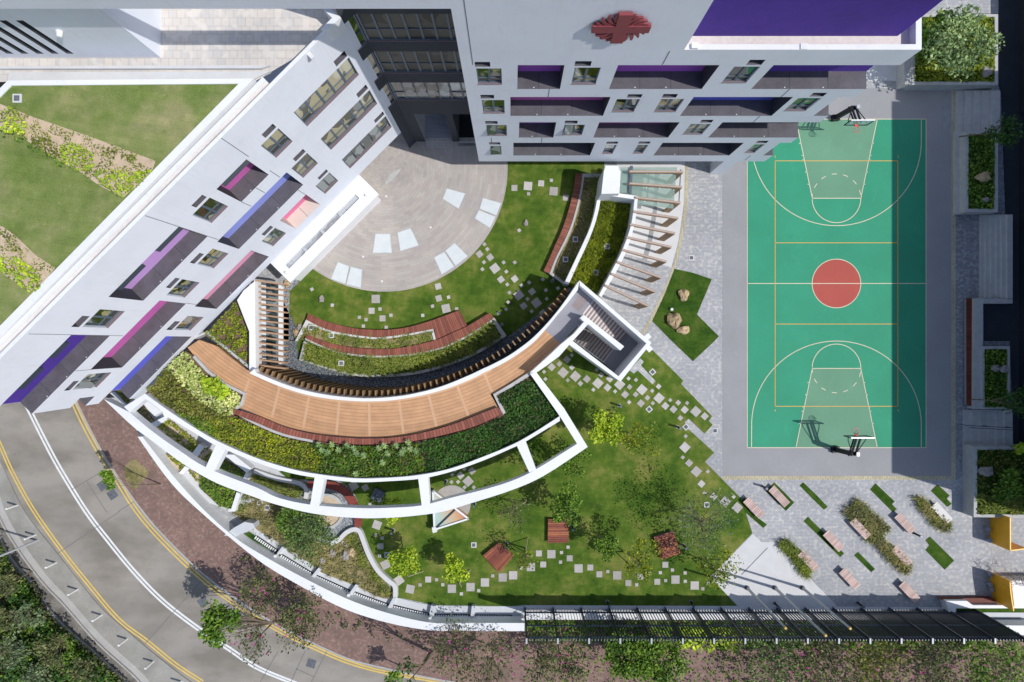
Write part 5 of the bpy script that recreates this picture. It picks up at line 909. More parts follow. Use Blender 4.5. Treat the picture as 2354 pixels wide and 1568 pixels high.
# ================================================================== STEPPING STONES
def stones(cl, c, r, rot, S, desc):
    S = sorted(S, key=lambda s: (s[0], s[1])); zs = .045
    for i, s in enumerate(S):
        u, v_, k_ = s[:3]; rr = s[3] if len(s) > 3 else rot; cc_, rw = (c, r) if len(s) < 6 else s[4:6]
        sz = {'L': .70, 'M': .50, 'm': .36, 's': .27}[k_]; x, y = Wd(T(cc_, rw, (u, v_))[0], zs)
        tag(MB().rbox(x, y, sz, sz, -.05, zs, R(rr)).build('stepping_stone', 'stone_slab' if k_ != 'D' else 'dark_slab'), f"{ {'L': 'large', 'M': 'medium', 'm': 'small', 's': 'tiny'}[k_]} stepping stone, {ordn(i)} from the left {desc}", 'stepping stone', 'stepping stones '+cl)
stones('below the stair tower', 2, 2, -42, [(295, 283, 's'), (307, 350, 's'), (435, 210, 'm'), (365, 240, 'M'), (550, 243, 'm'), (512, 360, 's'), (470, 290, 'L'), (628, 390, 'm'), (583, 325, 'L'), (688, 350, 'M'), (748, 448, 's'), (790, 388, 'L'), (780, 265, 's'), (820, 310, 'm'), (878, 428, 'M'), (948, 463, 's'), (900, 345, 'M'), (990, 400, 'L'), (1072, 345, 's'), (1140, 358, 's'), (1082, 422, 'm'), (1040, 492, 'M'), (1137, 492, 'm'), (1195, 447, 'L'), (1290, 458, 's'), (1348, 418, 'm'), (1245, 522, 'm'), (1185, 573, 'M'), (1077, 563, 's'), (1295, 572, 's'), (1352, 525, 'L'), (1455, 543, 's'), (1410, 597, 'M'), (1528, 567, 'm'), (1610, 570, 's'), (1485, 628, 'M'), (1588, 632, 'M'), (1690, 648, 'L'), (1772, 692, 'M'), (1548, 708, 'm'), (505, 172, 'M'), (550, 130, 's'), (425, 140, 's')], 'in the diagonal path below the stair tower')
stones('beside the court pavers', 2, 2, -42, [(1597, 875, 's'), (1590, 978, 'L'), (1570, 1070, 's'), (1628, 1122, 'M'), (1695, 1200, 'L'), (1800, 1200, 's'), (1742, 1313, 'M'), (1770, 1398, 's'), (1855, 1430, 'M'), (1960, 1478, 'L'), (2038, 1432, 's'), (2072, 1532, 'L')], 'in the path down the lawn right edge')
stones('along the fence', 2, 3, 0, [(515, 328, 's'), (247, 385, 'M'), (362, 392, 'L'), (455, 377, 's'), (446, 465, 's'), (530, 430, 'M'), (173, 510, 'L'), (287, 487, 'M'), (85, 518, 's'), (10, 586, 'L'), (612, 523, 'L'), (720, 515, 'M'), (803, 577, 'M'), (881, 552, 's'), (967, 587, 'L'), (1070, 658, 'M'), (1147, 674, 's'), (1180, 600, 'M'), (1268, 567, 's'), (1410, 490, 'M'), (1475, 538, 's'), (1364, 562, 's'), (1336, 646, 'M'), (1413, 635, 's'), (1503, 626, 'L'), (1592, 565, 's'), (1593, 642, 's'), (1680, 680, 'L'), (1755, 710, 's'), (1805, 662, 's')], 'in the lower path along the dark fence')
stones('by the winding kerb', 1, 3, 0, [(1112, 123, 'L', -20), (1098, 216, 's'), (1160, 245, 's'), (1145, 320, 'M'), (1135, 407, 's'), (1190, 488, 'L', 25), (1280, 530, 's'), (1315, 632, 'L', 35), (1417, 713, 'L', -12), (1508, 675, 's'), (1583, 625, 'M'), (1660, 627, 's'), (1717, 673, 's'), (1800, 710, 'L'), (1888, 757, 's'), (1972, 695, 'L'), (2048, 728, 's'), (2105, 652, 'L'), (2177, 592, 's'), (2268, 606, 'L')], 'in the path from the winding kerb')
stones('in the lower courtyard lawn', 1, 1, 0, [(1675, 1065, 'M', 15), (1680, 1175, 'M', 15), (1770, 1165, 's', 15), (1623, 1248, 's', 15), (1747, 1268, 'L', 12), (1845, 1273, 's'), (1533, 1332, 's'), (514, 1092, 's', 35), (701, 1238, 's', -10), (1101, 1181, 'L'), (1062, 1290, 'M'), (1140, 1274, 's'), (1240, 1331, 's'), (1163, 1360, 'M'), (950, 1350, 's'), (1011, 1371, 's'), (987, 1431, 's'), (1197, 1442, 's')], 'in the lawn between plaza and upper bench')
stones('right of the plaza', 1, 1, 38, [(2100, 678, 's'), (2127, 723, 's'), (2055, 768, 'M'), (2153, 798, 'M'), (2096, 843, 's'), (2277, 845, 's'), (2082, 908, 's'), (2197, 900, 'L'), (2302, 930, 's'), (2252, 1002, 'M'), (2310, 1048, 's'), (2330, 1123, 's'), (2379, 997, 'M'), (2511, 1030, 's'), (2637, 1000, 's'), (2442, 1057, 's'), (2416, 1145, 'L'), (2538, 1113, 'M'), (2666, 1100, 's'), (2778, 1082, 's'), (2496, 1182, 's'), (2579, 1217, 'L'), (2674, 1180, 's'), (2461, 1245, 'M'), (2535, 1295, 's'), (2639, 1312, 'M'), (2320, 1210, 's'), (2300, 1275, 's'), (2232, 1312, 's')], 'in the diagonal path right of the plaza')
stones('beside the right curved bench', 2, 1, 0, [(22, 160, 'M'), (147, 142, 'L', -5), (268, 118, 'M', -5), (362, 90, 's'), (152, 214, 's'), (383, 190, 'L', -5), (495, 250, 'M', -6), (66, 550, 's', 30), (25, 845, 's', 35)], 'beside the right curved bench')
stones('by the round pad', 1, 2, 42, [(1985, 1195, 'M'), (1915, 1178, 's'), (1830, 1190, 's'), (1880, 1236, 'M'), (1805, 1230, 's'), (1950, 1290, 'L'), (1858, 1295, 's'), (1797, 1297, 's'), (1918, 1345, 's'), (2002, 1345, 's'), (1967, 1390, 's'), (898, 1330, 'L', 30), (1005, 1348, 'M', 30), (1050, 1502, 's', 30)], 'seen through the frame near the round pad')
x, y = Wd(T(1, 2, (1118, 1420))[0], .4); tag(MB().rbox(x, y, .95, .95, 0, .4, R(-25)).build('stone_block', 'dark_slab'), 'square dark stone block on the lawn behind the outer ring', 'stone block')
# ---------------- square timber platforms and slatted benches
def platform(P, lb, rot=0):
    z = .42; Pw = WL(P, z); o = thing('wooden_platform', lb, 'platform', (*Pw[0], 0), 'square timber platforms on the lawn'); c = (sum(p[0] for p in Pw)/4, sum(p[1] for p in Pw)/4); a, b_, c2, d = [np.array(p) for p in Pw]; n = 13
    for i in range(n):
        t0, t1 = i/n+.006, (i+1)/n-.006; MB().prism([tuple(a+(d-a)*t0), tuple(b_+(c2-b_)*t0), tuple(b_+(c2-b_)*t1), tuple(a+(d-a)*t1)], z-.06, z+random.uniform(0, .006)).build('plank', ['square_wood', 'plank_a', 'plank_b'][random.choice((1, 1, 2))], o)
    MB().prism([(p[0]*.9+c[0]*.1, p[1]*.9+c[1]*.1) for p in Pw], 0, z-.062).build('base', 'concrete_dark', o)
plain('plank_a', (.24, .07, .045), .6, .2, 2.5, 20); plain('plank_b', (.36, .125, .06), .6, .2, 2.5, 20)
platform([(1110, 1277), (1146, 1247), (1182, 1277), (1147, 1317)], 'square red wood platform turned diagonally, the leftmost of three on the lawn'); platform([(1260, 1193), (1307, 1193), (1307, 1248), (1259, 1249)], 'square red wood platform, middle of three on the lawn, squared to the fence')
platform(T(2, 3, (1303, 235), (1485, 178), (1550, 388), (1377, 445)), 'square red wood platform, rightmost of three, slightly rotated on the lawn')
z = .45; bp = thing('slatted_bench', '', 'bench'); benches = [((3, 3, 605, 272), 'in the long dark green strip, nearest the middle'), ((3, 3, 850, 157), 'on the left edge of the large tall grass bed'), ((3, 3, 1262, 110), 'ending at a black bollard right of the tall grass bed'), ((3, 3, 373, 455), 'beside the tall grass next to the concrete apron'), ((3, 3, 752, 620), 'standing alone left of centre on the lower pavers'), ((3, 3, 1230, 410), 'on the lower right edge of the tall grass bed'), ((3, 3, 1302, 740), 'lowest one, half in the fence shadow'), ((3, 2, 105, 1430), 'framed by a green strip just below the court corner'), ((2, 2, 2225, 1535), 'at the lawn edge, leftmost of all'), ((3, 3, 1600, 12), 'bleached nearly white in the rightmost grass bed')]
bpx, bpy_ = Wd(T(3, 3, (605, 272))[0], z); bp.location = (bpx, bpy_, 0); an = R(-46.5); n = 12; Lb = 1.95
d = (math.cos(an), math.sin(an))
for i in range(n):
    t = -Lb/2+Lb*(i+.5)/n; MB().rbox(bpx+d[0]*t, bpy_+d[1]*t, Lb/n-.022, .66, z-.05, z, an).build('slat', 'slat_pink', bp) if 'slat_pink' in MATS else None
plain('slat_pink', (.56, .41, .37), .65, .12, 2, 18); plain('slat_white', (.74, .72, .70), .65, .05, 2, 18)
for i in range(n):
    t = -Lb/2+Lb*(i+.5)/n; MB().rbox(bpx+d[0]*t, bpy_+d[1]*t, Lb/n-.022, .66, z-.05, z, an).build('slat', 'slat_pink', bp)
for s in (-.6, .6): MB().rbox(bpx+d[0]*s, bpy_+d[1]*s, .25, .5, .03, z-.052, an).build('leg', 'concrete_dark', bp)
MB().rbox(bpx, bpy_, Lb-.1, .3, z-.1, z-.052, an).build('frame', 'dark_metal', bp)
for i, ((c, r, u, v_), lb) in enumerate(benches):
    x, y = Wd(T(c, r, (u, v_))[0], z); o = bp
    if i:
        o = bp.copy(); COL.objects.link(o); o.location = (x, y, 0)
        for ch in list(bp.children):
            q = ch.copy()
            if i == len(benches)-1 and 'slat' in ch.name: q.data = ch.data.copy(); q.data.materials[0] = MATS['slat_white']
            COL.objects.link(q); q.parent = o
    tag(o, 'pale pink slatted bench '+lb if i < 9 else 'slatted bench '+lb, 'bench', 'slatted benches set diagonally on the pavers')
# green strips in the pavers
G1 = [(T(3, 2, (60, 1300), (242, 1485), (165, 1562), (-20, 1380)), 'turf_dark', 'green turf strip around the bench below the court corner'), (T(3, 2, (325, 1300), (440, 1410), (550, 1525), (515, 1552), (400, 1440), (292, 1330)), 'turf_dark', 'thin diagonal green strip right of the first bench'), (T(3, 2, (990, 1310), (1165, 1475), (1140, 1500), (1185, 1545), (1150, 1575), (940, 1365)), 'turf_dark', 'green turf strip above the large tall grass bed'),
      (T(3, 2, (1560, 1320), (1670, 1420), (1645, 1450), (1690, 1498), (1650, 1525), (1500, 1378)), 'turf_dark', 'notched green turf patch nearest the shaded east side'), (T(3, 3, (370, 50), (500, 180), (700, 385), (665, 420), (330, 90)), 'turf_dark', 'long narrow green strip with a bench across it'), (T(3, 3, (830, 372), (985, 530), (950, 558), (793, 403)), 'turf_dark', 'short isolated green strip in the lower pavers'),
      (T(3, 3, (1490, 230), (1712, 450), (1625, 535), (1450, 355), (1485, 312), (1450, 265)), 'turf_dark', 'wide notched brown green turf bed in the right pavers'), (T(3, 3, (700, 10), (820, -110), (1105, 145), (1045, 235), (1320, 515), (1265, 575), (1110, 430), (1010, 310), (890, 250), (940, 210)), 'dry_turf', 'large bed of tall grass with two benches'), (T(3, 3, (165, 260), (270, 345), (400, 530), (370, 615), (95, 300)), 'dry_turf', 'narrow tall grass bed beside the concrete apron'),
      (T(3, 3, (1360, -160), (1420, -110), (1690, 130), (1640, 180), (1560, 150), (1380, -60)), 'dry_turf', 'tall grass bed holding the bleached white bench'), (T(2, 3, (2190, 0), (2345, 120), (2310, 152), (2150, 10)) + T(2, 2, (2100, 1470), (2140, 1440)), 'turf_dark', 'turf strip beside the leftmost pink bench at the lawn corner')]
for P, m, lb in G1:
    tag(MB().prism(WL(P, .03), -.02, .03).build('turf_strip' if m == 'turf_dark' else 'grass_bed', m), lb, 'planting bed', 'planting strips in the pavers')
for i, lb in ((7, 'long arching grass in the large bed between two pale benches'), (8, 'arching grass beside the light concrete apron'), (9, 'arching grass around the bleached white bench')):
    blades('tall_grass', WL(G1[i][0], .3), .03, .5, 190, 'grass_dry' if i != 8 else 'grass_blade', lb, .6, .04); blades('tall_grass', WL(G1[i][0], .3), .03, .45, 110, 'grass_blade', lb.replace('arching', 'greener arching'), .55, .04)
# ---------------- boulders
def rock(c, r, u, v_, rad, m, lb, z0=0, sq=.75, name='boulder'):
    x, y = Wd(T(c, r, (u, v_))[0], z0+rad/108*.5); rr = rad/4/F*(H-z0); V = []; Fc = []; n, k_ = 14, 7; ph = random.random()*9; ax = random.uniform(.85, 1.2)
    for i in range(1, k_):
        for j in range(n):
            a, b_ = math.pi*i/k_, 2*math.pi*j/n; q = 1+.14*math.sin(3*b_+ph+i)+.10*math.sin(5*b_-ph*2)+.08*math.sin(2*a*2+b_*2+ph); q = round(q*9)/9
            V.append((x+rr*q*math.sin(a)*math.cos(b_)*ax, y+rr*q*math.sin(a)*math.sin(b_)/ax, z0+rr*sq*(.55+math.cos(a)*q*.85)))
    V += [(x, y, z0+rr*sq*1.35), (x, y, z0-.05)]
    for i in range(k_-2):
        for j in range(n): a = i*n+j; b_ = i*n+(j+1) % n; Fc.append((a, a+n, b_+n, b_))
    for j in range(n): Fc.append((len(V)-2, j, (j+1) % n)); o = (k_-2)*n; Fc.append((len(V)-1, o+(j+1) % n, o+j))
    mb = MB(); mb.v = V; mb.f = Fc; mb.mi = [0]*len(Fc); return tag(mb.build(name, m), lb, 'boulder' if name == 'boulder' else 'stone')
for a in ((2, 1, 1580, 1142, 50, 'rock_tan', 'tan boulder alone in the upper part of the dark lawn patch'), (2, 1, 1495, 1378, 68, 'rock_tan', 'largest tan boulder in the dark lawn patch beside the court'), (2, 1, 1580, 1468, 48, 'rock_tan', 'smaller boulder touching the largest one in the dark lawn patch'), (2, 1, 128, 483, 25, 'rock_grey', 'small round stone beside the right curved bench'), (1, 1, 602, 1183, 28, 'rock_grey', 'small round grey stone in the lawn below the annexe'),
          (1, 1, 398, 1440, 27, 'rock_grey', 'upper stone of the pair left of the upper courtyard bench'), (1, 1, 365, 1490, 32, 'rock_tan', 'lower stone of the pair left of the upper courtyard bench'), (1, 1, 283, 1042, 30, 'rock_tan', 'tan stone at the corner where the annexe meets the finned walkway'), (1, 3, 880, 372, 42, 'rock_tan', 'orange brown boulder in the dry grass bed'), (1, 3, 822, 407, 40, 'rock_grey', 'grey boulder leaning beside the brown one in the dry grass bed'),
          (1, 3, 705, 383, 32, 'rock_grey', 'flat pale stone under the spreading shrub in the dry bed'), (1, 3, 612, 452, 30, 'rock_grey', 'flat pale stone beside the boundary slot railing')): rock(*a)
x, y = Wd(T(2, 1, (1472, 1277))[0], .3); tag(MB().tube((x, y, 0), (x, y, .3), .14, .12, 12).build('garden_light', 'white_metal'), 'small white cylinder light among the boulders', 'light')
# ---------------- bollard lamps
def bollard(c, r, u, v_, lb, h=1.0, m='black_rubber'):
    x, y = Wd(T(c, r, (u, v_))[0], h); o = thing('bollard_lamp', lb, 'bollard', (x, y, 0), 'black bollard lamps'); MB().tube((x, y, 0), (x, y, h-.12), .085, .085, 12).build('post', m, o); MB().tube((x, y, h-.12), (x, y, h), .10, .10, 14).build('cap', 'frame_metal', o); MB().tube((x, y, 0), (x, y, .03), .15, .15, 12).build('base', 'concrete_dark', o)
for a in ((2, 2, 1003, 603, 'black bollard lamp on the lawn below the stair tower path'), (2, 2, 1550, 805, 'black bollard lamp on the lawn near the paver strip'), (2, 3, 893, 872, 'black bollard lamp at the fence foot, left one on the lawn'), (2, 3, 1673, 872, 'black bollard lamp at the fence foot, right one on the lawn'), (3, 3, 107, 888, 'black bollard lamp at the fence foot beside the flagpoles'), (3, 3, 882, 882, 'black bollard lamp at the fence foot on the pavers'), (3, 3, 1412, 232, 'black bollard lamp at the end of a pink bench'),
          (2, 2, 2345, 1360, 'black bollard lamp on the pavers just below the court edging'), (1, 3, 1243, 203, 'black bollard lamp in the lawn near the winding kerb top'), (2, 3, 565, 170, 'black bollard lamp right of the middle platform'), (2, 3, 1604, 343, 'black bollard lamp right of the rightmost platform'), (1, 3, 2305, 332, 'black bollard lamp above the leftmost platform'), (1, 1, 2258, 1413, 'black bollard lamp at the right tip of the large courtyard planter'),
          (2, 1, 377, 1005, 'black bollard lamp at the lower end of the right curved bench'), (1, 2, 1735, 1312, 'black bollard lamp above the round pad seen through the frame'), (1, 2, 2003, 1522, 'black bollard lamp right of the round pad')): bollard(*a)
# roadside white bollards and street lamp
for i, (c, r, b_, t) in enumerate(((0, 2, (160, 1510), (72, 1538)), (0, 3, (325, 215), (240, 252)), (0, 3, (515, 470), (430, 512)), (0, 3, (715, 715), (640, 765)), (0, 3, (935, 950), (860, 1003)), (0, 3, (1170, 1170), (1095, 1225)), (0, 3, (1410, 1378), (1340, 1435)), (0, 3, (1665, 1560), (1600, 1610)))):
    x, y = Wd(T(c, r, b_)[0], ZR+.12); o = thing('roadside_bollard', f'white roadside bollard on the outer pavement, {ordn(i)} from the top', 'bollard', (x, y, ZR+.1), 'white bollards along the outer pavement'); k_ = 1.0
    MB().tube((x, y, ZR+.1), (x, y, ZR+1.3), .085, .085, 10).build('post', 'road_white', o); MB().tube((x, y, ZR+1.3), (x, y, ZR+1.34), .095, .08, 10).build('cap', 'road_white', o)
x, y = Wd(T(0, 3, (345, 265))[0], ZR+.12); o = thing('street_lamp', 'tall grey street lamp leaning out of frame at the left edge', 'street lamp', (x, y, ZR+.1)); MB().tube((x, y, ZR+.1), (x, y, 7.5), .1, .07, 10).build('pole', 'steel', o); MB().beam((x, y, 7.5), (x-1.6, y-.4, 7.9), .09).build('arm', 'steel', o); MB().rbox(x-2, y-.5, .9, .3, 7.8, 7.98, .2).build('lamp_head', 'steel', o)
# ---------------- flagpoles
for i, (b_, t, lb) in enumerate(((T(2, 3, (2160, 700))[0], T(3, 3, (145, 1077))[0], 'left'), (T(3, 3, (62, 700))[0], T(3, 3, (512, 1147))[0], 'middle and tallest'), (T(3, 3, (315, 700))[0], T(3, 3, (738, 1083))[0], 'right'))):
    x, y = Wd(b_, 0); rt = math.hypot(t[0]-1177, t[1]-784)/math.hypot(b_[0]-1177, b_[1]-784); h = H*(1-1/rt); o = thing('flagpole', f'tall pale flagpole with gold tip by the fence, {lb} of the three', 'flagpole', (x, y, 0), 'three flagpoles by the fence')
    MB().tube((x, y, 0), (x, y, h), .13, .075, 12).build('pole', 'steel', o); MB().tube((x, y, h), (x, y, h+.14), .11, .09, 12).build('finial', 'gold', o); MB().tube((x, y, 0), (x, y, .2), .2, .18, 12).build('base', 'dark_metal', o)
# ---------------- dark louvred fence
fe = thing('louvred_fence', 'tall dark metal fence of close upright fins along the lower edge of the campus', 'fence', (14, -22.8, 0))
yF = -(1399.5-784)*H/F; ht = 5.55; xs = []
for k_ in range(17): xs.append((1207+k_*64.3-1177)*H/F)
for k_, x in enumerate(xs):
    MB().box(x-.06, x+.06, yF-.27, yF+.13, -.4, ht).build('post', 'dark_metal', fe); MB().box(x-.065, x+.065, yF-.275, yF+.135, ht, ht+.03).build('post_cap', 'steel', fe)
for zz_ in (.5, 2.9, 4.9): MB().box(xs[0], xs[-1], yF-.11, yF-.03, zz_, zz_+.14).build('rail', 'frame_metal', fe)
for k_ in range(16):
    mb = MB(); mc = MB(); nn = 10
    for i in range(1, nn): x = xs[k_]+(xs[k_+1]-xs[k_])*i/nn; mb.box(x-.010, x+.010, yF-.14, yF+.02, .1, ht-.1); mc.box(x-.013, x+.013, yF-.10, yF+.02, ht-.1, ht-.08)
    o = mb.build('slat_panel', 'dark_metal', fe); mc.build('slat_caps', 'steel', o)
tag(MB().box(xs[0]+.1, xs[-1]-.2, yF-.95, yF-.22, -1.5, -.05).build('planter_wall', 'parapet_white'), 'white wall top seen through the fins at the foot of the dark fence', 'wall')
# hedges under the fence
zz_ = -1.0
foliage('fence_hedge', WL(T(2, 3, (125, 965), (2351, 985)) + T(3, 3, (1900, 1010), (2050, 1190), (2050, 1250), (0, 1235)) + T(2, 3, (1500, 1240), (900, 1190), (125, 1185)), zz_), -1.4, 1.2, 55, .30, 'leaf_green', 'green hedge growing behind the fins of the dark fence', 'hedge', keep=.22)
foliage('fence_hedge', WL(T(2, 3, (1480, 1020), (2200, 1040), (2000, 1245), (1530, 1240)), zz_), -1.2, 1.5, 60, .26, 'leaf_lime', 'bright lime leaved stretch of hedge in the middle of the dark fence', 'hedge', keep=.3)
# lower right structure
lr = thing('corner_wall', 'white boundary wall and planter at the lower right corner beyond the fence', 'wall', (40, -22, 0))
MB().prism(WL(T(3, 3, (1635, 822), (1830, 822), (1885, 862), (2360, 862), (2500, 862), (2500, 890), (1730, 890), (1728, 925), (1665, 925)), .8), 0, .8).build('parapet', 'parapet_white', lr); MB().prism(WL(T(3, 3, (1730, 890), (2500, 890), (2500, 930), (1732, 928)), .3), 0, .3).build('planting', 'turf_dark', lr)
MB().prism(WL(T(3, 3, (1665, 925), (2500, 930), (2500, 978), (1880, 978), (2000, 1020), (1860, 1045)), .3), 0, .3).build('ledge', 'grey_render', lr); MB().prism(WL(T(3, 3, (1850, 1045), (2500, 1050), (2500, 1138), (1995, 1132)), 1.4), -1.5, 1.4).build('wall', 'parapet_white', lr); MB().prism(WL(T(3, 3, (1880, 978), (2230, 985), (2270, 1020), (1990, 1018)), .05), 0, .05).build('slot', 'dark_slab', lr)
x, y = Wd(T(3, 3, (1857, 1020))[0], 1.0); tag(MB().tube((x, y, 0), (x, y, .9), .09, .09, 10).tube((x, y, .9), (x, y, 1.0), .14, .12, 12).build('wall_lamp', 'white_metal'), 'small white capped lamp at the far right end of the dark fence', 'lamp', 'lamps along the boundary ledge')
tag(MB().prism(WL(T(3, 3, (1565, 800), (2070, 795), (2110, 862), (1885, 862), (1830, 825), (1640, 822)), .45), .05, .45).build('timber_bench', 'dark_red_wood'), 'dark red timber seat in shade by the lower orange panel', 'bench')
# ---------------- orange panels
def opanel(name, lb, top, base, z1=2.1):
    Tt = WL(top, z1); o = thing(name, lb, 'play panel', (*Tt[0], 0), 'orange play panels'); mb = MB()
    for p, q in zip(Tt, Tt[1:]): mb.beam((*p, z1/2), (*q, z1/2), .07, z1)
    mb.build('panel', 'orange_panel', o); mb = MB()
    for p, q in zip(Tt, Tt[1:]): mb.beam((*p, z1+.015), (*q, z1+.015), .085, .03)
    mb.build('edge', 'orange_edge', o); return o
plain('orange_edge', (.9, .5, .03), .4, .05)
oA = opanel('orange_panel', 'upper folded orange panel standing on the right pavers', [(2322, 1190), (2322.3, 1265.5), (2360, 1261)], None); oB = opanel('orange_panel', 'lower curved orange panel beside the white climbing wall', [(2321.3, 1336), (2323, 1360), (2326, 1382), (2330, 1404.5)], None)
for i, (u, v_, lb) in enumerate(((435, 290, 'upper grey mushroom seat by the upper orange panel'), (460, 460, 'lower grey mushroom seat by the upper orange panel'), (470, 970, 'top grey mushroom seat by the lower orange panel'), (465, 1125, 'middle grey mushroom seat by the lower orange panel'), (485, 1190, 'bottom grey mushroom seat by the lower orange panel'))):
    x, y = Wd((2206.8+u*.1539, 1172.4+v_*.1539), .5); o = thing('mushroom_seat', lb, 'seat', (x, y, 0), 'grey seats by the orange panels'); MB().tube((x, y, 0), (x, y, .42), .1, .14, 10).build('stem', 'grey_seat', o); MB().tube((x, y, .42), (x, y, .5), .2, .17, 14).build('top', 'grey_seat', o)
tag(MB().prism(WL([(2325, 1335), (2400, 1335), (2400, 1395), (2332, 1395)], 1.2), 0, 1.2).build('climbing_wall', 'parapet_white'), 'white play platform behind the lower orange panel at the right edge', 'platform')
mb = MB()
for i in range(46):
    a = Vector(W((random.uniform(2318, 2360), random.uniform(1318, 1348)), random.uniform(1.3, 2.0))); b_ = a+Vector((random.uniform(-.9, .9), random.uniform(-.9, .9), random.uniform(-.4, .4))); mb.tube(a, b_, .018, .012, 4)
sb = thing('bare_shrub', 'tangle of bare reddish branches over the white play platform', 'shrub', W((2345, 1335), 0)); mb.build('branches', 'bark', sb)

# ================================================================== COURT EQUIPMENT, EAST SIDE
def hoop(rim, base, s, lb):
    x, y = Wd(rim, 3.05); y += .0; bx, by = Wd(base, .3); o = thing('basketball_hoop', lb, 'basketball hoop', (bx, by, 0), 'basketball hoops'); yb = y+s*.40
    mb = MB(); mb.ring((x, y, 3.05), .235, .02); mb.build('rim', 'rim_red', o); MB().box(x-.12, x+.12, min(yb, y+s*.235), max(yb, y+s*.235), 2.98, 3.04).build('rim_bracket', 'rim_red', o)
    mb = MB()
    for i in range(12):
        a = i*math.pi/6; mb.beam((x+.23*math.cos(a), y+.23*math.sin(a), 3.03), (x+.14*math.cos(a+.26), y+.14*math.sin(a+.26), 2.62), .012); mb.beam((x+.23*math.cos(a), y+.23*math.sin(a), 3.03), (x+.14*math.cos(a-.26), y+.14*math.sin(a-.26), 2.62), .012)
    mb.build('net', 'white_metal', o)
    MB().box(x-.9, x+.9, yb-.02, yb+.02, 2.9, 3.95).build('backboard', 'backboard_glass', o); mb = MB()
    for z_ in (2.9,): mb.box(x-.92, x+.92, yb-.04, yb+.04, z_-.05, z_+.02)
    for xx in (-.9, .9): mb.box(x+xx-.03, x+xx+.03, yb-.035, yb+.035, 2.9, 3.95)
    mb.build('backboard_frame', 'black_rubber', o); MB().box(x-.93, x+.93, yb-.05, yb+.05, 3.95, 4.02).build('top_edge', 'white_metal', o)
    px_, py_ = bx, by; tx, ty = x, yb+s*1.5
    MB().beam((px_, py_, .2), (tx, ty, 2.6), .34, .3).build('mast', 'black_rubber', o); mb = MB()
    for xx in (-.16, .16): mb.beam((tx+xx, ty+s*.1, 2.6), (x+xx, yb+s*.04, 3.4), .12); mb.beam((tx+xx*.7, ty+s*.25, 2.1), (x+xx*.7, yb+s*.05, 3.0), .09)
    for xx in (-.85, .85): mb.beam((tx+xx*.15, ty, 2.7), (x+xx*.8, yb+s*.35, 3.1), .05); mb.beam((x+xx*.8, yb+s*.35, 3.1), (x+xx*.85, yb+s*.04, 3.2), .05)
    mb.build('arm', 'black_rubber', o); MB().rbox(px_, py_, .6, .5, 0, .35, .1).build('base', 'black_rubber', o); MB().box(tx+.15, tx+.4, ty-.15, ty+.15, 2.55, 2.85).build('winch', 'steel', o)
hoop((1969, 297.5), (1922, 270), 1, 'black basketball hoop with red rim and glass board at the top end of the court'); hoop((1968.5, 991), (1922, 1034), -1, 'black basketball hoop with red rim and glass board at the bottom end of the court')
# floor glass panels in the plaza
for pts, lb in ((T(1, 1, (1752, 162), (1928, 210), (1865, 355), (1712, 260)), 'single glass panel in the upper right of the round plaza'), (T(1, 1, (2083, 250), (2258, 300), (2212, 415), (2052, 352)), 'upper glass panel of the pair at the plaza right edge'), (T(1, 1, (2048, 362), (2205, 425), (2152, 530), (2008, 440)), 'lower glass panel of the pair at the plaza right edge'),
                (T(1, 1, (1096, 578), (1233, 580), (1253, 760), (1070, 762)), 'left glass panel of the two in the middle of the plaza'), (T(1, 1, (1297, 570), (1422, 527), (1500, 690), (1326, 745)), 'right glass panel of the two in the middle of the plaza'), (T(1, 1, (1738, 738), (1825, 662), (1950, 788), (1836, 880)), 'right glass panel of the pair at the plaza lower right edge'),
                (T(1, 1, (1635, 798), (1730, 745), (1825, 885), (1707, 960)), 'left glass panel of the pair at the plaza lower right edge'), (T(1, 1, (752, 838), (860, 880), (822, 1045), (685, 998)), 'left glass panel of the pair at the plaza lower left edge'), (T(1, 1, (870, 882), (978, 908), (965, 1082), (828, 1048)), 'right glass panel of the pair at the plaza lower left edge')):
    P = WL(pts, .03); c = (sum(p[0] for p in P)/4, sum(p[1] for p in P)/4); o = thing('floor_glass_panel', lb, 'floor light', (*c, 0), 'glass panels set in the plaza'); MB().prism(P, .0, .034).build('frame', 'steel', o); MB().prism([(p[0]*.94+c[0]*.06, p[1]*.94+c[1]*.06) for p in P], 0, .042).build('glass', 'floor_light_glass', o)
for i, (u, v_) in enumerate(((1605, 523), (985, 793), (1158, 1018), (1198, 237))): x, y = Wd(T(1, 1, (u, v_))[0], .02); tag(MB().tube((x, y, 0), (x, y, .03), .09, .09, 14).build('floor_spotlight', 'white_metal'), f'small round floor light in the plaza stone, {ordn((2, 0, 1, 3)[i])} from the left'.replace('fourth from the left', 'nearest the annexe corner'), 'light', 'round floor lights in the plaza')
mb = MB(); P = WL(smooth(T(1, 1, (1185, 130), (1230, 40), (1330, -20), (1320, 10), (1260, 80), (1205, 125), (1185, 130)), 4), .024); tag(mb.sheet(P, .024).build('plaza_cover', 'concrete'), 'worn leaf shaped grey patch near the centre of the round plaza', 'cover')

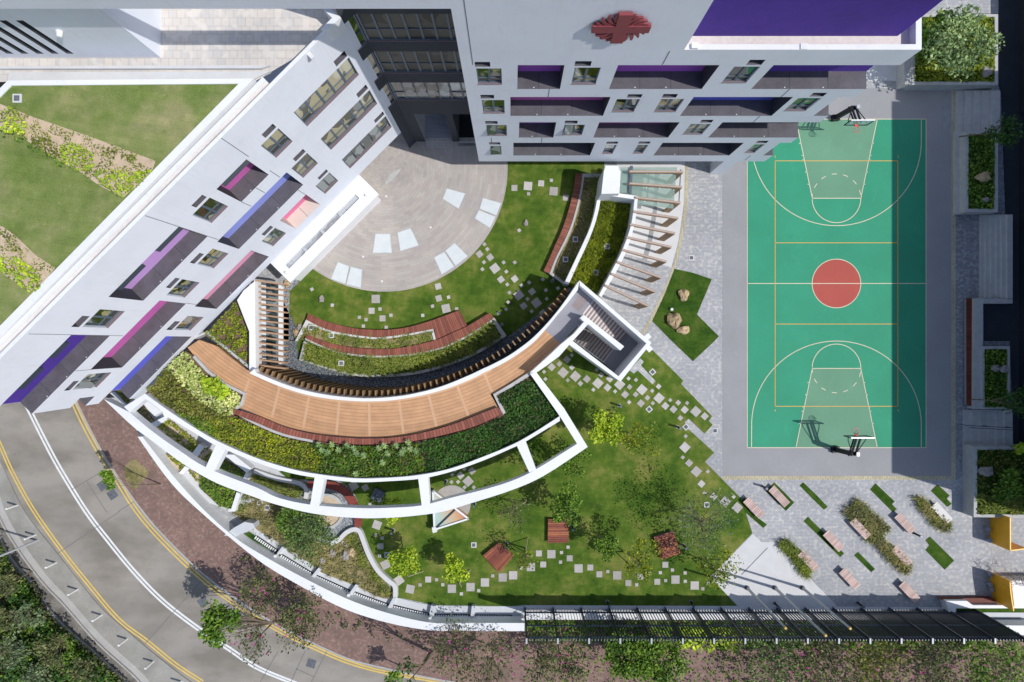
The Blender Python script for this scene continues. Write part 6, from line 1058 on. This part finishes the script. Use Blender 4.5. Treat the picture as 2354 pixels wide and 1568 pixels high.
def planter(lb, outer, inner, zt, soilm, zs=None, wallm='concrete'):
    o = thing('raised_planter', lb, 'planter', (*Wd(outer[0], 0), 0), 'concrete planters along the east side'); A = WL(outer, zt); B = WL(inner, zt); m = MB(); n = len(A)
    A2 = A+[A[0]]; B2 = B+[B[0]]
    for i in range(n):
        q = [A2[i], A2[i+1], B2[i+1], B2[i]]; m.prism(q, 0, zt-.0001*i)
    m.build('wall', wallm, o); MB().prism(B, 0, zs or zt-.12).build('soil', soilm, o); return o
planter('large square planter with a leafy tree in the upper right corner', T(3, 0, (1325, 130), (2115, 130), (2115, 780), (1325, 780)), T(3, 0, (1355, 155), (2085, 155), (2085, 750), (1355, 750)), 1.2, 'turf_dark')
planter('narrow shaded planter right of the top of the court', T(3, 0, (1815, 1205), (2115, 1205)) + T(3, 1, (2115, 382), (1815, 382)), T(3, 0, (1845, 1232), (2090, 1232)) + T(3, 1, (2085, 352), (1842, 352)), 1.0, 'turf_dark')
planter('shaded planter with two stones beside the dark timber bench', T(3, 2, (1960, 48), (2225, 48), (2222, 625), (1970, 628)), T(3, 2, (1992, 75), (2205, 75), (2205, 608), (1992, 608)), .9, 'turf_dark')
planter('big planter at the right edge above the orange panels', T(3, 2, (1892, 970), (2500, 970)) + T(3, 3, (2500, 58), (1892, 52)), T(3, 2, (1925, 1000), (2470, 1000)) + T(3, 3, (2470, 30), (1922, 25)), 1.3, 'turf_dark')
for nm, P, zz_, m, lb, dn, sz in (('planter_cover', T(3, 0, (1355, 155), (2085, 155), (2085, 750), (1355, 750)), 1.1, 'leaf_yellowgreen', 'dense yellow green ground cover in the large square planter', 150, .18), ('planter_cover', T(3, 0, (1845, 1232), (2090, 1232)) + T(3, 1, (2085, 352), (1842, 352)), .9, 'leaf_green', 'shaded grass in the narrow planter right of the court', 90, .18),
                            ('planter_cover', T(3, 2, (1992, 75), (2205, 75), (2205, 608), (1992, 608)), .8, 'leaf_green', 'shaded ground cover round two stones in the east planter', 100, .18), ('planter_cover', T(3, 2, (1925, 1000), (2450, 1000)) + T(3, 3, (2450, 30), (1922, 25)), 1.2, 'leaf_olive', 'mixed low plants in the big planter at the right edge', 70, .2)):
    foliage(nm, WL(P, zz_+.2), zz_-.02, .3, dn, sz, m, lb, 'ground cover', keep=.12 if zz_ < 1.15 else .3)
blades('planter_grass', WL(T(3, 2, (1925, 1420), (2351, 1380), (2351, 1568), (1925, 1568)) + [], 1.3), 1.2, .35, 90, 'grass_blade', 'long grass along the lower edge of the big right edge planter', .5)
for a in ((3, 0, 2015, 658, 48, 'rock_grey', 'pale boulder at the lower right of the large square planter', 1.1), (3, 1, 1985, 60, 55, 'rock_tan', 'long tan boulder in the narrow shaded planter', .9), (3, 1, 2003, 267, 28, 'rock_grey', 'small flat stone at the foot of the narrow shaded planter', .9), (3, 2, 2012, 1200, 56, 'rock_grey', 'pale boulder in the big planter at the right edge', 1.2), (3, 2, 2092, 250, 36, 'rock_grey', 'left stone of two in the shaded east planter', .8), (3, 2, 2172, 258, 38, 'rock_grey', 'right stone of two in the shaded east planter', .8)): rock(*a)
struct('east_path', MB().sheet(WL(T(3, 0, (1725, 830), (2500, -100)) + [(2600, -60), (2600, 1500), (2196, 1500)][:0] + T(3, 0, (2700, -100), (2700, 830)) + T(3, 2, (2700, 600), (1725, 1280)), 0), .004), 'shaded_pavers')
struct('lane', MB().sheet(WL(T(3, 0, (1560, -300), (1780, -300), (1780, 125), (2118, 125), (2118, -300), (3000, -300)) + T(3, 2, (3000, 960), (2255, 960)) + T(3, 0, (2140, 860), (2118, 780), (2118, 128), (1780, 128), (1780, 10)), 0), .02), 'shade_toned_paving')  # paving colour darkened to carry the deep shade along the far right
struct('shaded_patio', MB().sheet(WL(T(3, 1, (1980, 1222), (2340, 1222), (2340, 1568)) + T(3, 2, (2215, 0), (1980, 0)), 0), .026), 'shade_toned_paving')  # same paving colour with the shade put into it
def steps(lb, c, r, x0, x1, y0, y1, n, h, m='ruled_boards'):
    o = thing('broad_steps', lb, 'steps', (*Wd(T(c, r, (x0, y1))[0], 0), 0), 'broad concrete steps on the east side')
    for i in range(n):
        a = x0+(x1-x0)*i/n if i < n-1 or n < 3 else x0+(x1-x0)*(n-1)/n; b_ = x0+(x1-x0)*(i+1)/n; z = h*(i+1); P = WL(T(c, r, (a, y0), (b_, y0), (b_, y1), (a, y1)), z); MB().prism(P, 0, z).build('step', 'concrete', o)
    return o
steps('broad shaded steps below the large square planter', 3, 0, 1730, 2135, 832, 1205, 5, .16); steps('shaded terraced seating steps in the middle of the east side', 3, 1, 1955, 2250, 405, 1172, 6, .15); steps('shaded steps with a bicycle style rail above the big right planter', 3, 2, 1800, 2250, 632, 965, 6, .14)
tag(MB().prism(WL(T(3, 0, (1605, 832), (1685, 832), (1685, 1245), (1605, 1245)), 0), 0, .03).build('ribbed_strip', 'concrete_dark'), 'ribbed grey strip in the ground left of the broad shaded steps', 'paving')
tag(MB().prism(WL(T(3, 0, (1725, 1205), (1815, 1205)) + T(3, 1, (1815, 402), (1725, 402)), .3), 0, .3).build('low_wall', 'concrete'), 'low concrete seat wall left of the narrow shaded planter', 'wall')
tag(MB().prism(WL(T(3, 1, (1900, 1175), (2250, 1175), (2250, 1222), (1978, 1222), (1978, 1568)) + T(3, 2, (1975, 48), (1975, 625), (1895, 625)), .8), 0, .8).build('low_wall', 'concrete'), 'long concrete upstand behind the dark red bench', 'wall')
ob = thing('timber_bench', 'very long dark red bench in deep shade along the east side', 'bench', (*Wd(T(3, 1, (1865, 1568))[0], 0), 0)); MB().prism(WL(T(3, 1, (1830, 1175), (1902, 1175)) + T(3, 2, (1904, 595), (1832, 595)), .5), .4, .5).build('seat', 'dark_red_wood', ob); MB().prism(WL(T(3, 1, (1845, 1180), (1890, 1180)) + T(3, 2, (1890, 590), (1845, 590)), .5), 0, .395).build('base', 'concrete_dark', ob)
hr = thing('step_rails', 'pair of dark thin handrails crossing the lower shaded steps', 'railing', (*Wd(T(3, 2, (1850, 800))[0], 0), 0)); a, b_ = WL(T(3, 2, (1850, 782), (2245, 795)), 1.3); c, d = WL(T(3, 2, (1880, 802), (2240, 815)), 1.3); MB().beam((*a, .9), (*b_, 1.6), .05).build('rail', 'dark_metal', hr); MB().beam((*c, .9), (*d, 1.6), .05).build('rail', 'dark_metal', hr)
for t in (.05, .5, .95): p = [a[i]+(b_[i]-a[i])*t for i in (0, 1)]; MB().beam((*p, .1), (*p, .9+.7*t), .04).build('post', 'dark_metal', hr)
tag(MB().prism(WL(T(3, 0, (1210, 545), (1325, 465), (1330, 465), (1325, 775), (1245, 830), (1245, 600)), .9)[:0] or WL(T(3, 0, (1255, 500), (1325, 500), (1325, 775), (1255, 775)), 1.15), 0, 1.15).build('side_wall', 'concrete'), 'grey wall end beside the passage at the corner of the school block', 'wall')
struct('passage_floor', MB().sheet(WL(T(3, 0, (880, 560), (1250, 560), (1250, 745), (880, 745)), 0), .014), 'light_slab')
est = thing('east_building', 'tall dark shaded building wall along the far right edge', 'building', (48, 0, 0))
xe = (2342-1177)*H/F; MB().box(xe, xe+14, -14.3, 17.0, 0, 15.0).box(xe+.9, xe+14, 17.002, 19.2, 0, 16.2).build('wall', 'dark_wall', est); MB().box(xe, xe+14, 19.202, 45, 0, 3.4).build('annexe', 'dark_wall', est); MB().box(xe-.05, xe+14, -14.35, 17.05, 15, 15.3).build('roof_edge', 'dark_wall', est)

# ================================================================== TREES AND SCRUB
def tree(name, lb, p, zc, r, n, size, m, group=None, hh=.8, lobes=7, off=(0, 0), stakes=False, z0=0, tilt=1.1, cat='tree', bare=0, asp=1.3, tr=.06):
    x, y = Wd(p, zc); bx, by = x-off[0], y-off[1]; o = thing(name, lb, cat, (bx, by, z0), group); rr = r*(H-zc)/F
    tb = MB(); top = Vector((bx+(x-bx)*.35, by+(y-by)*.35, z0+(zc-z0)*.55)); tb.tube((bx, by, z0), top, tr, tr*.7, 7); L = []
    for i in range(lobes):
        a = 2*math.pi*i/lobes+random.uniform(-.4, .4); q = rr*random.uniform(.35, .8) if i else 0; L.append((x+q*math.cos(a), y+q*math.sin(a), zc+rr*hh*random.uniform(-.5, .6), rr*random.uniform(.28, .5)))
        tb.tube(top, L[-1][:3], tr*.45, tr*.12, 5)
        for k_ in range(bare):
            a2 = Vector(L[-1][:3]); tb.tube(top.lerp(a2, random.uniform(.3, .9)), a2+Vector((random.uniform(-1, 1), random.uniform(-1, 1), random.uniform(-.4, .8)))*rr*.5, tr*.2, tr*.06, 4)
    tb.build('trunk', 'bark', o); V = []
    for i in range(n):
        l = L[i % lobes]; u = np.array([random.gauss(0, 1) for _ in range(3)]); u /= np.linalg.norm(u); q = l[3]*random.random()**.45; V.append((l[0]+u[0]*q*1.15, l[1]+u[1]*q*1.15, l[2]+u[2]*q*hh))
    quadmesh('crown', leaf_arrays(V, size, tilt, asp), m, o)
    if stakes:
        for a in (random.uniform(0, 2),): 
            for j in range(3): b_ = a+j*2.09; MB().beam((bx+.95*math.cos(b_), by+.95*math.sin(b_), z0), (bx, by, z0+(zc-z0)*.62), .055).build('stake', 'stake', o)
    return o
LT = 'young staked trees on the main lawn'
for nm, p, zc, r, n, sz, m, lb, kw in (
 ('young_tree', (1397, 983), 3.2, 36, 900, .17, 'leaf_lime', 'bright lime green young tree on the lawn nearest the stair tower', dict(off=(-.7, .5))), ('young_tree', (1468, 1010), 3.6, 42, 620, .15, 'leaf_yellowgreen', 'sparse wispy young tree right of the bright lime one', dict(off=(.9, .2), bare=2)),
 ('young_tree', (1316, 1062), 3.2, 36, 650, .16, 'leaf_green', 'green young tree half behind the corner of the white frame', dict()), ('young_tree', (1303, 1162), 3.4, 42, 1100, .17, 'leaf_green', 'dense green young tree overhanging the middle wooden platform', dict(off=(-.5, .6))),
 ('young_tree', (1400, 1257), 3.2, 28, 650, .16, 'leaf_green', 'small round green tree between the middle and right platforms', dict(off=(-.4, .7))), ('young_tree', (1478, 1282), 3.6, 42, 620, .16, 'leaf_yellowgreen', 'tall narrow young tree just left of the rightmost platform', dict(off=(0, 1.2), bare=1)),
 ('spreading_tree', (1622, 1200), 4.2, 78, 1100, .13, 'leaf_grey', 'large thin grey green tree spreading over the lawn corner', dict(off=(-.2, .8), bare=6, lobes=13)), ('young_tree', (1652, 1310), 3.8, 50, 620, .15, 'leaf_yellowgreen', 'sparse tree overhanging the light concrete apron', dict(off=(-.6, .9), bare=3)),
 ('young_tree', (932, 1296), 2.8, 33, 850, .18, 'leaf_lime', 'vivid yellow green round tree nearest the winding kerb', dict(off=(-.1, 1.4))), ('young_tree', (1048, 1313), 2.8, 29, 700, .18, 'leaf_lime', 'vivid yellow green tree left of the tilted platform', dict(off=(-.2, 1.4))),
 ('young_tree', (905, 1172), 2.4, 24, 300, .17, 'leaf_lime', 'yellow green sapling poking out beneath the outer white ring', dict(off=(0, .6))), ('bare_tree', (1185, 1178), 3.0, 42, 300, .13, 'leaf_scrub', 'nearly bare staked tree left of the middle platform under the ring', dict(bare=6)),
 ('bare_tree', (1208, 1288), 3.0, 34, 170, .14, 'leaf_yellowgreen', 'nearly bare staked tree between the left and middle platforms', dict(bare=5)), ('young_tree', (905, 1168-0), 2.4, 10, 30, .15, 'leaf_lime', '', None), ('young_tree', (1240, 1080), 3.0, 28, 260, .14, 'leaf_green', 'thin green tree seen through the last opening of the white frame', dict(bare=2))):
    if kw is None: continue
    tree(nm, lb, p, zc, r*1.14, int(n*(1.5 if m == 'leaf_lime' else 1.15)), sz, m, LT, stakes=True, **kw)
tree('spreading_shrub', 'wide spreading blue green shrub over the dry grass bed', (712, 1225), 1.9, 66, 2600, .15, 'leaf_mix', hh=.45, lobes=14, bare=3, asp=1.1, cat='shrub')
tree('spreading_shrub', 'dark dense shrub beneath the outer ring beside the round sand bed', (668, 1190), 1.6, 40, 1300, .15, 'leaf_green', hh=.45, lobes=9, cat='shrub')
tree('broad_leaved_tree', 'broad leaved tree with pale green crown in the large square planter', (2212, 95), 4.6, 74, 2400, .21, 'leaf_pale', hh=.5, lobes=13, off=(-2.0, -1.2), z0=1.1, bare=2, tr=.09); tree('broad_leaved_tree', 'lower darker tree in the middle of the large square planter', (2150, 90), 3.2, 62, 1300, .24, 'leaf_green', hh=.4, lobes=11, z0=1.1, bare=2)
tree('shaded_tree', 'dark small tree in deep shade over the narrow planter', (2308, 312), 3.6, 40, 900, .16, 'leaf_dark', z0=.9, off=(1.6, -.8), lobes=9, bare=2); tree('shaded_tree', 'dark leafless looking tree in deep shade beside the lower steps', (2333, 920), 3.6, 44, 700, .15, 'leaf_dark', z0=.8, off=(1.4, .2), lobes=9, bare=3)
tree('planter_bush', 'green bush at the right edge inside the big east planter', (2318, 1120), 2.0, 40, 900, .2, 'leaf_green', hh=.5, z0=1.2, lobes=8, cat='shrub'); tree('planter_bush', 'yellow green bush in the top corner of the big east planter', (2345, 1030), 2.2, 16, 250, .18, 'leaf_lime', hh=.5, z0=1.2, lobes=5, cat='shrub')
# street trees
tree('street_tree', 'small street tree whose leafy branch hangs over the yellow lines', (252, 1102), 2.6, 22, 380, .2, 'leaf_green', z0=ZR+.1, off=(-1.9, 1.3), lobes=5, bare=1); 
pt = Wd(T(0, 2, (1240, 1220))[0], ZR+.1); tag(MB().prism([(pt[0]+1.0*math.cos(t)*(1+.18*math.sin(3*t+1)), pt[1]+1.15*math.sin(t)*(1+.15*math.cos(4*t))) for t in [i*math.pi/12 for i in range(24)]], ZR, ZR+.125).build('tree_pit', 'dry_turf'), 'pale sandy tree pit in the red brick footpath', 'tree pit')
tree('street_tree', 'leafy green street tree over the white centre lines of the road', (503, 1430), 4.2, 50, 1300, .24, 'leaf_green', z0=ZR+.1, off=(-5, 1.8), lobes=10, bare=2, tr=.14)
for nm, p, zc, r, n, m, lb, bare in (('bougainvillea', (600, 1365), 1.6, 52, 700, 'leaf_scrub', 'thin bougainvillea thicket below the westernmost slot railing', 6), ('bougainvillea', (688, 1428), 1.8, 62, 1200, 'leaf_scrub', 'wide bougainvillea thicket over the yellow lines with pink flowers', 7), ('bougainvillea', (580, 1475), 2.6, 50, 320, 'leaf_scrub', 'sparse bougainvillea branches spread above the road', 5),
   ('bougainvillea', (1040, 1500), 2.4, 70, 600, 'leaf_scrub', 'bare twiggy bush left of the middle of the lower edge', 9), ('bougainvillea', (1130, 1530), 2.6, 75, 800, 'leaf_scrub', 'twiggy bush with scattered leaves under the start of the dark fence', 9), ('bougainvillea', (1290, 1520), 2.4, 75, 1500, 'leaf_scrub', 'leafy thicket below the fourth bay of the dark fence', 6),
   ('dense_bush', (1440, 1505), 2.2, 62, 2600, 'leaf_green', 'dense green bush below the middle of the dark fence, left half', 2), ('dense_bush', (1515, 1520), 2.2, 60, 2600, 'leaf_green', 'dense green bush below the middle of the dark fence, right half', 2), ('bougainvillea', (1790, 1520), 2.0, 80, 1100, 'leaf_mix', 'flowering thicket below the flagpoles', 6),
   ('bougainvillea', (1890, 1530), 2.0, 75, 1100, 'leaf_scrub', 'flowering thicket below and right of the flagpoles', 6), ('bougainvillea', (2010, 1530), 2.0, 80, 1500, 'leaf_olive', 'olive green thicket below the right part of the dark fence', 4), ('bougainvillea', (2150, 1535), 2.0, 75, 1300, 'leaf_scrub', 'thicket below the right end of the dark fence', 5), ('bougainvillea', (2290, 1520), 2.0, 85, 2400, 'leaf_green', 'dark leafy thicket in the lower right corner', 3),
   ('dense_bush', (905, 1560), 1.5, 22, 250, 'leaf_green', 'small bush at the bottom edge beside the dark leaning trunk', 1)):
    o = tree(nm, lb, p, zc, r, n, .17 if nm != 'dense_bush' else .2, m, 'thickets along the roadside footpath', hh=.4, lobes=14, bare=bare, z0=ZR+.1, cat='bush', off=(0, .4), tr=.07)
    if nm == 'bougainvillea':
        x, y = Wd(p, zc); V = [(x+random.gauss(0, .45)*r*(H-zc)/F, y+random.gauss(0, .45)*r*(H-zc)/F, zc+random.uniform(.2, .7)) for _ in range(9)]; V = [(a+random.gauss(0, .07), b_+random.gauss(0, .07), c) for a, b_, c in V for _ in range(3)]; quadmesh('flowers', leaf_arrays(V, .13), 'flower', o)
tree('leaning_tree', 'dark bare forked trunk leaning over the footpath edge near the bottom', (940, 1545), 5.0, 40, 90, .2, 'leaf_dark', z0=ZR+.1, off=(-.9, 1.6), lobes=4, bare=3, tr=.17)
# trees whose canopies only cast shade here stand beyond the lower edge of the view
bs = WL([(560, 1190+40), (640, 1330), (780, 1410), (900, 1450), (985, 1462), (1205, 1470), (1205, 1500), (960, 1490), (800, 1450), (640, 1380), (545, 1275)], ZR+.4)
foliage('roadside_scrub', bs, ZR+.1, .7, 60, .17, 'leaf_scrub', 'low scrub scattered on the red footpath beside the boundary wall', keep=.62)
foliage('roadside_scrub', WL([(1205, 1475), (2400, 1490), (2400, 1600), (1205, 1600)], ZR+.4), ZR+.1, .7, 42, .18, 'leaf_green', 'patchy scrub and weeds on the soil below the dark fence', keep=.62)
foliage('roadside_scrub', WL([(1620, 1490), (2400, 1495), (2400, 1600), (1700, 1600)], ZR+.4), ZR+.1, .8, 60, .17, 'leaf_scrub', 'dark undergrowth right of the centre along the bottom edge', keep=.55)
# hillside vegetation
hp = WL([(-60, 1180), (0, 1245), (25, 1290), (75, 1350), (125, 1425), (175, 1472), (225, 1513), (285, 1572), (340, 1640), (-60, 1640)], ZR+1.0)
foliage('hillside_vegetation', hp, ZR+.1, 1.8, 120, .24, 'leaf_scrub', 'mottled olive scrub covering the hillside in the lower left corner', hs=.6)
foliage('hillside_vegetation', hp, ZR+.6, 1.5, 90, .24, 'leaf_dark', 'dark green leafy patches over the hillside scrub at lower left', hs=.5, keep=.42)
foliage('hillside_vegetation', hp, ZR+.8, 1.4, 110, .2, 'leaf_green', 'brighter leafy patches scattered through the lower left hillside', hs=.7, keep=.52)
hp2 = WL([(0, 1250), (22, 1290), (72, 1352), (122, 1428), (172, 1476), (222, 1517), (280, 1572), (200, 1572), (130, 1500), (80, 1420), (30, 1370), (0, 1330)], ZR+1.0)
foliage('hillside_vegetation', hp2, ZR+.5, 1.3, 190, .2, 'leaf_green', 'brighter green creepers along the edge of the stone drain', hs=.8)
# roof garden planting
def rbed(P, m, lb, dens=150, keep=None, h=.7): foliage('roof_shrubs', WL(P, 21.3), 20.95, h, dens, .13, m, lb, 'shrubs', keep=keep)
rbed(T(0, 0, (0, 1010), (100, 960), (240, 1150), (200, 1240), (60, 1230), (0, 1180)), 'leaf_lime', 'bright shrub clump at the upper left edge of the roof garden'); rbed(T(0, 0, (560, 1340), (700, 1310), (850, 1420), (860, 1568), (700, 1560), (560, 1480)), 'leaf_lime', 'bright round shrub midway along the upper roof bed')
rbed(T(0, 1, (860, 0), (1400, 0), (1330, 100), (1130, 250), (950, 130)), 'leaf_lime', 'large bright shrub spilling over the parapet end of the upper roof bed'); rbed(T(0, 0, (260, 1250), (480, 1280), (560, 1450), (470, 1440), (300, 1340)), 'leaf_olive', 'duller shrubs between the bright clumps of the upper roof bed')
rbed(T(0, 1, (0, 780), (150, 800), (330, 930), (400, 950), (330, 1110), (230, 1110), (100, 960), (0, 930)), 'leaf_lime', 'bright shrub mass in the lower roof bed'); rbed(T(0, 1, (0, 560), (130, 600), (180, 740), (60, 740), (0, 700)), 'leaf_olive', 'thin scattered plants at the left of the lower roof bed', 60, .3, .4); foliage('roof_shrubs', WL(bedA, 21.1), 20.93, .3, 170, .08, 'leaf_yellowgreen', 'fine seedlings over the sand of the upper roof bed', 'shrubs', keep=.40, hs=1.5); foliage('roof_shrubs', WL(bedB, 21.1), 20.93, .3, 170, .08, 'leaf_yellowgreen', 'fine seedlings over the sand of the lower roof bed', 'shrubs', keep=.40, hs=1.5)
rbed(T(0, 0, (860, 1300), (1100, 1380), (1400, 1490), (1380, 1560), (1150, 1500), (950, 1420)), 'leaf_olive', 'scattered low plants near the parapet end of the upper roof bed', 70, .35, .4); rbed(T(0, 0, (0, 1180), (200, 1240), (560, 1480), (720, 1568), (500, 1520), (200, 1330), (0, 1260)), 'leaf_green', 'darker green edge plants along the south side of the upper roof bed', 80, .3, .4)
for i, (px_, py_, r_) in enumerate(((20, 1340, 34), (60, 1420, 40), (120, 1490, 44), (30, 1500, 46), (190, 1545, 36), (90, 1560, 40), (10, 1420, 30))):
    tree('hillside_shrub', ['tangled shrub nearest the left frame edge at the top of the hillside', 'twiggy shrub second from the top of the left hillside', 'twiggy shrub in the middle of the left hillside beside the drain', 'broad grey green shrub left of the middle of the hillside', 'lowest right shrub of the hillside close to the stone drain', 'twiggy shrub at the bottom edge of the left hillside', 'small twiggy shrub hugging the left frame edge on the hillside'][i], (px_, py_), 1.2, r_, 420, .2, 'leaf_grey' if i % 2 else 'leaf_scrub', 'shrubs on the hillside', hh=.35, lobes=9, bare=7, z0=ZR, cat='shrub', tr=.08)
